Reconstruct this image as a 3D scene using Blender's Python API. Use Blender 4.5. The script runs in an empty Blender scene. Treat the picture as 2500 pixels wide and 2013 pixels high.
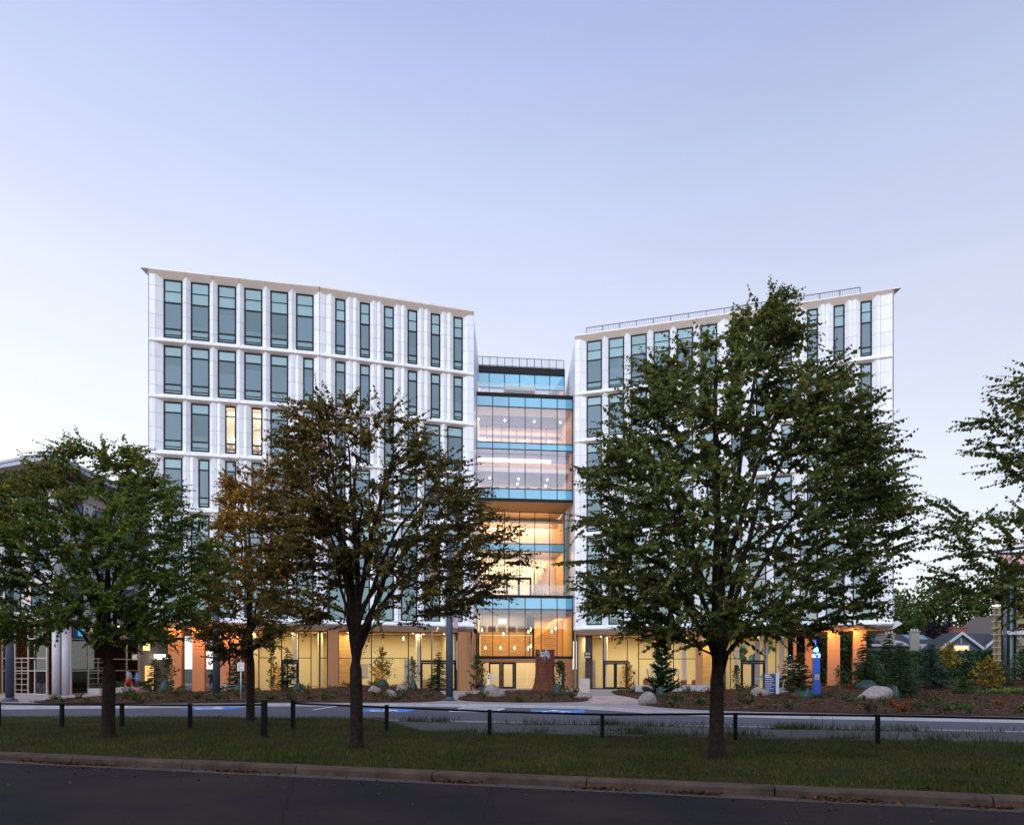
import bpy, bmesh, math, random
import numpy as np
from mathutils import Vector, Matrix
R = math.radians
scene = bpy.context.scene
col = scene.collection

# ------------------------------------------------------------------ camera
cam_d = bpy.data.cameras.new('camera'); cam = bpy.data.objects.new('camera', cam_d); col.objects.link(cam)
cam.location = (0, 0, 2.1); cam.rotation_euler = (R(90), 0, 0)
cam_d.sensor_width = 36; cam_d.lens = 24.48; cam_d.shift_y = 0.2494
cam_d.clip_start = 0.1; cam_d.clip_end = 3000
scene.camera = cam

# ------------------------------------------------------------------ sky, sun, exposure
SUN_AZ = R(196)      # compass-like angle from +Y clockwise: behind the viewer, a little to the left
SUN_EL = R(24)
world = bpy.data.worlds.new('World'); scene.world = world; world.use_nodes = True
nt = world.node_tree; nt.nodes.clear()
def WN(t, **kw):
    n = nt.nodes.new(t)
    for k, v in kw.items(): setattr(n, k, v)
    return n
sky = WN('ShaderNodeTexSky', sky_type='NISHITA', sun_disc=False)
sky.sun_elevation = R(9); sky.sun_rotation = SUN_AZ
sky.altitude = 60; sky.air_density = 1.0; sky.dust_density = 0.6; sky.ozone_density = 2.5
tc = WN('ShaderNodeTexCoord'); sep = WN('ShaderNodeSeparateXYZ')
nt.links.new(tc.outputs['Generated'], sep.inputs[0])
# twilight veil: pale lavender haze thick at the horizon, thinning to blue overhead
ramp = WN('ShaderNodeValToRGB'); cr = ramp.color_ramp; cr.interpolation = 'B_SPLINE'
cr.elements[0].position = 0.0; cr.elements[0].color = (0.93, 0.905, 0.91, 1)
cr.elements[1].position = 1.0; cr.elements[1].color = (0.20, 0.26, 0.56, 1)
for p_, c_ in ((0.14, (0.88, 0.86, 0.895)), (0.30, (0.79, 0.78, 0.855)), (0.48, (0.65, 0.67, 0.815)), (0.68, (0.40, 0.45, 0.71))):
    e = cr.elements.new(p_); e.color = (*c_, 1)
nt.links.new(sep.outputs['Z'], ramp.inputs[0])
# the afterglow is stronger towards the left of the view
side = WN('ShaderNodeMapRange'); side.inputs[1].default_value = -0.9; side.inputs[2].default_value = 0.9
side.inputs[3].default_value = 1.22; side.inputs[4].default_value = 0.78
nt.links.new(sep.outputs['X'], side.inputs[0])
# faint veils of thin high cloud
cl = WN('ShaderNodeTexNoise'); cl.inputs['Scale'].default_value = 1.6; cl.inputs['Detail'].default_value = 5; cl.inputs['Roughness'].default_value = .55
cm = WN('ShaderNodeMapping'); cm.inputs['Scale'].default_value = (1, 1, 4.5); cm.inputs['Rotation'].default_value = (0, .25, 0)
nt.links.new(tc.outputs['Generated'], cm.inputs[0]); nt.links.new(cm.outputs[0], cl.inputs['Vector'])
cr2 = WN('ShaderNodeMapRange'); cr2.inputs[1].default_value = .3; cr2.inputs[2].default_value = .7; cr2.inputs[3].default_value = .97; cr2.inputs[4].default_value = 1.045
nt.links.new(cl.outputs[0], cr2.inputs[0])
sm = WN('ShaderNodeMath', operation='MULTIPLY'); nt.links.new(side.outputs[0], sm.inputs[0]); nt.links.new(cr2.outputs[0], sm.inputs[1])
glow = WN('ShaderNodeVectorMath', operation='SCALE')
nt.links.new(ramp.outputs[0], glow.inputs[0]); nt.links.new(sm.outputs[0], glow.inputs['Scale'])
bg1 = WN('ShaderNodeBackground'); bg1.inputs[1].default_value = 0.05
bg2 = WN('ShaderNodeBackground'); bg2.inputs[1].default_value = 0.88
add = WN('ShaderNodeAddShader'); wo = WN('ShaderNodeOutputWorld')
nt.links.new(sky.outputs[0], bg1.inputs[0]); nt.links.new(glow.outputs[0], bg2.inputs[0])
nt.links.new(bg1.outputs[0], add.inputs[0]); nt.links.new(bg2.outputs[0], add.inputs[1])
nt.links.new(add.outputs[0], wo.inputs[0])

sd = bpy.data.lights.new('sun', 'SUN'); so = bpy.data.objects.new('sun', sd); col.objects.link(so)
sd.energy = 2.75; sd.angle = R(100); sd.color = (0.88, 0.92, 1.0)
sun_dir = Vector((math.sin(SUN_AZ) * math.cos(SUN_EL), math.cos(SUN_AZ) * math.cos(SUN_EL), math.sin(SUN_EL)))
so.rotation_euler = (-sun_dir).to_track_quat('-Z', 'Y').to_euler(); so.location = (0, -40, 60)

vs = scene.view_settings
vs.view_transform = 'Standard'; vs.look = 'None'; vs.exposure = 0.2; vs.gamma = 1.0; vs.use_curve_mapping = False
scene.cycles.use_denoising = True
scene.cycles.max_bounces = 7; scene.cycles.transparent_max_bounces = 12
scene.cycles.diffuse_bounces = 3; scene.cycles.glossy_bounces = 3; scene.cycles.caustics_reflective = False; scene.cycles.caustics_refractive = False
scene.cycles.sample_clamp_indirect = 4.0

# ------------------------------------------------------------------ materials
MATS = {}
def mat(name, color=(.5, .5, .5), rough=.6, spec=.4, metal=0., noise=None, bump=None, color2=None, emit=None, trans=0., island=0., coat=0.):
    """noise=(scale, amount[, detail]) mottles towards color2; bump=(scale, strength)."""
    if name in MATS: return MATS[name]
    m = bpy.data.materials.new(name); m.use_nodes = True
    t = m.node_tree; b = t.nodes['Principled BSDF']
    b.inputs['Base Color'].default_value = (*color, 1); b.inputs['Roughness'].default_value = rough
    b.inputs['Specular IOR Level'].default_value = spec; b.inputs['Metallic'].default_value = metal
    if coat: b.inputs['Coat Weight'].default_value = coat
    src = None
    if noise or bump:
        co = t.nodes.new('ShaderNodeTexCoord')
        geo = t.nodes.new('ShaderNodeNewGeometry')
    if noise:
        n = t.nodes.new('ShaderNodeTexNoise'); n.inputs['Scale'].default_value = noise[0]
        n.inputs['Detail'].default_value = noise[2] if len(noise) > 2 else 6; n.inputs['Roughness'].default_value = .65
        t.links.new(geo.outputs['Position'], n.inputs['Vector'])
        mr = t.nodes.new('ShaderNodeMapRange'); mr.inputs[1].default_value = .3; mr.inputs[2].default_value = .7
        mr.inputs[4].default_value = noise[1]
        t.links.new(n.outputs[0], mr.inputs[0])
        mx = t.nodes.new('ShaderNodeMix'); mx.data_type = 'RGBA'
        mx.inputs[6].default_value = (*color, 1); c2 = color2 or tuple(c * .45 for c in color); mx.inputs[7].default_value = (*c2, 1)
        t.links.new(mr.outputs[0], mx.inputs[0]); src = mx.outputs[2]
        t.links.new(src, b.inputs['Base Color'])
    if island:
        geo2 = t.nodes.new('ShaderNodeNewGeometry')
        mr = t.nodes.new('ShaderNodeMapRange'); mr.inputs[3].default_value = 1 - island; mr.inputs[4].default_value = 1 + island
        t.links.new(geo2.outputs['Random Per Island'], mr.inputs[0])
        hs = t.nodes.new('ShaderNodeHueSaturation')
        if src: t.links.new(src, hs.inputs['Color'])
        else: hs.inputs['Color'].default_value = (*color, 1)
        t.links.new(mr.outputs[0], hs.inputs['Value'])
        t.links.new(hs.outputs[0], b.inputs['Base Color'])
    if bump:
        n = t.nodes.new('ShaderNodeTexNoise'); n.inputs['Scale'].default_value = bump[0]; n.inputs['Detail'].default_value = 8
        t.links.new(geo.outputs['Position'], n.inputs['Vector'])
        bp = t.nodes.new('ShaderNodeBump'); bp.inputs['Strength'].default_value = bump[1]; bp.inputs['Distance'].default_value = .05
        t.links.new(n.outputs[0], bp.inputs['Height']); t.links.new(bp.outputs[0], b.inputs['Normal'])
    if emit:
        b.inputs['Emission Color'].default_value = (*emit[0], 1); b.inputs['Emission Strength'].default_value = emit[1]
    MATS[name] = m
    return m

def leaf_mat(name, c1, c2, c3, share3=.15, transl=.25):
    """leaf colour varies leaf by leaf between c1, c2 with a share of c3 (turned leaves)."""
    if name in MATS: return MATS[name]
    m = bpy.data.materials.new(name); m.use_nodes = True
    t = m.node_tree; t.nodes.clear()
    geo = t.nodes.new('ShaderNodeNewGeometry'); rp = t.nodes.new('ShaderNodeValToRGB')
    e = rp.color_ramp.elements; e[0].color = (*c1, 1); e[1].color = (*c3, 1)
    k = e.new(1 - share3); k.color = (*c2, 1)
    t.links.new(geo.outputs['Random Per Island'], rp.inputs[0])
    n = t.nodes.new('ShaderNodeTexNoise'); n.inputs['Scale'].default_value = .55; n.inputs['Detail'].default_value = 3
    t.links.new(geo.outputs['Position'], n.inputs['Vector'])
    mr = t.nodes.new('ShaderNodeMapRange'); mr.inputs[1].default_value = .3; mr.inputs[2].default_value = .7
    mr.inputs[3].default_value = .65; mr.inputs[4].default_value = 1.35
    t.links.new(n.outputs[0], mr.inputs[0])
    hs = t.nodes.new('ShaderNodeHueSaturation'); t.links.new(rp.outputs[0], hs.inputs['Color']); t.links.new(mr.outputs[0], hs.inputs['Value'])
    d = t.nodes.new('ShaderNodeBsdfPrincipled'); d.inputs['Roughness'].default_value = .5; d.inputs['Specular IOR Level'].default_value = .12
    tr = t.nodes.new('ShaderNodeBsdfTranslucent'); mx = t.nodes.new('ShaderNodeMixShader'); mx.inputs[0].default_value = transl
    o = t.nodes.new('ShaderNodeOutputMaterial')
    t.links.new(hs.outputs[0], d.inputs['Base Color']); t.links.new(hs.outputs[0], tr.inputs['Color'])
    t.links.new(d.outputs[0], mx.inputs[1]); t.links.new(tr.outputs[0], mx.inputs[2]); t.links.new(mx.outputs[0], o.inputs[0])
    MATS[name] = m
    return m

def glass_mat(name, tint=(.93, .95, .96), refl=.08):
    """thin architectural glass: tinted see-through with a mirror part that grows at grazing angles."""
    m = bpy.data.materials.new(name); m.use_nodes = True
    t = m.node_tree; t.nodes.clear()
    tr = t.nodes.new('ShaderNodeBsdfTransparent'); tr.inputs[0].default_value = (*tint, 1)
    g = t.nodes.new('ShaderNodeBsdfGlossy'); g.inputs['Roughness'].default_value = .01; g.inputs[0].default_value = (.9, .95, 1, 1)
    lw = t.nodes.new('ShaderNodeLayerWeight'); lw.inputs[0].default_value = .35
    mr = t.nodes.new('ShaderNodeMapRange'); mr.inputs[3].default_value = refl; mr.inputs[4].default_value = .4
    t.links.new(lw.outputs['Fresnel'], mr.inputs[0])
    mx = t.nodes.new('ShaderNodeMixShader'); o = t.nodes.new('ShaderNodeOutputMaterial')
    t.links.new(mr.outputs[0], mx.inputs[0]); t.links.new(tr.outputs[0], mx.inputs[1]); t.links.new(g.outputs[0], mx.inputs[2])
    t.links.new(mx.outputs[0], o.inputs[0]); MATS[name] = m
    return m

def tinted_pane(name, color, refl=.14, var=.2):
    """coated glass in front of blinds or a dim room: own colour under a strong mirror coat, each pane a little different."""
    m = bpy.data.materials.new(name); m.use_nodes = True
    t = m.node_tree; t.nodes.clear()
    oi = t.nodes.new('ShaderNodeObjectInfo'); geo = t.nodes.new('ShaderNodeNewGeometry')
    n = t.nodes.new('ShaderNodeTexNoise'); n.inputs['Scale'].default_value = .8; n.inputs['Detail'].default_value = 3
    t.links.new(geo.outputs['Position'], n.inputs['Vector'])
    ad = t.nodes.new('ShaderNodeMath'); ad.operation = 'ADD'
    t.links.new(oi.outputs['Random'], ad.inputs[0]); t.links.new(n.outputs[0], ad.inputs[1])
    mr = t.nodes.new('ShaderNodeMapRange'); mr.inputs[2].default_value = 2; mr.inputs[3].default_value = 1 - var * 1.6; mr.inputs[4].default_value = 1 + var * 1.6
    t.links.new(ad.outputs[0], mr.inputs[0])
    hs = t.nodes.new('ShaderNodeHueSaturation'); hs.inputs['Color'].default_value = (*color, 1); t.links.new(mr.outputs[0], hs.inputs['Value'])
    d = t.nodes.new('ShaderNodeBsdfDiffuse'); t.links.new(hs.outputs[0], d.inputs[0])
    g = t.nodes.new('ShaderNodeBsdfGlossy'); g.inputs['Roughness'].default_value = .03; g.inputs[0].default_value = (.8, .95, 1, 1)
    lw = t.nodes.new('ShaderNodeLayerWeight'); lw.inputs[0].default_value = .3
    m2 = t.nodes.new('ShaderNodeMapRange'); m2.inputs[3].default_value = refl; m2.inputs[4].default_value = .5
    t.links.new(lw.outputs['Fresnel'], m2.inputs[0])
    mx = t.nodes.new('ShaderNodeMixShader'); o = t.nodes.new('ShaderNodeOutputMaterial')
    t.links.new(m2.outputs[0], mx.inputs[0]); t.links.new(d.outputs[0], mx.inputs[1]); t.links.new(g.outputs[0], mx.inputs[2])
    t.links.new(mx.outputs[0], o.inputs[0]); MATS[name] = m
    return m

def wood_mat(name, c1, c2, scale=(2, 30, 30), axis_plank=None):
    m = bpy.data.materials.new(name); m.use_nodes = True
    t = m.node_tree; b = t.nodes['Principled BSDF']; b.inputs['Roughness'].default_value = .5
    co = t.nodes.new('ShaderNodeTexCoord'); mp = t.nodes.new('ShaderNodeMapping'); mp.inputs['Scale'].default_value = scale
    n = t.nodes.new('ShaderNodeTexNoise'); n.inputs['Scale'].default_value = 1; n.inputs['Detail'].default_value = 5
    rp = t.nodes.new('ShaderNodeValToRGB'); rp.color_ramp.elements[0].position = .35; rp.color_ramp.elements[1].position = .65
    rp.color_ramp.elements[0].color = (*c1, 1); rp.color_ramp.elements[1].color = (*c2, 1)
    t.links.new(co.outputs['Object'], mp.inputs[0]); t.links.new(mp.outputs[0], n.inputs['Vector'])
    t.links.new(n.outputs[0], rp.inputs[0]); t.links.new(rp.outputs[0], b.inputs['Base Color'])
    MATS[name] = m
    return m

M = {}
def panel_mat():
    """white cladding: faint rain streaks and a slightly different tone from panel to panel"""
    m = bpy.data.materials.new('white_panel'); m.use_nodes = True; t = m.node_tree; b = t.nodes['Principled BSDF']
    b.inputs['Roughness'].default_value = .42; b.inputs['Specular IOR Level'].default_value = .4
    geo = t.nodes.new('ShaderNodeNewGeometry'); oi = t.nodes.new('ShaderNodeObjectInfo')
    mp = t.nodes.new('ShaderNodeMapping'); mp.inputs['Scale'].default_value = (5, 5, .35); t.links.new(geo.outputs['Position'], mp.inputs[0])
    n = t.nodes.new('ShaderNodeTexNoise'); n.inputs['Scale'].default_value = 1; n.inputs['Detail'].default_value = 6; t.links.new(mp.outputs[0], n.inputs['Vector'])
    ad = t.nodes.new('ShaderNodeMath'); ad.operation = 'ADD'; t.links.new(oi.outputs['Random'], ad.inputs[0]); t.links.new(geo.outputs['Random Per Island'], ad.inputs[1])
    fr = t.nodes.new('ShaderNodeMath'); fr.operation = 'FRACT'; t.links.new(ad.outputs[0], fr.inputs[0])
    a1 = t.nodes.new('ShaderNodeMapRange'); a1.inputs[3].default_value = .93; a1.inputs[4].default_value = 1.03; t.links.new(fr.outputs[0], a1.inputs[0])
    a2 = t.nodes.new('ShaderNodeMapRange'); a2.inputs[1].default_value = .35; a2.inputs[2].default_value = .75; a2.inputs[3].default_value = 1.02; a2.inputs[4].default_value = .88; t.links.new(n.outputs[0], a2.inputs[0])
    mu = t.nodes.new('ShaderNodeMath'); mu.operation = 'MULTIPLY'; t.links.new(a1.outputs[0], mu.inputs[0]); t.links.new(a2.outputs[0], mu.inputs[1])
    hs = t.nodes.new('ShaderNodeHueSaturation'); hs.inputs['Color'].default_value = (.79, .815, .885, 1); t.links.new(mu.outputs[0], hs.inputs['Value']); t.links.new(hs.outputs[0], b.inputs['Base Color'])
    return m
M['panel'] = panel_mat()
M['soffit'] = mat('soffit_warm_bounce', (.80, .69, .63), .6, .3)  # white cladding seen from below, warm ground bounce put into its colour
M['joint'] = mat('panel_joint', (.22, .22, .24), .8, .2)
M['frame'] = mat('black_frame', (.006, .007, .010), .5, .2)
M['darkcore'] = mat('dark_core', (.03, .03, .035), .9, .1)
M['roofmetal'] = mat('roof_metal', (.55, .57, .6), .4, .5, .3)
M['p_dark'] = tinted_pane('pane_dark', (.018, .062, .105), .08, .32)
M['p_blind'] = tinted_pane('pane_blind', (.15, .27, .31), .08, .22)
M['p_low'] = tinted_pane('pane_low', (.08, .17, .20), .07, .3)
M['p_roll'] = tinted_pane('pane_roller', (.045, .10, .13), .05, .25)
M['p_glow'] = mat('pane_dim_glow', (.03, .05, .06), .1, .5, noise=(1.2, 1.0), color2=(.10, .07, .03), emit=((1, .55, .2), .10))
M['p_teal'] = tinted_pane('pane_teal', (.075, .16, .16), .06, .25)
M['spandrel'] = tinted_pane('pane_sky_blue', (.10, .38, .58), .10, .08)
M['glass'] = glass_mat('clear_glass', (.93, .95, .95), .03)
M['glass_dim'] = glass_mat('smoked_glass', (.50, .52, .52), .03)
M['glass_up'] = glass_mat('clear_glass_coated', (.90, .88, .95), .08)
M['copper'] = mat('copper_panel', (.36, .165, .075), .5, .3, noise=(.8, .3), color2=(.29, .125, .055))
M['cream'] = mat('cream_wall', (.76, .65, .42), .7, .3)
M['peach'] = mat('peach_wall', (.80, .66, .54), .7, .3)
M['creamlight'] = mat('pale_wall', (.80, .72, .62), .7, .3)
M['wood'] = wood_mat('larch_soffit', (.52, .24, .08), (.70, .37, .14), (8, .6, 8))
M['woodwall'] = wood_mat('larch_wall', (.50, .27, .085), (.72, .44, .16), (1.2, 1.2, 14))
M['floor'] = mat('interior_floor', (.40, .35, .28), .35, .5)
M['slat'] = mat('lilac_slat', (.21, .19, .30), .6, .3)
M['warm_lamp'] = mat('warm_lamp', (1, .9, .7), emit=((1.0, .80, .48), 14))
M['white_lamp'] = mat('white_lamp', (1, 1, 1), emit=((1, .93, .82), 9))
M['steel_black'] = mat('black_steel', (.008, .008, .009), .6, .15)
M['conc'] = mat('concrete', (.42, .41, .42), .8, .3, noise=(1.3, .5), color2=(.33, .32, .33), bump=(18, .12))
M['pole'] = mat('pole_paint', (.045, .062, .088), .45, .35, noise=(2.5, .4), color2=(.032, .045, .065))

# ------------------------------------------------------------------ mesh helpers
class MB:
    def __init__(s): s.v = []; s.f = []; s.m = []
    def add(s, vs_, fs, mi=0):
        b = len(s.v); s.v += [tuple(p) for p in vs_]; s.f += [tuple(i + b for i in f) for f in fs]; s.m += [mi] * len(fs); return s
    def box(s, x0, y0, z0, x1, y1, z1, mi=0):
        x0, x1 = min(x0, x1), max(x0, x1); y0, y1 = min(y0, y1), max(y0, y1); z0, z1 = min(z0, z1), max(z0, z1)
        return s.add([(x0, y0, z0), (x1, y0, z0), (x1, y1, z0), (x0, y1, z0), (x0, y0, z1), (x1, y0, z1), (x1, y1, z1), (x0, y1, z1)],
                     [(0, 3, 2, 1), (4, 5, 6, 7), (0, 1, 5, 4), (1, 2, 6, 5), (2, 3, 7, 6), (3, 0, 4, 7)], mi)
    def prism(s, poly, z0, z1, mi=0, caps=True):
        n = len(poly)
        vs_ = [(x, y, z0) for x, y in poly] + [(x, y, z1) for x, y in poly]
        fs = [(i, (i + 1) % n, n + (i + 1) % n, n + i) for i in range(n)]
        if caps: fs += [tuple(range(n - 1, -1, -1)), tuple(range(n, 2 * n))]
        return s.add(vs_, fs, mi)
    def extr(s, prof, x0, x1, mis=None, closed=True, mi=0):
        """profile of (y,z) swept along x"""
        n = len(prof); k = n if closed else n - 1
        vs_ = [(x0, y, z) for y, z in prof] + [(x1, y, z) for y, z in prof]
        for i in range(k):
            j = (i + 1) % n
            s.add([vs_[i], vs_[j], vs_[n + j], vs_[n + i]], [(0, 1, 2, 3)], mis[i] if mis else mi)
        if closed:
            s.add(vs_[:n], [tuple(range(n - 1, -1, -1))], mi); s.add(vs_[n:], [tuple(range(n))], mi)
        return s
    def tube(s, pts, rad, sides=8, mi=0, cap=True):
        pts = [Vector(p) for p in pts]; n = len(pts)
        rr = rad if isinstance(rad, (list, tuple)) else [rad] * n
        b = len(s.v); prev = None
        for i, p in enumerate(pts):
            t = (pts[min(i + 1, n - 1)] - pts[max(i - 1, 0)]).normalized()
            if prev is None:
                a = Vector((1, 0, 0)) if abs(t.x) < .9 else Vector((0, 1, 0))
                prev = t.cross(a).normalized()
            prev = (prev - t * prev.dot(t)).normalized(); q = t.cross(prev)
            for k in range(sides):
                an = 2 * math.pi * k / sides
                s.v.append(tuple(p + (prev * math.cos(an) + q * math.sin(an)) * rr[i]))
        for i in range(n - 1):
            for k in range(sides):
                k2 = (k + 1) % sides
                s.f.append((b + i * sides + k, b + i * sides + k2, b + (i + 1) * sides + k2, b + (i + 1) * sides + k)); s.m.append(mi)
        if cap:
            s.f.append(tuple(b + k for k in range(sides - 1, -1, -1))); s.m.append(mi)
            s.f.append(tuple(b + (n - 1) * sides + k for k in range(sides))); s.m.append(mi)
        return s
    def lathe(s, prof, c=(0, 0, 0), sides=12, mi=0):
        """prof of (r,z) bottom to top"""
        b = len(s.v)
        for r, z in prof:
            for k in range(sides):
                a = 2 * math.pi * k / sides; s.v.append((c[0] + r * math.cos(a), c[1] + r * math.sin(a), c[2] + z))
        for i in range(len(prof) - 1):
            for k in range(sides):
                k2 = (k + 1) % sides
                s.f.append((b + i * sides + k, b + i * sides + k2, b + (i + 1) * sides + k2, b + (i + 1) * sides + k)); s.m.append(mi)
        s.f.append(tuple(b + k for k in range(sides - 1, -1, -1))); s.m.append(mi)
        s.f.append(tuple(b + (len(prof) - 1) * sides + k for k in range(sides))); s.m.append(mi)
        return s
    def mesh(s, name, mats, smooth=False, bevel=0):
        me = bpy.data.meshes.new(name); me.from_pydata(s.v, [], s.f)
        for m_ in (mats if isinstance(mats, (list, tuple)) else [mats]): me.materials.append(m_)
        if any(s.m): me.polygons.foreach_set('material_index', s.m)
        if smooth: me.polygons.foreach_set('use_smooth', [True] * len(s.f))
        me.update()
        if bevel:
            bm = bmesh.new(); bm.from_mesh(me)
            bmesh.ops.bevel(bm, geom=[e for e in bm.edges if len(e.link_faces) == 2 and e.calc_face_angle(0) > .5], offset=bevel, segments=1, affect='EDGES')
            bm.to_mesh(me); bm.free()
        return me

WORLD = {}
def place(o, parent=None, mw=None):
    """link an object under its parent at world matrix mw"""
    mw = mw or Matrix.Identity(4)
    if parent is not None:
        o.parent = parent; o.matrix_basis = WORLD[parent.name].inverted() @ mw
    else:
        o.matrix_basis = mw
    WORLD[o.name] = mw
    return o
def thing(name, label, cat, loc=(0, 0, 0), rz=0, group=None):
    o = bpy.data.objects.new(name, None); col.objects.link(o); o.empty_display_size = .2
    place(o, None, Matrix.Translation(loc) @ Matrix.Rotation(rz, 4, 'Z'))
    o['label'] = label; o['category'] = cat
    if group: o['group'] = group
    return o
def tag(o, label, cat, group=None):
    o['label'] = label; o['category'] = cat
    if group: o['group'] = group
    return o
def part(name, me, parent=None, mw=None, kind=None, label=None):
    """a mesh object; without mw it sits in its parent's own frame"""
    o = bpy.data.objects.new(name, me); col.objects.link(o)
    if mw is None: mw = WORLD[parent.name] if parent is not None else Matrix.Identity(4)
    place(o, parent, mw)
    if kind: o['kind'] = kind
    if label: o['label'] = label
    return o
def dup(root, mw, label=None, group=None):
    """copy a thing, its parts and their sub-parts"""
    def rec(src, par, mw_):
        c = src.copy(); col.objects.link(c); c.parent = par
        if par is None: c.matrix_basis = mw_
        else: c.matrix_basis = src.matrix_basis.copy()
        WORLD[c.name] = mw_
        for ch in src.children: rec(ch, c, mw_ @ ch.matrix_basis)
        return c
    r = rec(root, None, mw)
    if label: r['label'] = label
    if group: r['group'] = group
    return r
def area_light(name, loc, size, energy, color, parent=None, rot=(0, 0, 0), spread=180):
    d = bpy.data.lights.new(name, 'AREA'); d.shape = 'RECTANGLE'; d.size, d.size_y = size; d.energy = energy; d.color = color
    d.spread = R(spread)
    o = bpy.data.objects.new(name, d); col.objects.link(o)
    place(o, parent, Matrix.Translation(loc) @ Matrix.Rotation(rot[2], 4, 'Z') @ Matrix.Rotation(rot[0], 4, 'X') @ Matrix.Rotation(rot[1], 4, 'Y'))
    return o
def text_mesh(s, size, mat_, depth=.01, align='CENTER'):
    cu = bpy.data.curves.new('lettering', 'FONT'); cu.body = s; cu.size = size; cu.extrude = depth; cu.align_x = align; cu.align_y = 'CENTER'
    o = bpy.data.objects.new('lettering_tmp', cu); col.objects.link(o)
    dg = bpy.context.evaluated_depsgraph_get(); me = bpy.data.meshes.new_from_object(o.evaluated_get(dg))
    bpy.data.objects.remove(o); me.materials.clear(); me.materials.append(mat_)
    return me
FACE_CAM = Matrix.Rotation(R(90), 4, 'X')   # text lying in xy -> standing, read from -y

# ================================================================== THE SETTING
def struct(name, me, kind='structure'):
    o = part(name, me); o['kind'] = kind; return o
def sheet(pts, z, name, m, kind='structure'):
    b = MB(); n = len(pts); b.add([(x, y, z) for x, y in pts], [tuple(range(n))]); return struct(name, b.mesh(name, m), kind)

m_ground = mat('ground_soil', (.06, .065, .045), .95, .1, noise=(.08, .8), color2=(.04, .05, .03))
def asphalt():
    """worn dark asphalt: brown patches, bright aggregate specks and thin wandering cracks"""
    m = bpy.data.materials.new('street_asphalt'); m.use_nodes = True; t = m.node_tree; b = t.nodes['Principled BSDF']
    b.inputs['Roughness'].default_value = .9; b.inputs['Specular IOR Level'].default_value = .1
    geo = t.nodes.new('ShaderNodeNewGeometry')
    def noise(sc, det, vec=None):
        n = t.nodes.new('ShaderNodeTexNoise'); n.inputs['Scale'].default_value = sc; n.inputs['Detail'].default_value = det; t.links.new(vec or geo.outputs['Position'], n.inputs['Vector']); return n
    def rng_(src, a, c, lo, hi):
        r_ = t.nodes.new('ShaderNodeMapRange'); r_.inputs[1].default_value = a; r_.inputs[2].default_value = c; r_.inputs[3].default_value = lo; r_.inputs[4].default_value = hi; t.links.new(src, r_.inputs[0]); return r_.outputs[0]
    big = rng_(noise(.28, 8).outputs[0], .35, .68, 0, 1)
    mx = t.nodes.new('ShaderNodeMix'); mx.data_type = 'RGBA'; mx.inputs[6].default_value = (.017, .016, .020, 1); mx.inputs[7].default_value = (.046, .035, .028, 1); t.links.new(big, mx.inputs[0])
    sp = rng_(noise(70, 3).outputs[0], .50, .75, .75, 2.6)
    warp = t.nodes.new('ShaderNodeMix'); warp.data_type = 'VECTOR'; warp.inputs[0].default_value = .18; t.links.new(geo.outputs['Position'], warp.inputs[4]); nn = noise(1.1, 6); t.links.new(nn.outputs['Color'], warp.inputs[5])
    vo = t.nodes.new('ShaderNodeTexVoronoi'); vo.feature = 'DISTANCE_TO_EDGE'; vo.inputs['Scale'].default_value = .22; t.links.new(warp.outputs[1], vo.inputs['Vector'])
    ck = rng_(vo.outputs[0], .0, .004, .62, 1)
    mu = t.nodes.new('ShaderNodeMath'); mu.operation = 'MULTIPLY'; t.links.new(sp, mu.inputs[0]); t.links.new(ck, mu.inputs[1])
    hs = t.nodes.new('ShaderNodeHueSaturation'); t.links.new(mx.outputs[2], hs.inputs['Color']); t.links.new(mu.outputs[0], hs.inputs['Value']); t.links.new(hs.outputs[0], b.inputs['Base Color'])
    bp = t.nodes.new('ShaderNodeBump'); bp.inputs['Strength'].default_value = .6; bp.inputs['Distance'].default_value = .02; t.links.new(noise(150, 6).outputs[0], bp.inputs['Height']); t.links.new(bp.outputs[0], b.inputs['Normal'])
    return m
m_street = asphalt()
m_lane = mat('lane_asphalt', (.092, .093, .114), .85, .2, noise=(.7, .6, 9), color2=(.070, .071, .088), bump=(120, .25))
m_pave = mat('pavement_concrete', (.30, .275, .27), .85, .2, noise=(.9, .6, 8), color2=(.21, .19, .19), bump=(40, .1))
m_paver = mat('rose_paver', (.40, .30, .26), .8, .3, noise=(1.5, .5), color2=(.30, .22, .20))
m_gravel = mat('worn_gravel', (.115, .105, .105), .95, .1, noise=(3.0, 1.0, 9), color2=(.07, .066, .06), bump=(60, .6))
m_turf = mat('turf_soil', (.024, .034, .009), .95, .03, noise=(.9, 1.0, 8), color2=(.058, .040, .020), bump=(50, .6))
m_mulch = mat('bark_mulch', (.095, .050, .030), .95, .05, noise=(2.2, 1.0, 12), color2=(.026, .016, .012), bump=(22, 1.0))
m_kerb = mat('kerb_concrete', (.135, .094, .068), .9, .12, noise=(1.8, 1.0, 10), color2=(.050, .035, .027), bump=(60, .25))
m_kerb2 = mat('pale_kerb', (.46, .45, .46), .8, .3, noise=(1.1, .8, 8), color2=(.28, .27, .28))
m_gutter = mat('gutter_pan', (.10, .088, .08), .85, .2, noise=(1.2, .8, 8), color2=(.06, .053, .05))
m_white = mat('road_paint_white', (.78, .78, .80), .6, .3, noise=(4, .25), color2=(.6, .6, .62))
m_blue = mat('road_paint_blue', (.03, .20, .62), .6, .3, noise=(4, .3), color2=(.02, .14, .45))

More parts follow.
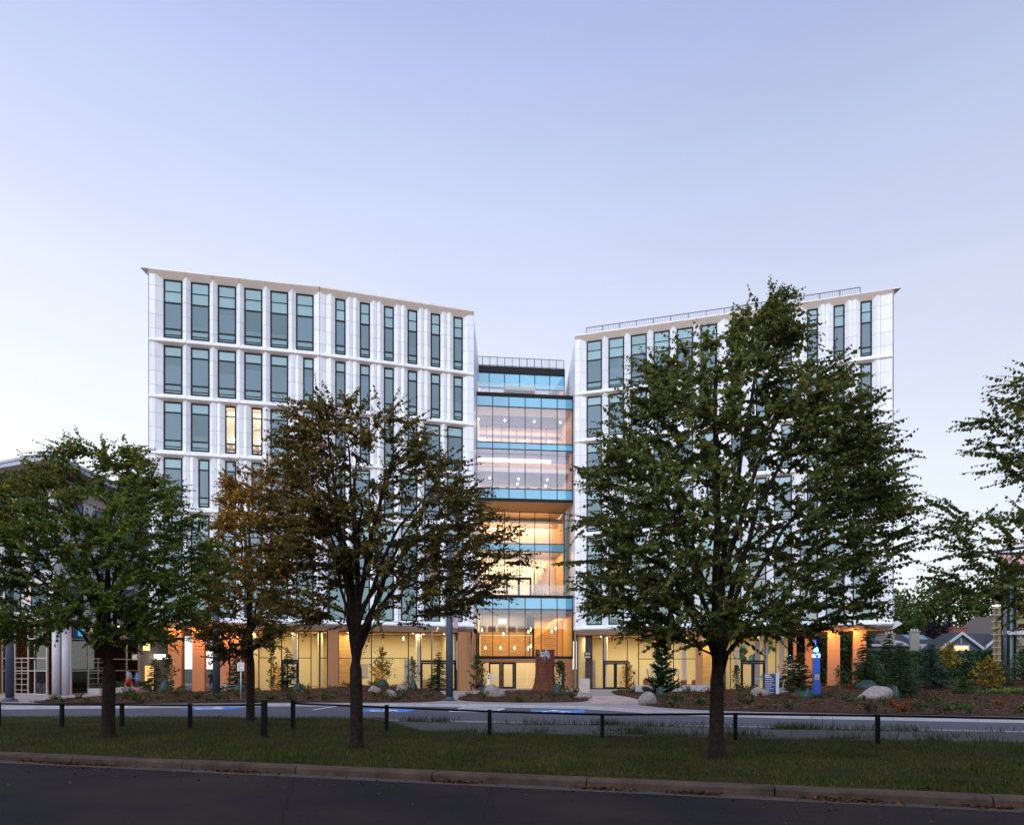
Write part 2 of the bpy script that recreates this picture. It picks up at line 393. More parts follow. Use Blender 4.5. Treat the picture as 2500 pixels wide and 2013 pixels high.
sheet([(-900, -600), (900, -600), (900, 1500), (-900, 1500)], -.06, 'ground', m_ground)
kerb_y = lambda x: 12.55 - .283 * x
lane_y = lambda x: 26.4 - .235 * x if x > -7.5 else 28.16 - .045 * (x + 7.5)
sheet([(-90, -8), (70, -30), (70, kerb_y(70) + .1), (-90, kerb_y(-90) + .1)], 0.0, 'street', m_street)
# gutter pan of the near kerb
sheet([(-60, kerb_y(-60) - .32), (40, kerb_y(40) - .32), (40, kerb_y(40) + .05), (-60, kerb_y(-60) + .05)], .004, 'gutter', m_gutter)
# turf verge, slightly domed
def verge():
    b = MB(); nx, ny = 90, 24; xs = np.linspace(-60, 40, nx); rng = np.random.default_rng(5)
    for j in range(ny):
        t = j / (ny - 1)
        for i, x in enumerate(xs):
            y0 = kerb_y(x) + .33
            far_r = 21.3 - .22 * x; far_l = lane_y(x) - .02
            w = min(1, max(0, (x + 5.2) / 2.4)); y1 = far_l * (1 - w) + far_r * w
            b.v.append((x, y0 + (y1 - y0) * t, .135 + .035 * math.sin(math.pi * t) + .012 * rng.standard_normal() * (0 < j < ny - 1) - (.10 * (j == ny - 1))))
    for j in range(ny - 1):
        for i in range(nx - 1):
            a = j * nx + i; b.f.append((a, a + 1, a + nx + 1, a + nx)); b.m.append(0)
    return struct('verge', b.mesh('verge', m_turf, smooth=True))
verge()
sheet([(-6, 22.0), (40, 12.0), (40, lane_y(40) - .02), (-6, lane_y(-6) - .02)], .03, 'gravel_strip', m_gravel)
# far lane with parking bays
KF = [(-80, 36), (-45, 35.4), (-26, 35.6), (-20, 36.6), (-12.6, 38.6), (-6, 38.4), (-.5, 37.4), (3.4, 36.2), (5.2, 34.4), (6.6, 32.2), (8.4, 30.7), (11.2, 29.4), (19.7, 26.9), (45, 19.5)]
sheet([(-80, lane_y(-80)), (-7.5, lane_y(-7.5)), (45, lane_y(45))] + KF[::-1], .008, 'lane', m_lane)
me_e = MB().box(0, -.05, 0, 2.88, .05, .065).mesh('edge_strip', m_kerb2)
lane_edge = struct('lane_edge', MB().box(-75, lane_y(-75), -.02, -70, lane_y(-75) + .1, .03).mesh('lane_edge', m_kerb2))
for i in range(14):
    x = -12 + i * 2.9
    part('edge_strip', me_e, lane_edge, Matrix.Translation((x, lane_y(x), 0)) @ Matrix.Rotation(math.atan(-.235), 4, 'Z') @ Matrix.Diagonal((1.025, 1, 1, 1)))
# pavement behind the far kerb, reaching under the buildings
sheet([(x, y + .05) for x, y in KF] + [(60, 90), (-80, 90)], .115, 'pavement', m_pave)

# far kerb: cast segments following the lane edge
def offset_pt(i, pts, d):
    a = Vector(pts[max(i - 1, 0)]); c = Vector(pts[min(i + 1, len(pts) - 1)]); t = (c - a).normalized()
    return Vector(pts[i]) + Vector((-t.y, t.x)) * d
def resample(pts, step):
    out = []; acc = 0
    P = [Vector(p) for p in pts]; L = [0]
    for a, c in zip(P, P[1:]): L.append(L[-1] + (c - a).length)
    s = 0
    while s <= L[-1]:
        for i in range(len(P) - 1):
            if L[i] <= s <= L[i + 1]:
                out.append(tuple(P[i].lerp(P[i + 1], (s - L[i]) / max(1e-6, L[i + 1] - L[i])))); break
        s += step
    return out
far_kerb = struct('far_kerb', MB().box(-80, 36, 0, -79.5, 36.3, .14).mesh('far_kerb', m_kerb2))
KFs = resample(KF, .5); rs = 6
for i in range(0, len(KFs) - rs, rs):
    if not -32 < KFs[i][0] < 32: continue
    b = MB(); prof = [(0.0, -.05), (.02, .118), (.04, .135), (.20, .135), (.20, -.05)]; gut = [(-.30, -.01), (-.30, .014), (.0, .016), (.0, -.01)]
    def sweep(pr):
        n = len(pr); base = len(b.v)
        for k in range(rs + 1):
            cut = .012 if k == 0 else (-.012 if k == rs else 0)
            idx = i + k; t = (Vector(KFs[min(idx + 1, len(KFs) - 1)]) - Vector(KFs[max(idx - 1, 0)])).normalized()
            for y, z in pr:
                q = Vector(KFs[idx]) + Vector((-t.y, t.x)) * y + t * cut; b.v.append((q.x, q.y, z))
        for k in range(rs):
            for j in range(n):
                j2 = (j + 1) % n; b.f.append((base + k * n + j, base + k * n + j2, base + (k + 1) * n + j2, base + (k + 1) * n + j)); b.m.append(0)
        b.f.append(tuple(base + j for j in range(n))); b.m.append(0); b.f.append(tuple(base + rs * n + n - 1 - j for j in range(n))); b.m.append(0)
    sweep(prof); sweep(gut)
    part('kerb_segment', b.mesh('kerb_segment', m_kerb2), far_kerb, Matrix.Identity(4))
# near kerb: long cast segments with open joints, sunk and tilted a little differently
near_kerb = struct('near_kerb', MB().box(-62, kerb_y(-62), 0, -61, kerb_y(-62) + .3, .12).mesh('near_kerb', m_kerb))
rng = random.Random(3); ang = math.atan(-.283); x = -24.0
while x < 16:
    Ls = rng.choice((2.7, 3.1, 3.0, 2.9)); r1 = .02
    prof = [(0, -.05), (.012, .115), (.04, .148), (.09, .155), (.34, .155), (.34, -.05)]
    me = MB().extr(prof, 0, Ls - .022).mesh('kerb_segment', m_kerb)
    part('kerb_segment', me, near_kerb, Matrix.Translation((x, kerb_y(x), rng.uniform(-.008, .006))) @ Matrix.Rotation(ang + rng.uniform(-.0015, .0015), 4, 'Z') @ Matrix.Rotation(rng.uniform(-.02, .02), 4, 'X'))
    x += Ls * math.cos(ang)

# painted bay markings
def mark(name, polys, m, z):
    b = MB()
    for p in polys: b.add([(x, y, z) for x, y in p], [tuple(range(len(p)))])
    return part(name, b.mesh(name, m))
def stripe(a, c, w):
    a, c = Vector(a), Vector(c); t = (c - a).normalized(); n = Vector((-t.y, t.x)) * w / 2
    return [tuple(a - n), tuple(c - n), tuple(c + n), tuple(a + n)]
bay = mark('bay_line', [stripe((-10.0, 35.0), (-9.64, 38.3), .15)], m_white, .013); bay['kind'] = 'structure'
hatch = [stripe((-3.0, 33.7), (-2.5, 37.1), .2), stripe((-.95, 33.1), (-.42, 36.1), .2)]
for k in range(5):
    t = k / 4; hatch.append(stripe((-3.0 + .5 * t, 33.7 + 3.4 * t), (-.95 + .53 * t, 33.1 + 3.0 * t), .32))
hm = mark('hatched_zone', hatch, m_white, .013); hm['kind'] = 'structure'
def wheelchair(cx, cy, label):
    t = thing('parking_symbol', label, 'road marking', (cx, cy, .012), -.10, 'blue wheelchair symbols painted on the lane')
    b = MB(); b.add([(-1.3, -1.25, 0), (1.3, -1.25, 0), (1.3, 1.25, 0), (-1.3, 1.25, 0)], [(0, 1, 2, 3)]); part('blue_field', b.mesh('blue_field', m_blue), t)
    b = MB(); z = .008
    def arc(x, y, r0, r1, a0, a1, n=18):
        p = [(x + r1 * math.cos(R(a0 + (a1 - a0) * i / n)), y + r1 * math.sin(R(a0 + (a1 - a0) * i / n))) for i in range(n + 1)]
        q = [(x + r0 * math.cos(R(a0 + (a1 - a0) * i / n)), y + r0 * math.sin(R(a0 + (a1 - a0) * i / n))) for i in range(n + 1)]
        for i in range(n): b.add([(*p[i], z), (*p[i + 1], z), (*q[i + 1], z), (*q[i], z)], [(0, 1, 2, 3)])
    arc(-.12, -.28, .27, .45, 110, 390)
    arc(-.14, .66, 0.001, .15, 0, 360)
    for s_ in (stripe((-.14, .50), (-.10, -.05), .16), stripe((-.12, .22), (.28, .22), .11), stripe((-.12, -.02), (.36, -.02), .13), stripe((.33, 0), (.52, -.56), .13), stripe((.48, -.55), (.70, -.47), .10)):
        b.add([(x, y, z) for x, y in s_], [(0, 1, 2, 3)])
    b.v = [(x * 1.32, y * 1.32 - .1, zz) for x, y, zz in b.v]
    part('wheelchair_figure', b.mesh('wheelchair_figure', m_white), t)
wheelchair(-15.5, 36.3, 'leftmost blue wheelchair symbol on the lane, behind the orange-leaved tree')
wheelchair(-6.2, 34.6, 'middle blue wheelchair symbol on the lane, left of the white hatched zone')
wheelchair(2.2, 33.7, 'rightmost blue wheelchair symbol on the lane, right of the white hatched zone')

# planted beds: bark mulch mounds
def mound(x, y):
    g = lambda cx, cy, sx, sy, h: h * math.exp(-((x - cx) / sx) ** 2 - ((y - cy) / sy) ** 2)
    return (g(-10.5, 51.5, 5.5, 3.2, .62) + g(-19, 49, 4, 3.5, .22) + g(-25, 49.5, 3, 3, .22) + g(1.5, 52, 3, 4, .22) + g(11.5, 53, 3.5, 3.5, .20)
            + g(22, 50, 6, 5, .20) + g(35, 58, 12, 9, .75) + g(42, 50, 8, 12, .5))
def gz(x, y): return .12 + mound(x, y)
def inside(x, y, poly):
    c = False; n = len(poly)
    for i in range(n):
        x1, y1 = poly[i]; x2, y2 = poly[(i + 1) % n]
        if (y1 > y) != (y2 > y) and x < (x2 - x1) * (y - y1) / (y2 - y1) + x1: c = not c
    return c
BEDS = [[(-28.5, 40.0), (-24, 38.6), (-19, 38.9), (-13, 40.2), (-8, 40.0), (-4.4, 40.6), (-4.2, 46), (-5.0, 50), (-6.2, 55.0), (-8.5, 57.6), (-15.8, 55.6), (-22, 53.2), (-27, 52.2), (-28.6, 47)],
        [(-3.4, 42.8), (-1.5, 40.6), (2.2, 40.0), (4.6, 41.2), (5.0, 46), (4.6, 53), (3.6, 58), (.5, 59.5), (-1.0, 55), (-2.2, 51.5), (-3.6, 48)],
        [(6.9, 38.4), (7.4, 35.2), (8.8, 33.0), (11.6, 31.4), (19.9, 28.7), (33, 24.8), (60, 20), (60, 75), (36, 66), (31, 57), (24, 59.6), (18.9, 60.4), (12, 61.8), (8.6, 61), (7.6, 52), (8.2, 44)]]
def smooth_poly(poly, it=2):
    for _ in range(it):
        q = []
        for i in range(len(poly)):
            a, c = poly[i], poly[(i + 1) % len(poly)]
            q += [(a[0] * .75 + c[0] * .25, a[1] * .75 + c[1] * .25), (a[0] * .25 + c[0] * .75, a[1] * .25 + c[1] * .75)]
        poly = q
    return poly
for poly in BEDS:
    poly = smooth_poly(poly)
    bm = bmesh.new(); vs_ = [bm.verts.new((x, y, .13)) for x, y in poly]; bm.faces.new(vs_)
    for ax, lo, hi in ((0, -30, 60), (1, 20, 76)):
        st = .75
        k = lo
        while k < hi:
            no = (1, 0, 0) if ax == 0 else (0, 1, 0); co = (k, 0, 0) if ax == 0 else (0, k, 0)
            bmesh.ops.bisect_plane(bm, geom=bm.verts[:] + bm.edges[:] + bm.faces[:], plane_co=co, plane_no=no); k += st
    rg = random.Random(9)
    for v in bm.verts:
        edge = any(len(e.link_faces) == 1 for e in v.link_edges)
        v.co.z = gz(v.co.x, v.co.y) + (.03 if edge else .07 + rg.uniform(-.03, .045))
    me = bpy.data.meshes.new('mulch_bed'); bm.to_mesh(me); bm.free(); me.materials.append(m_mulch)
    me.polygons.foreach_set('use_smooth', [True] * len(me.polygons)); struct('mulch_bed', me)
# rose paver apron of the entrance path: individual slabs
apron = sheet([(4.9, 40.2), (7.0, 40.2), (8.0, 47), (5.2, 47)], .118, 'paver_path', m_paver)
pv = MB().box(0, 0, 0, .58, .58, .012).mesh('paver', [mat('paver_slab', (.46, .34, .29), .8, .3, noise=(1.2, .6), color2=(.36, .26, .23))])
pv2 = MB().box(0, 0, 0, .58, .58, .012).mesh('paver', [mat('paver_slab_grey', (.30, .26, .25), .8, .3, noise=(1.2, .6), color2=(.24, .2, .2))])
rg = random.Random(4)
for j in range(18):
    for i in range(7):
        x, y = 4.3 + i * .6 + (j % 2) * .3, 38.6 + j * .6
        if inside(x, y, [(3.9, 38.3), (7.2, 37.6), (8.2, 49.4), (5.1, 49.4)]): part('paver', pv2 if rg.random() < .22 else pv, apron, Matrix.Translation((x, y, .121)))

# ================================================================== THE WHITE PANELLED BUILDING
BLD = thing('office_building', 'large white panelled building with two folded wings and a glazed centre', 'building', (1.3, 60, .12))
ZTOP = 33.0
SILL = [28.2, 23.78, 19.35, 14.92, 6.15]      # underside of the windows, row by row from the top
HEAD = [32.8] + [z - .62 for z in SILL[:4]]
class Facet:
    def __init__(s, a, c):
        s.a = Vector(a); s.c = Vector(c); d = s.c - s.a; s.L = d.length
        s.m = Matrix.Translation((s.a.x, s.a.y, 0)) @ Matrix.Rotation(math.atan2(d.y, d.x), 4, 'Z')
    def at(s, u, v, z): return s.m @ Matrix.Translation((u, v, z))
LA = Facet((-28.5, 54.8), (-15.9, 57.5)); LB = Facet((-15.9, 57.5), (-3.43, 61.4))
RA = Facet((6.0, 65.9), (18.87, 61.9)); RB = Facet((18.87, 61.9), (31.5, 57.7))
# facet, right edge of first window, pitch, wide width, narrow width, row patterns (W wide, N narrow)
WALLS = [(LA, 2.38, 2.008, 1.38, .82, ['WWWWWW', 'WWWWWN', 'WWNNWN', 'WNNNWW', 'WWWWWW']),
         (LB, 2.09, 2.006, 1.38, .82, ['NNNNNN', 'NNNNNN', 'NNNNWW', 'NWNWWW', 'WWWWWW']),
         (RA, 2.52, 2.07, 1.44, .85, ['WWWWWW', 'WWWWNW', 'WWNWWW', 'WNWWWN', 'WWWWWW']),
         (RB, 1.44, 2.07, 1.44, .85, ['NNNNNN', 'NNNNNN', 'NWNNWW', 'NNWNWW', 'WWWWWW'])]
LIT = {(0, 2, 2), (0, 2, 3)}
PANELS = []     # (priority, verts, faces, facet)
CORE = MB()
mesh_cache = {}
def window_mesh(w, h, row):
    """frame mesh plus panes; x 0..w, z 0..h, glass about y=0"""
    key = (round(w, 2), round(h, 2), row)
    if key in mesh_cache: return mesh_cache[key]
    fr = .10
    if row == 0: cuts = [0, .055, .155, .605, .80, 1]; kinds = ['p_low', 'p_low', 'p_dark', 'p_blind', 'p_blind']
    elif row == 4: cuts = [0, .34, .46, .80, 1]; kinds = ['p_teal', 'p_dark', 'p_dark', 'p_blind']
    else: cuts = [0, .075, .20, .78, 1]; kinds = ['p_low', 'p_low', 'p_dark', 'p_blind']
    b = MB(); b.box(0, -.05, 0, fr, .08, h); b.box(w - fr, -.05, 0, w, .08, h); b.box(fr, -.05, 0, w - fr, .08, fr); b.box(fr, -.05, h - fr, w - fr, .08, h)
    for i, c in enumerate(cuts[1:-1]):
        hw = .016 if (kinds[i] == kinds[i + 1] and row < 4) else .045
        b.box(fr, -.045, c * h - hw, w - fr, .07, c * h + hw)
    panes = []
    for i, k in enumerate(kinds):
        z0, z1 = max(cuts[i] * h + .02, fr), min(cuts[i + 1] * h - .02, h - fr)
        panes.append((MB().box(fr - .01, .02, z0, w - fr + .01, .035, z1).mesh('pane', M[k]), k, z0, z1))
    mesh_cache[key] = (b.mesh('window', M['frame']), panes)
    return mesh_cache[key]
def glow_room(F, u, w, z0, h):
    """a small lit office behind one window"""
    b = MB(); y0, y1 = .06, .95; x0, x1 = u - .25, u + w + .25
    b.add([(x0, y1, z0), (x1, y1, z0), (x1, y1, z0 + h), (x0, y1, z0 + h)], [(0, 1, 2, 3)])
    b.add([(x0, y0, z0), (x0, y1, z0), (x0, y1, z0 + h), (x0, y0, z0 + h)], [(0, 1, 2, 3)])
    b.add([(x1, y0, z0), (x1, y1, z0), (x1, y1, z0 + h), (x1, y0, z0 + h)], [(0, 1, 2, 3)])
    b.add([(x0, y0, z0 + h), (x1, y0, z0 + h), (x1, y1, z0 + h), (x0, y1, z0 + h)], [(0, 1, 2, 3)])
    b.add([(x0, y0, z0), (x1, y0, z0), (x1, y1, z0), (x0, y1, z0)], [(0, 1, 2, 3)])
    part('lit_room', b.mesh('lit_room', M['creamlight']), BLD, F.m)
    lp = MB().lathe([(.02, .2), (.16, .10), (.2, .0), (.02, -.03)], (u + w * .6, .5, z0 + h * .33), 12)
    part('room_lamp', lp.mesh('room_lamp', M['warm_lamp'], True), BLD, F.m)
    desk = MB().box(u + .05, .35, z0 + .5, u + w - .05, .8, z0 + .56); desk.box(u + .1, .4, z0 + .05, u + .16, .46, z0 + .5); desk.box(u + .2, .5, z0 + .56, u + .5, .56, z0 + .85)
    part('desk', desk.mesh('desk', M['woodwall']), BLD, F.m)
    area_light('office_light', F.m @ Vector((u + w / 2, .5, z0 + h - .06)), (.6, .5), 26, (1, .72, .40), BLD)
JG = .011
def ridge(F, prof, z0, z1, n, pri):
    """folded panel strips: one bent sheet per course, with open joints between"""
    hh = (z1 - z0) / n
    off = lambda p, d: [(x, y + d) for x, y in p]
    for i in range(n):
        a, c = z0 + i * hh + JG, z0 + (i + 1) * hh - JG
        for j in range(len(prof) - 1):
            p, q = Vector(prof[j]), Vector(prof[j + 1]); t = (q - p).normalized() * JG; w = (q - p).length
            m_ = Vector((-t.y, t.x)).normalized() * .03
            if m_.y < 0: m_ = -m_
            p, q = p + t, q - t
            vs_ = [(x.x, x.y, z) for z in (a, c) for x in (p, q, q + m_, p + m_)]
            PANELS.append((pri - i * .001 + w * 9, vs_, [(0, 1, 5, 4), (1, 2, 6, 5), (3, 0, 4, 7), (4, 5, 6, 7), (0, 3, 2, 1)], F, z0))
    o = [F.m @ Vector((x, y + .026, z)) for z in (z0, z1) for x, y in prof]; k = len(prof)
    CORE.add(o, [(j, j + 1, k + j + 1, k + j) for j in range(k - 1)])
rgb = random.Random(15)
for wi, (F, w0, pitch, ww, wn, rows) in enumerate(WALLS):
    for r in range(5):
        zb, zh = SILL[r], HEAD[r]; h = zh - zb; n = {0: 5, 4: 8}.get(r, 4)
        zl, zt = zb - .55, zh + (.12 if r else .45)
        pri = 100 - r * 10 - (25 if wi > 1 else 0)
        prev_r = None
        for k, ch in enumerate(rows[r]):
            wr = w0 + k * pitch; w = ww if ch == 'W' else wn; wl = wr - w
            # window
            fm, panes = window_mesh(w, h, r)
            wo_ = part('window', fm, BLD, F.at(wl, 0, zb))
            lit = (wi, r, k) in LIT
            if lit: wo_['label'] = 'lit office window glowing warm yellow'
            for pm, kind, z0, z1 in panes:
                me = pm
                if kind == 'p_dark' and (wi, r, k) in {(1, 4, 4), (1, 4, 5), (0, 4, 4), (2, 4, 1), (3, 3, 5), (1, 3, 4)} and z0 > 2: me = pm.copy(); me.materials.clear(); me.materials.append(M['p_glow'])
                if lit: me = pm.copy(); me.materials.clear(); me.materials.append(M['glass'])
                part('pane', me, wo_, F.at(wl, 0, zb))
            if lit: glow_room(F, wl, w, zb, h)
            else:
                main = [q for q in panes if q[1] == 'p_dark'][0]; dz = main[3] - main[2]
                if rgb.random() < .42:      # a roller blind drawn part of the way down, or papers and boxes on the sill
                    fb = rgb.choice((.14, .22, .3, .45, .62, .8)); part('roller_blind', MB().box(.11, .012, main[3] - fb * dz, w - .11, .019, main[3]).mesh('roller_blind', M['p_roll']), wo_, F.at(wl, 0, zb))
            # folded panels left of this window
            if k == 0:
                g0 = 0.0
                if wi == 0: prof = [(0, -.25), (wl - .52, -.25), (wl, 0)]
                elif wi == 2: prof = [(0, -.25), (.52, -.25), (wl, 0)]
                else: prof = [(0, -.25), (min(.5, wl * .5), -.10), (max(wl - .36, wl * .62), -.25), (wl, 0)] if wl > .7 else [(0, -.25), (wl, 0)]
            else:
                g0 = w0 + (k - 1) * pitch
                gap = wl - g0
                if gap < .8: prof = [(g0, 0), (g0 + gap / 2, -.25), (wl, 0)]
                else: prof = [(g0, 0), (g0 + .29, -.25), (g0 + .56, -.14), (g0 + .83, -.25), (wl, 0)]
            ridge(F, prof, zl, zt, n, pri - k * .2)
        wr = w0 + 5 * pitch; e = F.L
        if wi == 0: prof = [(wr, 0), (e, -.25)]
        elif wi == 1: prof = [(wr, 0), (wr + .46, -.25), (e, -.25)]
        elif wi == 2: prof = [(wr, 0), (e, -.25)]
        else: prof = [(wr, 0), (wr + .36, -.28), (wr + .62, -.2), (e, -.25)]
        ridge(F, prof, zl, zt, n, pri - 1.4)
        # sill ledge below this row (white weathering slope, underside tinted for warm bounce light), one cast piece per bay
        out = -.34 if r < 4 else -.42
        uin = zb - .62 if r < 4 else 5.3
        for k in range(6):
            a = 0 if k == 0 else w0 + (k - 1) * pitch + (pitch - ww) / 2
            c = F.L if k == 5 else w0 + k * pitch + (pitch - ww) / 2
            pr = [(.1, zb + .004), (0, zb), (out, zb - .30), (out, zb - .42), (0.02 if r < 4 else .7, uin), (.1 if r < 4 else .72, uin + .02)]
            end0 = wi in (0, 2) and k == 0; end1 = wi in (1, 3) and k == 5
            bb = MB().extr(pr, a + JG * (not end0), c - JG * (not end1), mis=[0, 0, 0, 1, 1, 1])
            part('sill_ledge', bb.mesh('sill_ledge', [M['panel'], M['soffit']]), BLD, F.m)
    # cornice: soffit panels under the roof edge
    for k in range(6):
        a = 0 if k == 0 else w0 + (k - 1) * pitch + (pitch - ww) / 2
        c = F.L if k == 5 else w0 + k * pitch + (pitch - ww) / 2
        bb = MB().extr([(.1, 32.78), (0, 32.78), (-.48, 33.26), (-.48, 33.31), (.1, 33.31)], a + JG, c - JG)
        part('cornice_soffit', bb.mesh('cornice_soffit', M['soffit']), BLD, F.m)
PANELS.sort(key=lambda p: -p[0])
rest = MB()
for i, (pri, vs_, fs, F, z0) in enumerate(PANELS):
    if i < 300:
        part('facade_panel', MB().add(vs_, fs).mesh('facade_panel', M['panel']), BLD, F.m)
    else:
        rest.add([F.m @ Vector(v) for v in vs_], fs)
part('facade_panels', rest.mesh('facade_panels', M['panel']), BLD, Matrix.Identity(4), 'stuff')
part('panel_joints', CORE.mesh('panel_joints', M['joint']), BLD, Matrix.Identity(4), 'stuff')
# wing bodies, roofs
def wing_poly(a, k, c, back, d):
    pts = [Vector(a), Vector(k), Vector(c)]
    return [(p.x, p.y + d) for p in pts] + [(c[0], back), (a[0], back)]
def wing(a, k, c, name):
    b = MB().prism(wing_poly(a, k, c, 84, 1.05), 5.35, 33.2); part('wall_core', b.mesh('wall_core', M['darkcore']), BLD, Matrix.Identity(4))
    e = .50
    sgn = -1 if name == 'L' else 1
    pts = [(a[0] - (e if name == 'L' else -.02), a[1] - e), (k[0], k[1] - e), (c[0] + (e if name == 'R' else -.02), c[1] - e), (c[0] + (e if name == 'R' else -.02), 84), (a[0] - (e if name == 'L' else -.02), 84)]
    part('roof', MB().prism(pts, 33.335, 33.39).mesh('roof', M['roofmetal']), BLD, Matrix.Identity(4))
    part('eaves_soffit', MB().prism(pts, 33.315, 33.332).mesh('eaves_soffit', M['soffit']), BLD, Matrix.Identity(4))
wing((-28.5, 54.8), (-15.9, 57.5), (-3.45, 61.4), 'L'); wing((6.02, 65.9), (18.87, 61.9), (31.5, 57.7), 'R')
# end walls: outer ends and the two returns facing the glazed centre, courses of staggered panels
def end_wall(x, y0, y1, z0, z1, facing, name='end_wall_panels'):
    b = MB(); nz = 24; hh = (z1 - z0) / nz; L = y1 - y0
    for i in range(nz):
        w = 1.35; s = -(i % 2) * w / 2
        while s < L:
            a, c = max(s, 0), min(s + w, L)
            if c - a > .05: b.box(x - .03 * (facing < 0), y0 + a + JG, z0 + i * hh + JG, x + .03 * (facing > 0), y0 + c - JG, z0 + (i + 1) * hh - JG)
            s += w
    part(name, b.mesh(name, M['panel']), BLD, Matrix.Identity(4), 'stuff')
    part('return_wall', MB().box(x - .06 * facing, y0, z0, x - .004 * facing, y1, z1).mesh('return_wall', M['joint']), BLD, Matrix.Identity(4))
end_wall(-3.43, 61.15, 84, 5.75, 33.3, 1); end_wall(6.0, 65.65, 84, 5.75, 33.3, -1)
end_wall(-28.5, 54.55, 84, 5.75, 33.3, -1); end_wall(31.5, 57.45, 84, 5.75, 33.3, 1)
for x, y, s in ((-3.43, 61.4, 1), (6.0, 65.9, -1), (-28.5, 54.8, -1), (31.5, 57.7, 1)):   # ledge turning the corner at the base
    b = MB(); L = 8 if abs(x) < 10 else 25
    b.add([(x, y - .3, 6.12), (x + .5 * s, y - .6, 5.79), (x + .5 * s, y - .6, 5.73), (x, y, 5.3), (x, y + L, 6.12), (x + .5 * s, y + L, 5.79), (x + .5 * s, y + L, 5.73), (x, y + L, 5.3)],
          [(0, 1, 5, 4), (1, 2, 6, 5), (2, 3, 7, 6), (0, 3, 2, 1)])
    if abs(x) > 10: part('corner_ledge', b.mesh('corner_ledge', M['panel']), BLD, Matrix.Identity(4))
# roof railing of the right wing and of the centre
def railing(p0, p1, z, name, posts, hgt=.75, gap=.16):
    p0, p1 = Vector(p0), Vector(p1); L = (p1 - p0).length; mw = Matrix.Translation((p0.x, p0.y, z)) @ Matrix.Rotation(math.atan2((p1 - p0).y, (p1 - p0).x), 4, 'Z')
    b = MB().box(0, -.025, hgt - .05, L, .025, hgt); b.box(0, -.02, .08, L, .02, .12)
    for i in range(posts + 1): b.box(i * L / posts - .03, -.03, 0, i * L / posts + .03, .03, hgt - .05)
    n = int(L / gap)
    for i in range(n): b.box(i * gap, -.008, .12, i * gap + .018, .008, hgt - .05)
    part(name, b.mesh(name, M['pole']), BLD, mw)
railing((7.0, 65.6), (18.9, 62.0), 33.39, 'roof_railing', 8); railing((18.9, 62.0), (29.3, 58.6), 33.39, 'roof_railing', 7)

# ---------------------------------------------------------------- glazed centre
CW = 9.43
CM = Matrix.Translation((-3.42, 66.9, 0)) @ Matrix.Rotation(math.atan2(.111, .9938), 4, 'Z')
def cpart(name, mb, m, label=None, kind=None, smooth=False): return part(name, mb.mesh(name, m, smooth), BLD, CM, kind, label)
SB = 4.35           # set-back of the recessed glazing
BAY = CW / 6
def curtain(z_list, v, kinds, glass='glass_up', fin=.06):
    """mullioned glazing between levels z_list (top to bottom) at depth v; each pane a part"""
    zt, zb = z_list[0], z_list[-1]
    b = MB()
    for i in range(7):
        x = min(max(i * BAY, .03), CW - .03); b.box(x - .03, v - fin, zb, x + .03, v + .05, zt)
    for z in z_list: b.box(.03, v - fin + .012, z - .035, CW - .03, v + .04, z + .035)
    fr = cpart('curtain_wall_frame', b, M['frame'])
    for j, kd in enumerate(kinds):
        z1, z0 = z_list[j] - .03, z_list[j + 1] + .03
        for i in range(6):
            pm = MB().box(i * BAY + .02, v, z0, (i + 1) * BAY - .02, v + .015, z1)
            part('spandrel_pane' if kd == 's' else 'pane', pm.mesh('pane', M['spandrel'] if kd == 's' else M[glass]), fr, CM)
# top floor behind the roof terrace
curtain([32.35, 30.85, 28.35], SB, ['s', 'g'])
cpart('roof_fascia', MB().box(0, SB - .12, 32.35, CW, SB + .4, 33.05), M['frame'])
cpart('roof', MB().box(0, SB + .4, 32.9, CW, 17, 33.04), M['roofmetal'])
# bridge volume
curtain([28.30, 27.30, 23.86, 23.22, 19.42, 18.45], 0, ['s', 'g', 's', 'g', 's'])
cpart('bridge_fascia', MB().box(0, -.09, 28.335, CW, .1, 28.62).box(0, -.09, 18.2, CW, .06, 18.412), M['frame'])
cpart('terrace_deck', MB().box(0.02, .1, 28.2, CW - .02, SB, 28.34), M['conc'])
# glass balustrade of the terrace
cpart('terrace_balustrade', MB().box(.1, .25, 28.62, CW - .1, .262, 29.6), M['glass'])
cpart('balustrade_rail', MB().box(.1, .235, 29.6, CW - .1, .275, 29.64), M['roofmetal'])
# planked soffit under the bridge: individual boards
nb = 24; bw = CW / nb
pm = MB().box(.01, 0, 0, bw - .008, SB - .1, .03).mesh('soffit_board', M['wood'])
for i in range(nb): part('soffit_board', pm, BLD, CM @ Matrix.Translation((i * bw, .06, 18.165)))
# recessed glazing below the bridge
curtain([18.16, 14.92, 14.12, 9.1], SB, ['g', 's', 'g'], glass='glass')
# entrance volume
curtain([8.92, 7.80, 3.22], 0, ['s', 'g'], glass='glass')
cpart('entrance_fascia', MB().box(0, -.09, 8.955, CW, .1, 9.16).box(0, -.09, 3.0, CW, .1, 3.185), M['frame'])
cpart('lower_terrace', MB().box(.02, .1, 8.84, CW - .02, SB, 8.98), M['conc'])
cpart('terrace_balustrade', MB().box(.1, .3, 9.16, CW - .1, .312, 10.15), M['glass'])
cpart('balustrade_rail', MB().box(.1, .285, 10.15, CW - .1, .325, 10.19), M['roofmetal'])
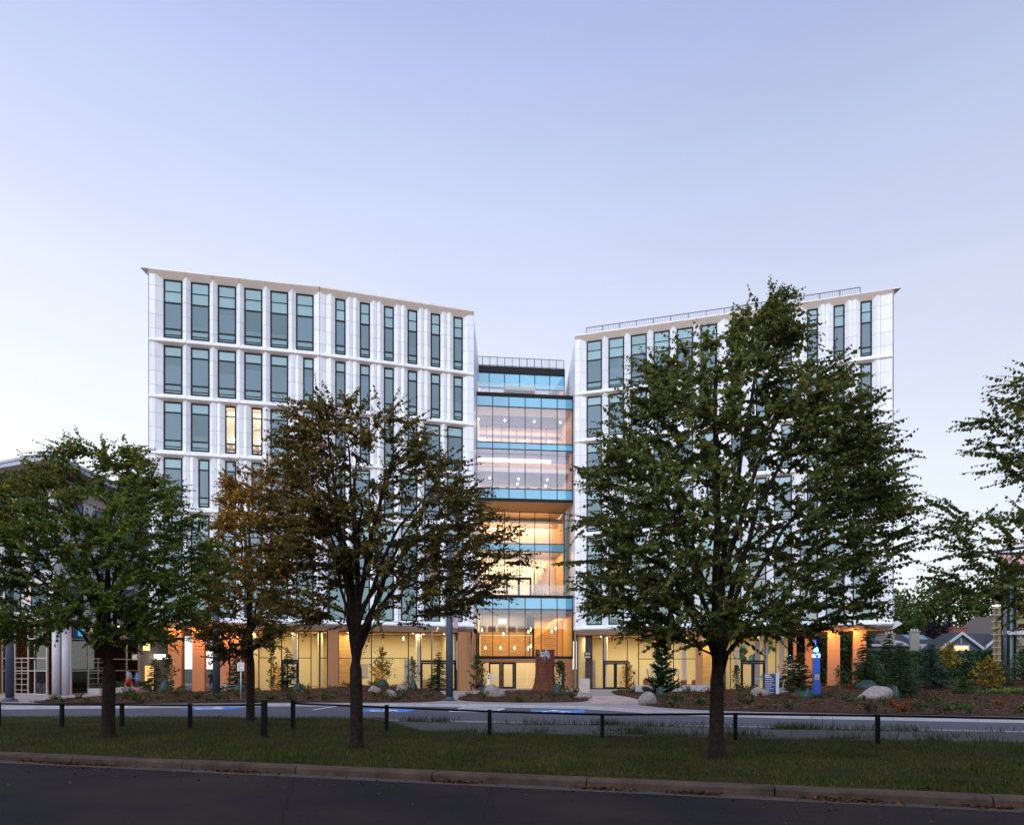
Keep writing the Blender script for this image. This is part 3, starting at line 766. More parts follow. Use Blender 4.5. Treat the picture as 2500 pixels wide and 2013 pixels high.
# interiors: floors, side walls, back walls
def slab(z, v0, v1, m='floor', t=.18): cpart('floor_slab', MB().box(.05, v0, z - t, CW - .05, v1, z), M[m])
def backwall(v, z0, z1, m, x0=.05, x1=CW - .05, name='interior_wall'): return cpart(name, MB().box(x0, v, z0, x1, v + .1, z1), M[m])
for z0, z1, v0, v1, m in ((28.36, 32.3, SB + .2, 12, 'woodwall'), (18.4, 28.2, .15, 10.5, 'woodwall'), (9.0, 18.1, SB + .2, 14, 'woodwall'), (.15, 8.8, .15, 14, 'woodwall')):
    for x in (.02, CW - .12): cpart('interior_wall', MB().box(x, v0, z0, x + .1, v1, z1), M[m])
slab(28.18, .12, 12); slab(32.3, SB + .2, 12, 'creamlight'); slab(23.6, .12, 10.5, t=.3); slab(19.0, .12, 10.5, t=.3)
slab(14.6, SB + .15, 14, t=.3); slab(9.0, SB + .15, 14, t=.2); slab(8.8, .15, 14, 'creamlight', .1); slab(.14, .1, 14)
backwall(SB + 3, 28.2, 30.35, 'creamlight'); backwall(SB + 2.98, 30.352, 30.95, 'woodwall'); backwall(SB + 2.96, 30.952, 32.1, 'slat')
backwall(5.8, 23.6, 27.6, 'peach'); backwall(5.5, 19.0, 21.5, 'peach'); backwall(9.5, 9.0, 18.1, 'peach'); backwall(14, .14, 8.8, 'woodwall')
# top floor: dark beam, doors to the terrace under a glazed canopy
cpart('ceiling_beam', MB().box(.1, 8, 31.2, CW - .1, 8.4, 31.9), M['slat'])
cpart('terrace_door', MB().box(3.35, SB - .06, 28.36, 3.5, SB - .03, 30.0).box(4.45, SB - .06, 28.36, 4.75, SB - .03, 30.0).box(5.75, SB - .06, 28.36, 5.9, SB - .03, 30.0).box(3.35, SB - .07, 29.9, 5.9, SB - .03, 30.12), M['frame'])
cpart('door_canopy', MB().box(3.05, SB - 1.1, 30.28, 6.2, SB - .1, 30.33).box(3.05, SB - 1.1, 30.33, 6.2, SB - 1.05, 30.62), mat('grey_green_metal', (.35, .36, .28), .5))
# bridge floors: lilac baffle ceilings, timber bands, lamps
def baffles(z, v0, v1, n=60):
    b = MB()
    for i in range(n): b.box(.15 + i * (CW - .3) / n, v0, z - .22, .15 + (i + .45) * (CW - .3) / n, v1, z)
    cpart('baffle_ceiling', b, M['slat'], kind='stuff')
cpart('interior_ceiling', MB().box(.12, .12, 27.62, CW - .12, 5.8, 27.75).box(.12, .12, 27.30, CW - .12, 2.4, 27.61), M['creamlight']); baffles(27.61, 2.42, 5.78)
cpart('interior_ceiling', MB().box(.12, 1.6, 21.52, CW - .12, 5.5, 21.6), M['creamlight']); baffles(21.51, 1.62, 5.48)
for z, zz in ((25.55, 25.72), (26.25, 26.5), (26.95, 27.1)): cpart('timber_band', MB().box(.12, 5.72, z, CW - .12, 5.79, zz), M['slat'] if z > 26 and z < 26.4 else M['woodwall'])
for i in range(1, 6): cpart('partition_post', MB().box(i * BAY - .2, 5.6, 24.8, i * BAY - .12, 5.71, 27.35), M['slat'])
cpart('mezzanine_front', MB().box(.12, 1.5, 21.45, CW - .12, 1.58, 21.85), M['creamlight']); cpart('mezzanine_front', MB().box(.12, 1.5, 21.86, CW - .12, 1.56, 22.4), M['woodwall']); cpart('mezzanine_front', MB().box(.12, 1.52, 22.82, CW - .12, 1.58, 23.28), M['slat'])
win_strip = cpart('clerestory_light', MB().box(.2, 1.54, 22.42, CW - 1.9, 1.57, 22.80), mat('white_sky_window', (.9, .95, 1), emit=((.85, .95, 1), .9))); cpart('timber_slats', MB().box(CW - 1.88, 1.52, 22.42, CW - .15, 1.57, 22.80), M['slat'])
pm = MB().lathe([(.02, -.09), (.085, -.05), (.1, 0), (.085, .05), (.02, .09)], sides=10).mesh('globe_lamp', M['white_lamp'], True)
for x, v, z in ((.4, 3.4, 27.2), (3.1, 3.4, 27.2), (6.1, 3.4, 27.2), (8.8, 3.4, 27.2), (.9, 5.4, 25.9), (1.3, 5.4, 25.8), (5.6, 5.4, 25.9), (8.0, 5.4, 25.85), (1.5, 2.6, 21.1), (4.4, 2.6, 21.1), (4.3, 2.6, 20.6), (7.3, 2.6, 21.1), (7.15, 2.6, 20.5)):
    part('globe_lamp', pm, BLD, CM @ Matrix.Translation((x, v, z)))
for k in range(6):   # office chairs and tables near the lower glazing
    x = 1.9 + k * 1.05
    b = MB().box(x, 1.2, 19.45, x + .42, 1.6, 19.52).box(x, 1.55, 19.52, x + .4, 1.6, 20.0).box(x + .19, 1.38, 19.0, x + .23, 1.42, 19.45).box(x + .05, 1.2, 19.0, x + .37, 1.6, 19.04)
    cpart('office_chair', b, M['pole'])
# upper atrium: timber beams, stair, door frames, chevron balustrade
cpart('ceiling_beam', MB().box(.15, SB + 1.2, 17.35, CW - .15, SB + 1.6, 17.75).box(.15, SB + 3.5, 17.3, CW - .15, SB + 3.9, 17.7), M['wood'])
b = MB()
for i in range(14):
    b.box(6.0 + i * .17, SB + 4.2, 9.2 + i * .31, 6.0 + (i + 1) * .17 + .02, SB + 5.6, 9.5 + i * .31)
cpart('stair', b, M['woodwall'])
for i in range(5): cpart('timber_post', MB().box(6.6 + i * .42, SB + 3.2, 9.0, 6.75 + i * .42, SB + 3.4, 12.4), M['wood'])
cpart('atrium_door', MB().box(3.3, SB - .07, 9.1, 3.5, SB + .02, 11.4).box(4.5, SB - .07, 9.1, 4.75, SB + .02, 11.4).box(5.75, SB - .07, 9.1, 5.95, SB + .02, 11.4).box(3.3, SB - .08, 11.2, 5.95, SB + .02, 11.45), M['frame'])
b = MB()
for k in range(3):
    for i in range(12):
        x0 = 6.25 + i * .26; up = (i // 3) % 2 == 0
        z0 = 9.45 + k * .16 + ((i % 3) * .12 if up else .36 - (i % 3) * .12); z1 = z0 + (.12 if up else -.12)
        b.add([(x0, SB + 1.0, z0), (x0 + .26, SB + 1.0, z1), (x0 + .26, SB + 1.0, z1 + .06), (x0, SB + 1.0, z0 + .06)], [(0, 1, 2, 3)])
cpart('chevron_balustrade', b, M['frame'])
cpart('hanging_banners', MB().box(6.6, 10, 14.7, 8.6, 10.05, 15.7), mat('lilac_banner', (.5, .36, .5), .8))
# entrance hall: timber feature wall, cove, mezzanine with desks and a screen, slatted bulkhead, side louvres
b = MB()
for i in range(16): b.box(.95, 7.0 - (i % 3) * .012, 3.1 + i * .15, 6.1, 7.15, 3.1 + (i + 1) * .15 - .012)
cpart('timber_boards', b, M['woodwall'], kind='stuff')
cpart('light_cove', MB().box(.75, 6.9, 5.52, 6.4, 7.0, 5.68).box(.72, 6.9, 3.1, .92, 7.0, 5.52).box(6.2, 6.9, 3.1, 6.38, 7.0, 5.52), M['creamlight'])
cpart('mezzanine', MB().box(.15, 7.3, 5.75, 6.4, 12, 5.95), M['woodwall'])
cpart('mezzanine_wall', MB().box(.15, 11.8, 5.95, 6.4, 12, 8.2), M['creamlight'])
for k in range(5):
    b = MB().box(.8 + k * 1.1, 9.5, 6.0, 1.6 + k * 1.1, 9.9, 6.75); cpart('mezzanine_desk', b, M['slat'] if k % 2 else M['conc'])
cpart('wall_screen', MB().box(3.0, 9.3, 7.0, 3.85, 9.36, 7.5), mat('screen_white', (1, 1, 1), emit=((.95, .97, 1), 2.2)))
b = MB()
for i in range(52): b.box(.15 + i * .175, 1.2, 7.25, .15 + i * .175 + .09, 1.32, 7.45)
cpart('ceiling_slats', b, M['creamlight'], kind='stuff')
cpart('ceiling_bulkhead', MB().box(.12, .3, 7.45, CW - .12, 3.5, 7.75), M['slat'])
cpart('stair_wall', MB().add([(6.5, 5.5, 5.2), (9.2, 3.5, 7.2), (9.2, 3.5, 7.75), (6.5, 5.5, 5.8)], [(0, 1, 2, 3)]).add([(6.5, 6.0, 3.1), (9.25, 5.0, 3.1), (9.25, 5.0, 7.7), (6.5, 6.0, 7.7)], [(0, 1, 2, 3)]), M['woodwall'])
for k in range(10):
    cpart('louvre', MB().box(6.9, 2.2 + .02 * k, 3.25 + k * .2, 8.2, 2.32 + .02 * k, 3.32 + k * .2), M['wood'])
pm = MB().lathe([(.01, .22), (.035, .15), (.05, 0), (.03, -.1), (.01, -.12)], sides=8).mesh('pendant_lamp', M['warm_lamp'], True)
cd = MB().box(-.006, -.006, .2, .006, .006, 2.2).mesh('pendant_cord', M['frame'])
for x, v, z in ((.75, 3, 5.9), (3.0, 4, 5.55), (5.45, 3, 5.75), (5.75, 3.4, 6.0), (7.7, 2.2, 5.75), (8.1, 2.2, 6.05), (1.2, 4.4, 4.15), (2.75, 4.4, 4.15), (4.2, 4.4, 4.15), (5.6, 4.4, 4.1), (5.75, 3.6, 4.3)):
    p_ = part('pendant_lamp', pm, BLD, CM @ Matrix.Translation((x, v, z))); part('pendant_cord', cd, p_, CM @ Matrix.Translation((x, v, z)))
# copper portal and doors
cpart('portal_beam', MB().box(0.05, -.10, 2.68, 2.32, .3, 2.99).box(2.335, -.10, 2.68, 4.7, .3, 2.99).box(4.715, -.10, 2.68, 7.05, .3, 2.99).box(7.065, -.10, 2.68, CW - .05, .3, 2.99), M['copper'])
cpart('portal_jamb', MB().box(.05, -.1, .12, .6, .3, 1.35).box(.05, -.1, 1.365, .6, .3, 2.665), M['copper']); cpart('portal_jamb', MB().box(CW - .75, -.1, .12, CW - .05, .3, 1.35).box(CW - .75, -.1, 1.365, CW - .05, .3, 2.665), M['copper'])
def door(parent, mw, w, h, push=True):
    b = MB().box(0, -.04, 0, .15, .06, h).box(w - .15, -.04, 0, w, .06, h).box(.15, -.04, 0, w - .15, .06, .18).box(.15, -.04, h - .15, w - .15, .06, h)
    d = part('door', b.mesh('door', M['frame']), parent, mw)
    part('pane', MB().box(.09, 0, .13, w - .09, .015, h - .09).mesh('pane', M['glass']), d, mw)
    if push: part('handle', MB().box(.12, -.07, 1.0, w - .12, -.045, 1.04).mesh('handle', M['roofmetal']), d, mw)
    return d
for x, w in ((1.2, 1.15), (2.5, 1.15), (6.35, 1.05), (7.45, 1.05)): door(BLD, CM @ Matrix.Translation((x, .12, .13)), w, 2.5)
fr = cpart('entrance_frame', MB().box(.62, .08, .12, .68, .2, 2.66).box(2.37, .08, .12, 2.48, .2, 2.66).box(3.67, .08, .12, 3.86, .2, 2.66).box(6.2, .08, .12, 6.33, .2, 2.66).box(8.52, .08, .12, 8.62, .2, 2.66).box(.68, .08, 2.63, 8.52, .2, 2.67), M['frame'])
for x0, x1 in ((.68, 1.18), (3.86, 5.0), (5.03, 6.2)): part('pane', MB().box(x0, .13, .13, x1, .145, 2.63).mesh('pane', M['glass']), fr, CM)
cpart('glass_band', MB().box(3.86, .1, 1.22, 6.2, .112, 1.27), M['creamlight'])
for k in range(7): cpart('door_lettering', MB().box(1.45, .09, 1.55 - k * .1, 1.45 + (.5, .42, .55, .47, .58, .5, .4)[k], .095, 1.60 - k * .1), m_white)
cpart('hall_back', MB().box(.7, 5, .14, 9.0, 5.1, 2.7), M['cream'])
# lights of the centre: fittings in the ceilings
WARM = (1, .62, .28); SOFT = (1, .80, .62); WARM2 = (1, .74, .50)
for u, v, z, sx, sy, e, c in ((CW / 2, SB + 1.6, 32.0, 8, 1.5, 260, SOFT), (CW / 2, 1.4, 27.26, 8, 1.2, 90, SOFT), (CW / 2, 4.6, 27.3, 8, 1.0, 170, WARM2), (CW / 2, .8, 23.2, 8.5, .5, 90, SOFT), (CW / 2, 4.2, 21.2, 8, 1.2, 140, WARM2),
                              (CW / 2, SB + 4, 18.0, 8, 3, 620, (1, .70, .40)), (CW / 2, SB + 3, 14.2, 8, 3, 620, (1, .68, .36)), (3.6, 4.2, 7.2, 6, 2.5, 340, WARM), (7.8, 3.5, 7.2, 2.5, 2.5, 120, WARM), (3.5, 9.6, 8.1, 5, 2, 90, SOFT), (CW / 2, 3.2, 2.85, 7, 3, 110, (1, .80, .45))):
    area_light('ceiling_light', (CM @ Vector((u, v, z))), (sx, sy), e, c, BLD, (0, 0, math.atan2(.111, .9938)))
railing(tuple((CM @ Vector((.1, SB, 0))).xy), tuple((CM @ Vector((CW - .1, SB, 0))).xy), 33.06, 'roof_railing', 12, .95)

# ---------------------------------------------------------------- ground floor of the wings
def ground_glass(F, us, trans, doors, v=.7, zt=5.25, zb=.14):
    """us: mullion positions; trans: bays with a transom at 2.95; doors: bay index -> leaves"""
    b = MB()
    for u in us: b.box(u - .035, v - .07, zb, u + .035, v + .05, zt)
    b.box(us[0], v - .08, zt - .12, us[-1], v + .05, zt); b.box(us[0], v - .06, zb, us[-1], v + .05, zb + .08)
    for i in trans: b.box(us[i] + .036, v - .06, 2.92, us[i + 1] - .036, v + .04, 2.98)
    fr = part('shopfront_frame', b.mesh('shopfront_frame', M['frame']), BLD, F.m)
    for i in range(len(us) - 1):
        a, c = us[i] + .03, us[i + 1] - .03
        if i in doors:
            part('pane', MB().box(a, v, 2.78, c, v + .015, zt - .11).mesh('pane', M['glass']), fr, F.m)
            part('door_head', MB().box(a, v - .06, 2.62, c, v + .06, 2.8).mesh('door_head', M['frame']), fr, F.m)
            n = doors[i]; w = (c - a) / n
            for k in range(n): door(BLD, F.at(a + k * w, v, .14), w, 2.46)
        else:
            part('pane', MB().box(a, v, zb + .07, c, v + .015, zt - .11).mesh('pane', M['glass']), fr, F.m)
ground_glass(LA, [7.13, 8.04, 9.0, 9.82, 11.17, 12.17, 12.86], [1, 4], {3: 1})
ground_glass(LB, [.05, .66, 1.58, 4.3, 7.46, 8.52, 11.7], [0, 2, 3], {5: 2})
ground_glass(RA, [.03, 1.46, 2.55, 4.8, 5.85, 9.02, 11.04, 13.4], [4, 5], {2: 2})
ground_glass(RB, [.05, .51, 1.41, 3.42, 4.32, 5.71], [0, 1], {2: 2})
# rooms behind
def room(F, u0, u1, depth, wallm, e, nl, col_=(1, .80, .46), ceil='wood', left=True, right=True):
    b = MB(); v0 = .9
    b.box(u0, v0 + depth, .12, u1, v0 + depth + .15, 5.2)
    if left: b.box(u0, v0, .12, u0 + .12, v0 + depth, 5.2)
    if right: b.box(u1 - .12, v0, .12, u1, v0 + depth, 5.2)
    part('interior_wall', b.mesh('interior_wall', M[wallm]), BLD, F.m)
    part('ceiling', MB().box(u0, .6, 5.22, u1, v0 + depth, 5.34).mesh('ceiling', M[ceil]), BLD, F.m)
    part('interior_floor', MB().box(u0, .78, .118, u1, v0 + depth, .14).mesh('interior_floor', M['floor']), BLD, F.m)
    for k in range(nl):
        u = u0 + (k + .5) * (u1 - u0) / nl
        area_light('ceiling_light', F.m @ Vector((u, v0 + depth * .45, 5.15)), (1.2, 1.6), e, col_, BLD)
room(LA, 7.15, 12.88, 6.0, 'cream', 78, 3); room(LB, .02, 11.7, 6.0, 'cream', 78, 6)
room(RA, .02, 13.45, 6.5, 'cream', 80, 7); room(RB, .02, 5.68, 6.5, 'cream', 80, 3, right=False)
pm = MB().lathe([(.07, -.02), (.07, .0), (.02, .01)], sides=10).mesh('downlight', M['white_lamp'])
for F, us in ((LB, (2.4, 5.5, 8.0, 9.2, 10.8)), (RA, (.7, 1.9, 4.0, 6.6, 9.8)), (RB, (1.9, 3.6, 5.2))):
    for k, u in enumerate(us): part('downlight', pm, BLD, F.at(u, 1.6 + (k % 2) * 1.4, 5.17))
# copper columns
def column(F, u, w, v=.25, d=.75):
    for i, (z0, z1) in enumerate(((.12, 2.0), (2.02, 3.6), (3.62, 5.28))):
        pass
    b = MB()
    for z0, z1 in ((.12, 2.0), (2.02, 3.6), (3.62, 5.28)): b.box(u - w / 2, v, z0, u + w / 2, v + d, z1)
    b.box(u - w / 2 + .02, v + .02, .12, u + w / 2 - .02, v + d - .02, 5.28)
    part('column', b.mesh('column', M['copper']), BLD, F.m)
for F, u, w in ((LA, 1.75, .95), (LA, 3.5, .9), (LA, 5.45, .7), (LA, 6.35, .8), (LB, 1.12, .85), (LB, 12.15, .75), (RA, 11.3, .6)): column(F, u, w, v=-.05 if F in (LB, RA) and u > 5 else .25)
for u, w, v in ((5.98, .25, 2.2), (7.25, .8, 2.4), (8.95, .95, .4), (10.95, 1.0, .4)): column(RB, u, w, v)
column(LA, 4.6, .8, 4.6); column(LA, 6.3, .8, 4.6)
# timber lined undercroft at both open ends, lit from recessed fittings
for F, u0, u1 in ((LA, -.4, 7.15), (RB, 5.7, 13.3)):
    part('undercroft_soffit', MB().box(u0, .72, 5.2, u1, 9, 5.3).mesh('undercroft_soffit', M['wood']), BLD, F.m)
for F, u, e in ((LA, 1.75, 80), (LA, 3.5, 150), (LA, 5.2, 120), (LA, 6.3, 120), (RB, 6.9, 150), (RB, 8.6, 150), (RB, 10.5, 150)):
    area_light('soffit_light', F.m @ Vector((u, -.42 if F is LA else -.3, 5.5)), (.3, .2), e * .6, (1, .42, .08), BLD, (R(18), 0, math.atan2((F.c - F.a).y, (F.c - F.a).x)), spread=150)
# soffit strip above the shopfronts, wood boards seen from below
for F in (LA, LB, RA, RB):
    part('soffit_strip', MB().box(.02, .5, 5.27, F.L - .02, .72, 5.31).mesh('soffit_strip', M['wood']), BLD, F.m)
# recess beside the entrance with louvred copper wall
LZ = LB.m
part('recess_wall', MB().box(12.5, .6, .12, 13.0, .75, 5.25).mesh('recess_wall', M['woodwall']), BLD, LZ)
for k in range(14): part('louvre', MB().box(12.62, .52, 2.2 + k * .2, 12.95, .58, 2.28 + k * .2).mesh('louvre', M['wood']), BLD, LZ)
# lower side walls of the entrance court (under the wing returns)
for x, y0 in ((-3.5, 61.6), (6.06, 66.2)):
    part('court_wall', MB().box(x - .05, y0, .12, x + .05, 67.4, 5.7).mesh('court_wall', M['copper']), BLD, Matrix.Identity(4))
# furniture seen through the right shopfront
def lounge_chair(F, u, v, rz, m, label):
    t = thing('lounge_chair', label, 'chair', tuple(F.m @ Vector((u, v, .14))), rz, 'orange lounge chairs inside the right shopfront')
    b = MB()
    n = 8
    pr = [(-.32 + .64 * i / n) for i in range(n + 1)]
    for i in range(n):
        x0, x1 = pr[i], pr[i + 1]; c0 = .10 * (x0 / .32) ** 2; c1 = .10 * (x1 / .32) ** 2
        b.add([(x0, -.3, .36 + c0), (x1, -.3, .36 + c1), (x1, .25, .34 + c1), (x0, .25, .34 + c0)], [(0, 1, 2, 3)])
        b.add([(x0, .25, .34 + c0), (x1, .25, .34 + c1), (x1, .42 - c1, .85), (x0, .42 - c0, .85)], [(0, 1, 2, 3)])
    part('seat_shell', b.mesh('seat_shell', m, True), t)
    for sx in (-.25, .25):
        for sy in (-.22, .22): part('leg', MB().tube([(sx, sy, .36), (sx * 1.2, sy * 1.2, 0)], .015, 6).mesh('leg', M['steel_black']), t)
    return t
m_or = mat('orange_leather', (.42, .11, .02), .5, .4)
lounge_chair(RA, 6.5, 1.9, 2.6, m_or, 'dark orange lounge chair left of the small pine, behind the glass')
lounge_chair(RA, 7.6, 2.0, 3.4, m_or, 'orange lounge chair just left of the small pine, behind the glass')
lounge_chair(RA, 10.0, 1.8, 2.4, m_or, 'bright orange lounge chair right of the small pine, behind the glass')
lounge_chair(RA, 10.6, 2.6, 3.6, m_or, 'orange lounge chair beside the copper column, behind the glass')
# mural: plain colour shapes on the back wall of the right lobby
mural = MB(); rg = random.Random(21)
for k in range(16):
    u = rg.uniform(.6, 5.2); z = rg.uniform(1.2, 4.2); r = rg.uniform(.15, .5); n = 7
    mural.add([(u + r * math.cos(6.283 * i / n) * rg.uniform(.6, 1.2), 7.32, z + r * math.sin(6.283 * i / n) * rg.uniform(.7, 1.3)) for i in range(n)], [tuple(range(n))], k % 3)
part('mural', mural.mesh('mural', [mat('mural_teal', (.12, .42, .38), .7), mat('mural_dark', (.05, .04, .04), .7), mat('mural_blue', (.08, .30, .45), .7)]), BLD, RB.m)
for k, u in enumerate((2.6, 3.3, 4.7)): part('grey_curtain', MB().box(u, 3.2, .14, u + .45, 3.3, 5.1).mesh('grey_curtain', M['conc']), BLD, RB.m)
# street number sign on the glass
sg = part('number_sign', MB().box(-.34, -.02, -.16, .34, .02, .16).box(-.34, -.02, -.40, .34, .02, -.2).mesh('number_sign', mat('sign_black', (.02, .018, .03), .5)), BLD, RA.at(1.05, .55, 3.45))
part('lettering', text_mesh('5955', .27, m_white), sg, RA.at(1.05, .525, 3.45) @ FACE_CAM)
part('lettering', MB().box(-.26, -.005, -.02, .26, .005, .02).box(-.26, -.005, -.08, .26, .005, -.05).mesh('lettering', m_white), sg, RA.at(1.05, .525, 3.18))
part('dark_pier', MB().box(.75, .95, .14, 1.35, 1.3, 5.2).mesh('dark_pier', mat('dark_pier_steel', (.09, .06, .07), .5)), BLD, RA.m)

# lobby contents: pillars, wall doors, benches, notice boards, tables
def lobby(F, items):
    for kd, u in items:
        if kd == 'pillar': part('lobby_pillar', MB().box(u, 3.2, .14, u + .45, 3.65, 5.2).mesh('lobby_pillar', M['creamlight']), BLD, F.m)
        elif kd == 'door':
            part('lobby_door', MB().box(u, 6.72, .14, u + 1.0, 6.85, 2.4).mesh('lobby_door', M['woodwall']), BLD, F.m); part('door_sign', MB().box(u + 1.15, 6.78, 1.5, u + 1.35, 6.85, 1.75).mesh('door_sign', M['frame']), BLD, F.m)
        elif kd == 'board': part('notice_board', MB().box(u, 6.74, 1.3, u + 1.6, 6.85, 2.5).mesh('notice_board', M['conc']), BLD, F.m)
        elif kd == 'wood': part('timber_screen', MB().box(u, 4.6, .14, u + 1.1, 4.75, 5.2).mesh('timber_screen', M['woodwall']), BLD, F.m)
        elif kd == 'bench': part('lobby_bench', MB().box(u, 2.6, .5, u + 1.7, 3.1, .58).box(u + .1, 2.7, .14, u + .18, 3.0, .5).box(u + 1.5, 2.7, .14, u + 1.58, 3.0, .5).mesh('lobby_bench', M['wood']), BLD, F.m)
        elif kd == 'desk': part('reception_desk', MB().box(u, 3.4, .14, u + 2.0, 4.0, 1.15).mesh('reception_desk', M['woodwall']), BLD, F.m)
        elif kd == 'grey': part('grey_partition', MB().box(u, 3.9, .14, u + 1.0, 4.0, 2.9).mesh('grey_partition', M['conc']), BLD, F.m)
lobby(LA, (('door', 8.2), ('pillar', 10.4), ('bench', 11.2))); lobby(LB, (('pillar', .9), ('wood', 1.75), ('board', 3.0), ('door', 5.2), ('bench', 4.6), ('grey', 7.6), ('pillar', 8.6), ('desk', 9.2)))
lobby(RA, (('grey', .2), ('pillar', 2.0), ('door', 3.4), ('board', 6.3), ('wood', 11.1), ('pillar', 9.6), ('bench', 12.0))); lobby(RB, (('pillar', .8), ('desk', 3.6)))

# ================================================================== VEGETATION
def np_mesh(name, verts, faces_flat, sizes, mats, mat_idx=None, smooth=False):
    me = bpy.data.meshes.new(name)
    nv = len(verts); nf = len(sizes); nl = len(faces_flat)
    me.vertices.add(nv); me.vertices.foreach_set('co', np.asarray(verts, np.float32).ravel())
    me.loops.add(nl); me.loops.foreach_set('vertex_index', np.asarray(faces_flat, np.int32))
    me.polygons.add(nf); st = np.concatenate([[0], np.cumsum(sizes)[:-1]]).astype(np.int32)
    me.polygons.foreach_set('loop_start', st); me.polygons.foreach_set('loop_total', np.asarray(sizes, np.int32))
    if mat_idx is not None: me.polygons.foreach_set('material_index', np.asarray(mat_idx, np.int32))
    if smooth: me.polygons.foreach_set('use_smooth', np.ones(nf, bool))
    for m_ in (mats if isinstance(mats, (list, tuple)) else [mats]): me.materials.append(m_)
    me.update(calc_edges=True); return me

LEAF2D = np.array([(0, 0), (.46, .22), (.44, .72), (0, 1.04), (-.44, .72), (-.46, .22)])
def leaves_mesh(name, P, D, N, S, m, shape=LEAF2D, mat_idx=None, cup=.12):
    """P base points, D stalk directions, N leaf normals, S sizes -> one mesh of separate leaves"""
    D = D / (np.linalg.norm(D, axis=1, keepdims=True) + 1e-9)
    N = N - D * (N * D).sum(1, keepdims=True); N /= (np.linalg.norm(N, axis=1, keepdims=True) + 1e-9)
    B = np.cross(D, N); k = len(shape); n = len(P)
    V = P[:, None, :] + S[:, None, None] * (B[:, None, :] * shape[None, :, 0:1] + D[:, None, :] * shape[None, :, 1:2] + N[:, None, :] * (cup * np.abs(shape[None, :, 0:1])))
    return np_mesh(name, V.reshape(-1, 3), np.arange(n * k), np.full(n, k), m, mat_idx)

m_bark = mat('bark', (.050, .036, .028), .9, .1, noise=(11, 1.0, 8), color2=(.014, .010, .008), bump=(26, 1.0))
m_twig = mat('twig_bark', (.045, .033, .028), .9, .1)
leaf_olive = leaf_mat('leaf_olive', (0.072, 0.09, 0.0192), (0.156, 0.174, 0.0384), (0.432, 0.24, 0.036), .04, .46)
leaf_green = leaf_mat('leaf_green', (0.055, 0.099, 0.0176), (0.154, 0.209, 0.0308), (0.55, 0.418, 0.033), .07, .46)
leaf_rust = leaf_mat('leaf_rust', (0.0625, 0.065, 0.0175), (0.1562, 0.1225, 0.0275), (0.4, 0.2125, 0.0312), .14, .46)
leaf_orange = leaf_mat('leaf_orange', (.14, .09, .014), (.34, .17, .02), (.55, .27, .025), .30, .42)
leaf_yellow = leaf_mat('leaf_yellow', (0.12, 0.0975, 0.0112), (0.255, 0.18, 0.015), (0.315, 0.165, 0.015), .3)
leaf_shrub = leaf_mat('leaf_shrub', (0.0308, 0.0532, 0.0168), (0.077, 0.105, 0.0308), (0.14, 0.126, 0.042), .1)
leaf_red = leaf_mat('leaf_red', (.10, .03, .012), (.26, .08, .02), (.32, .16, .03), .2)
leaf_far = leaf_mat('leaf_far', (.030, .055, .014), (.085, .115, .026), (.14, .13, .03), .08)
leaf_plum = leaf_mat('leaf_plum', (.022, .014, .020), (.05, .032, .045), (.06, .04, .05), .1)
needle_green = leaf_mat('needle_green', (0.0192, 0.048, 0.0224), (0.0512, 0.0992, 0.0416), (0.096, 0.112, 0.048), .08, .1)
needle_blue = leaf_mat('needle_blue', (0.021, 0.048, 0.036), (0.054, 0.105, 0.078), (0.105, 0.165, 0.15), .1, .1)
needle_olive = leaf_mat('needle_olive', (0.042, 0.056, 0.0168), (0.105, 0.1148, 0.0336), (0.196, 0.14, 0.042), .12, .1)

def tube_np(acc, pts, rads, sides):
    """append a swept tube to acc = [verts, faces, nverts]"""
    P = np.asarray(pts, float); n = len(P); T = np.gradient(P, axis=0); T /= (np.linalg.norm(T, axis=1, keepdims=True) + 1e-9)
    a = np.array((1., 0, 0)) if abs(T[0, 0]) < .8 else np.array((0, 1., 0))
    U = np.cross(T, a); U /= (np.linalg.norm(U, axis=1, keepdims=True) + 1e-9); W = np.cross(T, U)
    an = np.arange(sides) * 2 * np.pi / sides
    V = P[:, None] + np.asarray(rads)[:, None, None] * (U[:, None] * np.cos(an)[None, :, None] + W[:, None] * np.sin(an)[None, :, None])
    base = acc[2]; acc[0].append(V.reshape(-1, 3)); i = np.arange(n - 1)[:, None] * sides; k = np.arange(sides)[None]; k2 = (k + 1) % sides
    F = np.stack([base + i + k, base + i + k2, base + i + sides + k2, base + i + sides + k], -1).reshape(-1, 4)
    acc[1].append(F); acc[2] += n * sides
def acc_mesh(name, acc, m):
    V = np.concatenate(acc[0]); F = np.concatenate(acc[1]); return np_mesh(name, V, F.ravel(), np.full(len(F), 4), m, smooth=True)

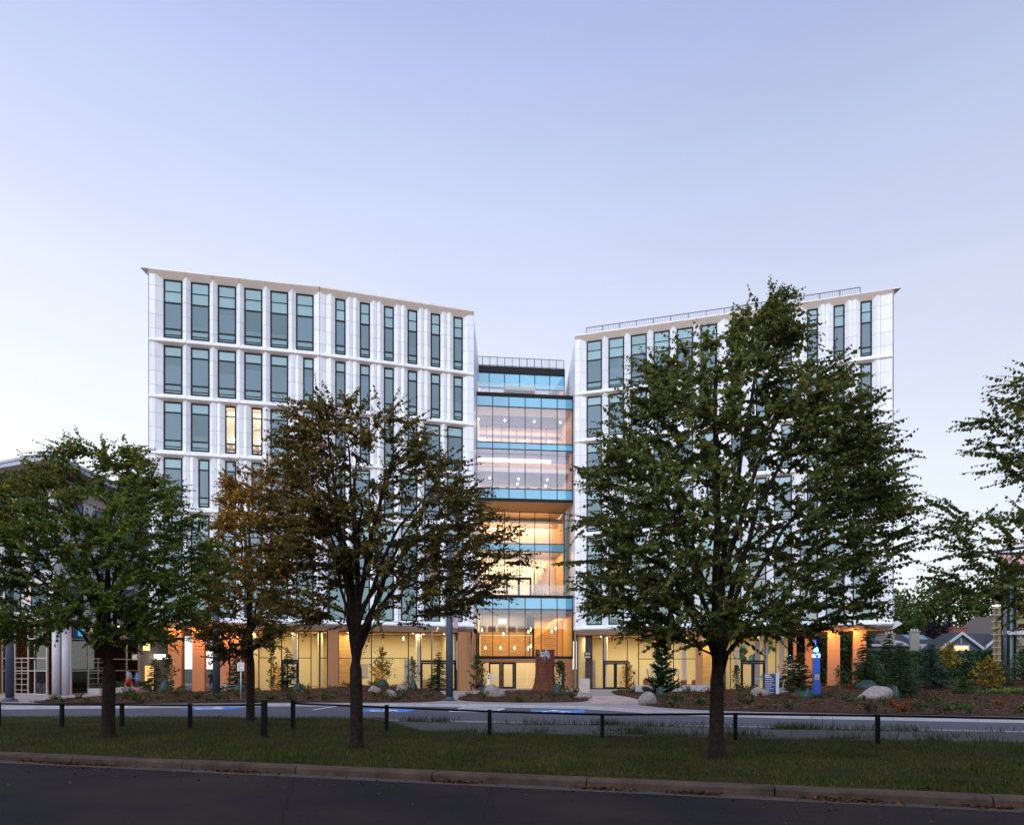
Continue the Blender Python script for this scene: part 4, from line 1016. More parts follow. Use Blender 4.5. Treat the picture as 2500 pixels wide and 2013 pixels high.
def big_tree(name, label, base, env, trunk_r, fork, leafm, seed, n_cl, leaf=.085, group=None, depth=.85, leader=True, limbs=7, shoots=5, per=12, lean=0, gaps=.42, top_bias=0, flare=1.5, mix=None, stem=.62, rise=0.):
    """env: rows (z, x_left, x_right) of the crown outline about the trunk; the crown is as deep as it is wide."""
    rng = np.random.default_rng(seed); env = sorted(env); ez = np.array([e[0] for e in env]); el = np.array([e[1] for e in env]); er = np.array([e[2] for e in env])
    z0, z1 = ez[0], ez[-1]
    t = thing(name, label, 'tree', (base[0], base[1], base[2]), 0, group)
    big = [[], [], 0]; small = [[], [], 0]
    nodes = []; nrad = []; ndir = []
    def limb(pts, r0, r1, sides=7, store=True, acc=big):
        n = len(pts); rr = [r0 + (r1 - r0) * (i / (n - 1)) ** .8 for i in range(n)]; tube_np(acc, pts, rr, sides)
        if store:
            for i, p in enumerate(pts): nodes.append(np.array(p)); nrad.append(rr[i])
    # trunk with flare and slight wander
    tp = []; tr = []
    htr = z1 * .86 if leader else fork + .5
    nT = 26 if leader else 12
    for i in range(nT):
        f_ = i / (nT - 1); z = f_ * htr
        tp.append((lean * f_ + .05 * math.sin(z * 1.7 + seed) * f_, .05 * math.cos(z * 1.3 + seed) * f_, z - .08))
        if z < .35: r = trunk_r * (1 + (flare - 1) * (1 - z / .35) ** 2)
        elif z < fork: r = trunk_r * (1 - .12 * (z / fork))
        else: r = trunk_r * stem * (1 - (z - fork) / (htr - fork + .01)) ** .8 + .012
        tr.append(r)
    tube_np(big, tp, tr, 12)
    for p, r in zip(tp, tr):
        if p[2] > fork * .8: nodes.append(np.array(p)); nrad.append(r)
    xm = lambda z: (np.interp(z, ez, el) + np.interp(z, ez, er)) / 2
    hw = lambda z: (np.interp(z, ez, er) - np.interp(z, ez, el)) / 2
    a0 = rng.uniform(0, 6.28)
    for k in range(limbs):
        an = a0 + k * 2.4 + rng.uniform(-.3, .3); f_ = rng.uniform(.62, .92); zt = z0 + (z1 - z0) * min(.95, (rng.uniform(.35, .9) if k % 3 else rng.uniform(.15, .4)) + rise)
        zs = fork * rng.uniform(.8, 1.0) + (0 if not leader else (k % 4) * .22 * fork)
        rr = hw(zt) * f_ * .8; tx = xm(zt) * .9 + math.cos(an) * rr; ty = math.sin(an) * rr * depth
        pts = []; i0 = min(range(nT), key=lambda i: abs(tp[i][2] - zs)); s = tp[i0]
        for i in range(9):
            q = i / 8; h = q ** 1.25   # rise first, then spread
            pts.append((s[0] + (tx - s[0]) * (q * .35 + h * .65) + rng.normal(0, .04) * (0 < i), s[1] + (ty - s[1]) * (q * .35 + h * .65) + rng.normal(0, .04) * (0 < i), s[2] + (zt - s[2]) * (1 - (1 - q) ** 1.35)))
        limb(pts, trunk_r * rng.uniform(.34, .52), .018, 8)
    # cluster centres inside the crown, with gaps
    C = []; ph = rng.uniform(0, 9, 6)
    tries = 0
    while len(C) < n_cl and tries < n_cl * 60:
        tries += 1
        z = z0 + (z1 - z0) * rng.random(); h = hw(z)
        if rng.random() > h / hw(ez).max() + .08: continue
        x = xm(z) + h * rng.uniform(-1, 1); w = h * depth * math.sqrt(max(0.0, 1 - ((x - xm(z)) / (h + 1e-6)) ** 2 * .92))
        y = rng.uniform(-1, 1) * w
        rad = math.hypot((x - xm(z)) / (h + .01), y / (h * depth + .01))
        if rad < .40 and rng.random() < .45: continue
        g = (math.sin(x * 1.9 + ph[0]) + math.sin(y * 2.1 + ph[1]) + math.sin(z * 2.6 + x * .6 + ph[2]) + math.sin((x + z) * 1.3 + ph[3]) + math.sin((x - y) * 2.7 + ph[4])) / 5
        if g < -gaps - .12 + .3 * rng.random(): continue
        C.append((x, y, z))
    C = np.array(C); axis_d = np.hypot(C[:, 0], C[:, 1]) + .6 * np.abs(C[:, 2] - fork)
    C = C[np.argsort(axis_d)]
    NA = np.zeros((len(nodes) + len(C) * 5, 3)); cnt = len(nodes); NA[:cnt] = nodes; RA_ = np.zeros(len(NA)); RA_[:cnt] = nrad
    LP, LD, LN, LS = [], [], [], []
    for c in C:
        d = NA[:cnt] - c; dist = np.sqrt((d ** 2).sum(1)); pen = dist + 1.3 * np.maximum(0, d[:, 2] + .15 * dist) + .25 * (RA_[:cnt] < .006)
        j = int(np.argmin(pen)); s = NA[j]; L = dist[j]
        r0 = min(RA_[j] * .75, .010 + .014 * L); mid = s + (c - s) * .5 + np.array((0, 0, .10 * L)) + rng.normal(0, .05 * L + .01, 3)
        pts = [s, s * .5 + mid * .5 + rng.normal(0, .02, 3), mid, mid * .5 + c * .5 + rng.normal(0, .02, 3), c]
        tube_np(small, pts, np.linspace(max(r0, .006), .005, 5), 5)
        for i, p in enumerate(pts[1:]): NA[cnt] = p; RA_[cnt] = max(r0, .006) * (1 - .2 * i); cnt += 1
        out = np.array((c[0] - .5 * xm(c[2]), c[1], 0)); out /= (np.linalg.norm(out) + .3)
        gdir = c - s; gdir /= (np.linalg.norm(gdir) + 1e-6)
        for k in range(shoots):
            dr = out * .9 + gdir * .5 + rng.normal(0, .55, 3) * np.array((1, 1, .72)) + np.array((0, 0, .22)); dr /= np.linalg.norm(dr)
            Ls = rng.uniform(.40, 1.15); n = max(5, int(per * Ls / .6)); q = (np.arange(n) + rng.random()) / n
            sag = np.stack([np.zeros(n), np.zeros(n), -.16 * Ls * q ** 2], 1)
            st = c - dr * Ls * .25
            pp = st + dr * (Ls * q)[:, None] + sag
            tube_np(small, [st, st + dr * Ls * .5 + np.array((0, 0, -.04 * Ls)), st + dr * Ls + np.array((0, 0, -.16 * Ls))], (.005, .004, .002), 3)
            sidev = np.cross(dr, (0, 0, 1.)); sidev /= (np.linalg.norm(sidev) + 1e-6)
            sg = np.where(np.arange(n) % 2 == 0, 1., -1.)[:, None]
            LP.append(pp); LD.append(sidev * sg * .55 + dr * .35 + rng.normal(0, .30, (n, 3)) + np.array((0, 0, -.75)))
            LN.append(np.array((0, 0, 1.)) * .42 + out * .55 + rng.normal(0, .62, (n, 3))); LS.append(leaf * rng.uniform(.6, 1.3, n) * (1 - .35 * (q > .85)))
    P = np.concatenate(LP); D = np.concatenate(LD); N = np.concatenate(LN); S = np.concatenate(LS)
    part('trunk', acc_mesh('trunk', big, m_bark), t)
    part('branches', acc_mesh('branches', small, m_twig), t, kind='stuff')
    mi = None; mats = leafm
    if mix is not None:
        mats = [leafm, mix[0]]; pr = mix[1](P) ; mi = (rng.random(len(P)) < pr).astype(int)
    part('crown', leaves_mesh('crown', P, D, N, S, mats, mat_idx=mi), t, kind='stuff')
    return t

def env_px(rows, bx, ppm, zb):
    """crown outline rows measured as (row height, left, right) -> metres about the trunk"""
    return [((1630 - y) / ppm + 2.1 - zb, (l - bx) / ppm, (r_ - bx) / ppm) for y, l, r_ in rows]
inset = lambda rows, m_: [(y, l + m_, r_ - m_) for y, l, r_ in rows]
T4 = [(722, 1872, 1910), (765, 1830, 1930), (820, 1745, 1975), (890, 1560, 2015), (930, 1540, 2055), (980, 1520, 2100), (1030, 1505, 2135), (1095, 1460, 2165), (1150, 1430, 2200), (1200, 1412, 2225), (1280, 1420, 2215), (1340, 1402, 2200), (1400, 1402, 2180), (1460, 1425, 2190), (1505, 1470, 2130), (1535, 1530, 2040), (1575, 1590, 1715)]
T3 = [(985, 745, 950), (1010, 710, 990), (1045, 697, 1045), (1085, 680, 1065), (1120, 660, 1090), (1150, 640, 1145), (1200, 620, 1175), (1260, 610, 1215), (1330, 610, 1275), (1380, 615, 1285), (1440, 620, 1230), (1480, 655, 1165), (1520, 715, 1050)]
T2 = [(1150, 565, 640), (1180, 545, 700), (1220, 535, 745), (1270, 530, 750), (1340, 505, 750), (1420, 480, 730), (1500, 470, 715), (1560, 490, 690), (1610, 510, 580)]
T1 = [(1100, 135, 345), (1125, 110, 372), (1165, 60, 400), (1205, 0, 440), (1250, -50, 500), (1300, -90, 520), (1360, -105, 540), (1420, -115, 545), (1480, -105, 525), (1530, -70, 450), (1565, 10, 420)]
G = 'street trees in the foreground verge'
big_tree('street_tree', 'tallest dense green street tree with a straight trunk, in front of the right wing', (4.43, 15.07, .12), env_px(inset(T4, 30), 1750, 112.8, .12), .168, 1.9, leaf_olive, 11, 800, .076, G, depth=.68, limbs=12, shoots=5, per=14, gaps=.36)
big_tree('street_tree', 'rust-tinged street tree whose trunk forks low, in front of the left wing', (-3.8, 17.0, .12), env_px(inset(T3, 22), 870, 100, .12), .165, 2.2, leaf_rust, 7, 540, .066, G, depth=.66, leader=True, limbs=15, shoots=5, per=14, gaps=.24, stem=.45, rise=.18, mix=(leaf_orange, lambda P: np.clip(-.12 * P[:, 0] + (P[:, 2] - 4) * .03, 0, .55)))
big_tree('street_tree', 'smaller street tree with orange autumn leaves at its top, near the kerb-side lane', (-9.8, 26.1, .08), env_px(inset(T2, 14), 612, 65.1, .08), .16, 2.3, leaf_rust, 5, 400, .076, G, depth=.9, limbs=8, shoots=5, per=14, gaps=.5, mix=(leaf_orange, lambda P: np.clip((P[:, 2] - 2.8) / 4.0 * .9 - .14 * P[:, 0], 0, .97)))
big_tree('street_tree', 'broad spreading green street tree in front of the grey building', (-11.3, 19.5, .12), env_px(inset(T1, 22), 265, 87.2, .12), .18, 2.1, leaf_green, 23, 720, .072, G, depth=.7, limbs=11, shoots=5, per=14, gaps=.32, stem=.5, mix=(leaf_yellow, lambda P: np.clip((-P[:, 0] - .5) * .07 + (P[:, 2] - 4.4) * .08, 0, .5)))
T5 = [(800, 2780, 2900), (870, 2540, 3050), (950, 2425, 3200), (1030, 2400, 3300), (1090, 2360, 3350), (1150, 2345, 3360), (1220, 2325, 3360), (1290, 2315, 3340), (1350, 2300, 3300), (1400, 2320, 3250), (1450, 2370, 3200), (1490, 2440, 3100)]
big_tree('street_tree', 'sparse street tree reaching in from the right edge, trunk out of view', (12.2, 13.0, .12), env_px(inset(T5, 30), 2845, 131, .12), .18, 2.0, leaf_olive, 31, 360, .072, G, depth=.8, limbs=9, shoots=4, per=13, gaps=.22)

# ---------------------------------------------------------------- conifers, saplings, shrubs in the beds
def conifer_meshes(seed, h, r, whorls, needle, m, droop=.25, per=26, nl=.11):
    rng = np.random.default_rng(seed); acc = [[], [], 0]; tube_np(acc, [(0, 0, -.1), (0, 0, h * .5), (0, 0, h)], (.035 * h ** .6, .02 * h ** .6, .004), 6)
    P, D, N, S = [], [], [], []
    for w in range(whorls):
        f_ = w / whorls; z = .06 * h + .9 * h * f_; rr = r * (1 - f_) ** .85 + .04; nb = int(7 + 3 * (1 - f_))
        for k in range(nb):
            an = rng.uniform(0, 6.28); L = rr * rng.uniform(.65, 1.1); d = np.array((math.cos(an), math.sin(an), rng.uniform(.0, .35)))
            q = np.linspace(.1, 1, max(5, int(per * L / r) + 4)); n = len(q)
            pts = np.array((0, 0, z)) + d * (L * q)[:, None] + np.stack([0 * q, 0 * q, -droop * L * q ** 2], 1)
            tube_np(acc, [pts[0], pts[n // 2], pts[-1]], (.008, .006, .002), 3)
            for s_ in (-1, 1, 0):
                sv = np.array((-d[1], d[0], 0)) * s_
                P.append(pts); D.append(np.tile(sv * .9 + d * .8, (n, 1)) + rng.normal(0, .3, (n, 3)) + np.array((0, 0, .1)))
                N.append(rng.normal(0, .5, (n, 3)) + np.array((0, 0, 1.))); S.append(nl * rng.uniform(.7, 1.4, n))
    sh = np.array([(-.1, 0), (.1, 0), (.16, .5), (0, 1.1), (-.16, .5)])
    return acc_mesh('trunk', acc, m_bark), leaves_mesh('foliage', np.concatenate(P), np.concatenate(D), np.concatenate(N), np.concatenate(S), m, sh)
def sapling_meshes(seed, h, r, m, leaf=.09, ncl=40, per=9, trunk=.02, low=.2):
    rng = np.random.default_rng(seed); acc = [[], [], 0]; tp = [(0.04 * math.sin(3 * q) * h * .3, .03 * math.cos(4 * q) * h * .2, q * h * .95) for q in np.linspace(0, 1, 8)]; tp[0] = (tp[0][0], tp[0][1], -.1)
    tube_np(acc, tp, np.linspace(trunk, .005, 8), 6); P, D, N, S = [], [], [], []
    for k in range(ncl):
        z = h * (low + (1 - low) * rng.random() ** .9); f_ = (z / h - low) / (1 - low); rr = r * (math.sin(math.pi * min(1, f_ * .85 + .18)) ** .7) * rng.uniform(.3, 1.0); an = rng.uniform(0, 6.28)
        c = np.array((math.cos(an) * rr, math.sin(an) * rr, z)); s = np.array((0, 0, max(.1, z - rr * .8))); tube_np(acc, [s, (s + c) / 2 + np.array((0, 0, .05)), c], (.008, .005, .003), 3)
        n = per; dr = c - s; dr /= np.linalg.norm(dr) + 1e-6
        pp = s + (c - s) * rng.uniform(.35, 1.15, n)[:, None] + rng.normal(0, .07, (n, 3))
        P.append(pp); D.append(rng.normal(0, .7, (n, 3)) + dr * .4); N.append(rng.normal(0, .6, (n, 3)) + np.array((0, 0, .7))); S.append(leaf * rng.uniform(.7, 1.3, n))
    return acc_mesh('trunk', acc, m_twig), leaves_mesh('foliage', np.concatenate(P), np.concatenate(D), np.concatenate(N), np.concatenate(S), m)
def plant(name, label, cat, meshes, x, y, rz=0, sc=1, group=None, z=None):
    t = thing(name, label, cat, (x, y, gz(x, y) + .05 if z is None else z), rz, group)
    part('trunk' if cat == 'tree' else 'stems', meshes[0], t, WORLD[t.name] @ Matrix.Scale(sc, 4)); part('foliage', meshes[1], t, WORLD[t.name] @ Matrix.Scale(sc, 4), kind='stuff')
    return t
m_bag = mat('green_bag', (.016, .040, .030), .5, .3, noise=(6, .6), color2=(.010, .024, .019))
def bag(x, y, label, r=.42, h=.55, sq=1.0, seed=0):
    rg = random.Random(seed + int(x * 100)); n = 18; rings = [(1.0, 0), (1.05, .15), (.98, .38), (.8, .62), (.55, .82), (.34, .95), (.22, 1.0)]
    b = MB()
    for rr, zz in rings:
        for k in range(n):
            a = 6.283 * k / n; f_ = 1 + .10 * math.sin(a * 5 + seed + zz * 2) * zz + rg.uniform(-.04, .04); b.v.append((rr * r * f_ * math.cos(a) * sq, rr * r * f_ * math.sin(a), zz * h + rg.uniform(-.015, .015) * h))
    for i in range(len(rings) - 1):
        for k in range(n): b.f.append((i * n + k, i * n + (k + 1) % n, (i + 1) * n + (k + 1) % n, (i + 1) * n + k)); b.m.append(0)
    b.f.append(tuple((len(rings) - 1) * n + k for k in range(n))); b.m.append(0)
    t = thing('watering_bag', label, 'watering bag', (x, y, gz(x, y) + .03), 0, 'green watering bags round the young trees')
    part('bag_body', b.mesh('bag_body', m_bag, True), t)
    part('strap', MB().tube([(r * sq * .36, -r * .25, h * .95), (0, -r * .75, h * .66), (-r * .2, -r * 1.02, h * .3)], .010, 5).mesh('strap', mat('strap_grey', (.25, .27, .25), .7)), t)
    return t
cA = conifer_meshes(1, 3.3, 1.05, 17, 0, needle_green); cB = conifer_meshes(2, 3.0, 1.0, 15, 0, needle_olive, .1, nl=.14)
cC = conifer_meshes(3, 4.6, 1.7, 20, 0, needle_green, .3, nl=.16); cD = conifer_meshes(4, 3.1, 1.15, 18, 0, needle_blue, .22, nl=.13); cE = conifer_meshes(5, 4.0, .95, 13, 0, needle_green, -.25, nl=.2)
GC = 'young conifers planted in the mulch beds'
plant('spruce_tree', 'slim young spruce before the copper column, left of the forked tree trunk', 'tree', cA, -16.6, 51.5, 0, 1.0, GC)
plant('spruce_tree', 'dark young spruce between the spotlight pole and the thick grey pole', 'tree', cA, -5.4, 51.0, 1.3, .92, GC)
plant('spruce_tree', 'small dark spruce right of the red-shorted runner', 'tree', cA, -26.2, 51.0, 2.0, .82, GC)
plant('spruce_tree', 'small spruce behind the parking sign, left wing', 'tree', cD, -20.0, 50.5, .4, .82, GC)
plant('pine_tree', 'tall young pine with upswept branches and two stakes', 'tree', cE, 10.0, 46.5, .2, 1.12, GC)
plant('spruce_tree', 'slim spruce right of the information sign', 'tree', cA, 20.6, 52.0, 1.0, .86, GC)
plant('spruce_tree', 'bushy spruce in a big green bag beside the blue emergency pillar', 'tree', cB, 18.4, 44.6, 2.2, 1.02, GC)
plant('spruce_tree', 'large dark spruce near the rightmost copper columns', 'tree', cC, 27.0, 53.0, .5, .95, GC)
plant('spruce_tree', 'full green spruce behind the long pale boulder', 'tree', cC, 24.4, 43.8, 1.9, .80, GC)
plant('spruce_tree', 'blue-green spruce with layered drooping branches', 'tree', cD, 30.6, 50.8, .7, 1.12, GC)
plant('spruce_tree', 'dark spruce at the right edge near the unfinished building', 'tree', cC, 38.2, 50.0, 2.9, .85, GC)
plant('spruce_tree', 'narrow spruce before the white villa, behind the blue-green spruce', 'tree', cA, 32.5, 60.0, 2.4, 1.35, GC)
bush = sapling_meshes(9, 2.0, 1.3, needle_green, .12, 120, 12, low=.05); bush2 = sapling_meshes(10, 1.5, 1.2, leaf_shrub, .12, 100, 11, low=.05)
for i, (x, y, sc_, k, lab) in enumerate(((29.5, 57.5, 1.1, 0, 'dark bush left of the blue-green spruce, against the hedge'), (33.2, 58.5, 1.0, 0, 'dark bush right of the blue-green spruce, against the hedge'), (37.6, 57.0, 1.05, 0, 'dark bush between the golden young tree and the floodlight pole'), (40.5, 55.0, 1.2, 0, 'dark bush right of the floodlight pole'), (36.8, 52.5, .9, 1, 'green bush behind the wide golden shrub'), (30.2, 46.6, .7, 1, 'green bush before the blue-green spruce'), (36.6, 47.5, .9, 1, 'green bush at the right edge beyond the golden shrub'), (28.4, 55.6, .9, 1, 'green bush beside the large dark spruce'), (22.8, 55.0, .7, 1, 'green bush between two lit copper columns'), (27.4, 48.2, .6, 1, 'green bush behind the long pale boulder, right end'))):
    plant('evergreen_bush', lab, 'shrub', (bush, bush2)[k], x, y, i * 1.1, sc_, 'evergreen bushes at the back of the right bed')
sA = sapling_meshes(1, 2.9, 1.1, leaf_yellow, .10, 90, 10, low=.12); sB = sapling_meshes(2, 2.4, .8, leaf_shrub, .10, 46, 8, low=.1); sC = sapling_meshes(3, 2.7, .75, leaf_shrub, .13, 55, 9, low=.15)
sY = sapling_meshes(4, 2.2, 1.5, leaf_yellow, .12, 90, 11, low=.15); sE = sapling_meshes(6, 3.2, .5, leaf_shrub, .12, 34, 8, low=.15); sG = sapling_meshes(7, 2.9, 1.0, leaf_yellow, .11, 70, 9, low=.4)
GS = 'young leafy trees planted in the mulch beds'
plant('sapling', 'yellow-leaved young tree glowing before the shopfront, bag at its foot', 'tree', sA, -9.7, 52.0, 0, 1.0, GS)
plant('sapling', 'thin green sapling between the yellow young tree and the spotlight pole', 'tree', sB, -7.6, 53.0, 1, 1.0, GS)
plant('sapling', 'two-stemmed sapling left of the entrance doors', 'tree', sC, -2.5, 50.0, 2, 1.02, GS)
plant('sapling', 'dark leafy sapling just right of the rusty stump sculpture', 'tree', sC, 3.3, 48.4, .4, .86, GS)
plant('sapling', 'sapling in front of the right-hand double door', 'tree', sB, 9.2, 55.0, 2.5, .96, GS)
plant('sapling', 'sapling with a green bag right of the small dark spruce, left wing', 'tree', sC, -25.0, 50.6, 1.4, .98, GS)
plant('sapling', 'slender climbing sapling before the first lit shopfront bay', 'tree', sE, -18.0, 52.4, 0, 1.05, GS)
plant('sapling', 'dense dark shrub tree right of the tallest street tree trunk', 'tree', sC, 16.8, 52.0, 3.0, .72, GS)
plant('sapling', 'little sapling silhouetted against a lit copper column', 'tree', sB, 25.3, 54.0, 1.7, .72, GS)
plant('sapling', 'golden young tree on a bare stem before the dark hedge', 'tree', sG, 35.5, 56.5, .3, 1.08, GS)
plant('sapling', 'wide golden shrub, brightest plant near the right edge', 'tree', sY, 33.6, 49.0, .8, 1.0, GS)
for x, y, r_, h_, lab in ((-15.4, 50.2, .50, .62, 'green watering bag under the slim spruce left of the forked trunk'), (-9.6, 51.6, .55, .60, 'green watering bag under the yellow-leaved young tree'),
                          (-7.1, 50.3, .30, .75, 'narrow green watering bag right of the three clustered boulders'), (-2.0, 49.6, .40, .75, 'dark green watering bag left of the big entrance boulder'),
                          (3.1, 47.6, .42, .95, 'tall green watering bag right of the rusty stump sculpture'), (9.7, 45.6, .36, .85, 'dark watering bag at the foot of the staked pine'),
                          (18.4, 44.0, .72, .75, 'largest green watering bag, beside the blue emergency pillar'), (-24.9, 50.0, .50, 1.0, 'green watering bag at the left end of the mulch bed'),
                          (-19.5, 49.8, .55, .7, 'green watering bag behind the parking sign post'), (26.2, 51.4, .75, .8, 'dark green watering bag near the rightmost copper column'), (23.4, 42.6, .35, .95, 'green watering bag right of the long pale boulder')):
    bag(x, y, lab, r_ * (.82 if r_ < .6 else 1), h_ * .9, seed=int(abs(x)))
# boulders
m_rock = mat('granite_boulder', (.36, .31, .28), .9, .15, noise=(4.5, 1.0, 10), color2=(.17, .145, .13), bump=(10, 1.0))
def boulder(x, y, sx, sy, sz, rz, seed, label):
    bm = bmesh.new(); bmesh.ops.create_icosphere(bm, subdivisions=3, radius=1); rg = np.random.default_rng(seed); Nn = rg.normal(0, 1, (9, 3)); Nn /= np.linalg.norm(Nn, axis=1, keepdims=True); dd = rg.uniform(.62, .9, 9)
    for v in bm.verts:
        p = np.array(v.co)
        for n_, d_ in zip(Nn, dd):
            k = p @ n_
            if k > d_: p = p - n_ * (k - d_) * .85
        p = p * (1 + .03 * math.sin(p[0] * 7 + seed) * math.cos(p[1] * 6)); v.co = (p[0] * sx, p[1] * sy, max(p[2], -.35) * sz)
    me = bpy.data.meshes.new('boulder'); bm.to_mesh(me); bm.free(); me.materials.append(m_rock)
    for p in me.polygons: p.use_smooth = True
    o = part('boulder', me, None, Matrix.Translation((x, y, gz(x, y) + .06 + sz * .25)) @ Matrix.Rotation(rz, 4, 'Z')); tag(o, label, 'boulder', 'boulders in the mulch beds')
for i, (x, y, sx, sy, sz, rz, lab) in enumerate(((-26.6, 47.4, .45, .35, .45, .2, 'sandy boulder at the left end of the bed, beside the broad tree trunk'), (-21.0, 51.2, .75, .5, .45, 0, 'low pale boulder beside the lit orange columns'),
        (-9.6, 48.6, .45, .38, .40, .4, 'left of three rounded boulders clustered in the mulch'), (-8.1, 46.4, .46, .38, .38, 1, 'middle of three rounded boulders clustered in the mulch'), (-7.9, 49.6, .44, .36, .42, .2, 'right of three rounded boulders clustered in the mulch'),
        (-1.3, 46.8, .68, .55, .68, .3, 'big angular grey boulder left of the rusty stump sculpture'), (-.75, 46.3, .36, .3, .4, 1.3, 'small boulder leaning on the big angular grey one'), (7.25, 37.3, .52, .45, .55, .5, 'big white rounded boulder beside the lane kerb'),
        (4.6, 45.4, .65, .4, .26, .2, 'flat low boulder beside the paver path'), (16.6, 46.6, .66, .5, .5, .1, 'grey boulder left of the information sign'), (18.7, 48.4, .75, .5, .32, .1, 'flat grey boulder right of the information sign'), (22.3, 42.6, 1.25, .6, .66, .05, 'long pale boulder right of the blue emergency pillar'))):
    boulder(x, y, sx, sy, sz, rz, i * 3 + 2, lab)
# low shrubs scattered through the beds: each its own plant
def shrub_meshes(seed, m, h=.5, r=.45, n=130, leaf=.09):
    rng = np.random.default_rng(seed); acc = [[], [], 0]; P, D, N = [], [], []
    for k in range(9):
        an = rng.uniform(0, 6.28); t = np.array((math.cos(an) * r * rng.uniform(.3, 1), math.sin(an) * r * rng.uniform(.3, 1), h * rng.uniform(.6, 1.0))); tube_np(acc, [(0, 0, -.05), t * .5 + np.array((0, 0, .05)), t], (.008, .006, .003), 3)
        q = rng.uniform(.25, 1.08, n // 9)[:, None]; P.append(t * q + rng.normal(0, .05, (n // 9, 3))); D.append(rng.normal(0, .6, (n // 9, 3)) + t); N.append(rng.normal(0, .6, (n // 9, 3)) + np.array((0, 0, .8)))
    P = np.concatenate(P); return acc_mesh('stems', acc, m_twig), leaves_mesh('foliage', P, np.concatenate(D), np.concatenate(N), leaf * rng.uniform(.6, 1.3, len(P)), m)
SHR = [shrub_meshes(1, leaf_shrub), shrub_meshes(2, leaf_shrub, .35, .5), shrub_meshes(3, needle_olive, .4, .4), shrub_meshes(4, leaf_red, .38, .45)]
MARKS = [(-17, 52, 'slim spruce'), (-9.7, 52, 'yellow-leaved young tree'), (-8.4, 48, 'three clustered boulders'), (-3.8, 42.6, 'thick grey pole with a banner'), (-19, 44.9, 'thick grey pole among orange columns'), (-16, 41, 'small parking sign'), (-25, 50, 'left end of the bed'), (-1.3, 46.8, 'big angular grey boulder'), (2.55, 54.4, 'rusty stump sculpture'), (4.6, 45.4, 'flat boulder by the paver path'), (7.25, 37.3, 'big white boulder'), (10, 46.5, 'staked pine'), (12.4, 51.8, 'low curved seat wall'), (17.6, 47.4, 'navy information sign'), (20.4, 46.8, 'blue emergency pillar'), (22.3, 42.6, 'long pale boulder'), (18.4, 44, 'largest watering bag'), (30.6, 50.8, 'blue-green spruce'), (33.6, 49, 'wide golden shrub'), (35.4, 50, 'twin floodlight pole'), (12, 34, 'bend of the far kerb'), (20, 32, 'right-hand kerb'), (27, 53, 'rightmost copper columns'), (-12.5, 43, 'forked tree trunk')]
rg = random.Random(77); nsh = 0; spots = []; used = {}
for tries in range(12000):
    if nsh >= 170: break
    x = rg.uniform(-28, 40); y = rg.uniform(29, 58)
    bi = next((i for i, p in enumerate(BEDS) if inside(x, y, p)), None)
    if bi is None or any((x - a) ** 2 + (y - c) ** 2 < 1.0 for a, c in spots): continue
    if abs(x / y) > .74: continue
    spots.append((x, y)); k = rg.choice((0, 0, 1, 1, 2, 2, 3)) if bi == 2 else rg.choice((0, 1, 1, 2, 2))
    mx_, my_, nm = min(MARKS, key=lambda q: (q[0] - x) ** 2 + (q[1] - y) ** 2)
    rel = ('right of' if x > mx_ else 'left of') if abs(x - mx_) > abs(y - my_) * .6 else ('in front of' if y < my_ else 'behind')
    kd = ('low green ground shrub', 'flat spreading green shrub', 'small olive ground shrub', 'small red-brown ground shrub')[k]
    sz = rg.uniform(.55, 1.15); key = (kd, rel, nm); q = used.get(key, 0); used[key] = q + 1
    lab = ('', 'second ', 'third ', 'fourth ', 'fifth ', 'sixth ', 'seventh ', 'eighth ', 'ninth ', 'tenth ', 'eleventh ', 'twelfth ', 'thirteenth ', 'fourteenth ')[q] + f'{kd} {rel} the {nm}'
    plant('ground_shrub', lab, 'shrub', SHR[k], x, y, rg.uniform(0, 6.2), sz, 'ground shrubs in the mulch beds'); nsh += 1
# bright ground cover beneath the golden shrub
gcp = np.random.default_rng(3); n = 1500; P = np.stack([gcp.normal(33.4, .85, n), gcp.normal(46.9, .5, n), np.zeros(n)], 1); P[:, 2] = [gz(a, c) + .1 + .12 * gcp.random() for a, c in P[:, :2]]
o = part('ground_cover', leaves_mesh('ground_cover', P, gcp.normal(0, 1, (n, 3)) * (1, 1, .3), gcp.normal(0, .4, (n, 3)) + (0, 0, 1), .11 * gcp.uniform(.7, 1.3, n), leaf_mat('leaf_lime', (.07, .12, .02), (.13, .19, .03), (.18, .2, .04), .2)), kind='stuff')
o['label'] = 'bright lime ground cover under the golden shrub'; o['category'] = 'ground cover'
# loose bark chips on the mulch
cgen = np.random.default_rng(17); n = 26000; cx = cgen.uniform(-28, 36, n); cy = cgen.uniform(28, 57, n); keep = np.array([any(inside(a, c, p) for p in BEDS) for a, c in zip(cx, cy)]) & (np.abs(cx / cy) < .76); cx, cy = cx[keep], cy[keep]; n = len(cx)
P = np.stack([cx, cy, np.array([gz(a, c) for a, c in zip(cx, cy)]) + .09 + .03 * cgen.random(n)], 1)
o = part('bark_chips', leaves_mesh('bark_chips', P, cgen.normal(0, 1, (n, 3)) * (1, 1, .35), cgen.normal(0, .5, (n, 3)) + (0, 0, 1), cgen.uniform(.05, .16, n), leaf_mat('bark_chip', (0.034, 0.0177, 0.0109), (0.1292, 0.0578, 0.0245), (0.2312, 0.1156, 0.0476), .22, .0), np.array([(-.18, 0), (.18, 0), (.2, 1), (-.16, .95)])), kind='stuff'); o['label'] = 'loose red-brown bark chips covering the planted beds'; o['category'] = 'bark mulch'
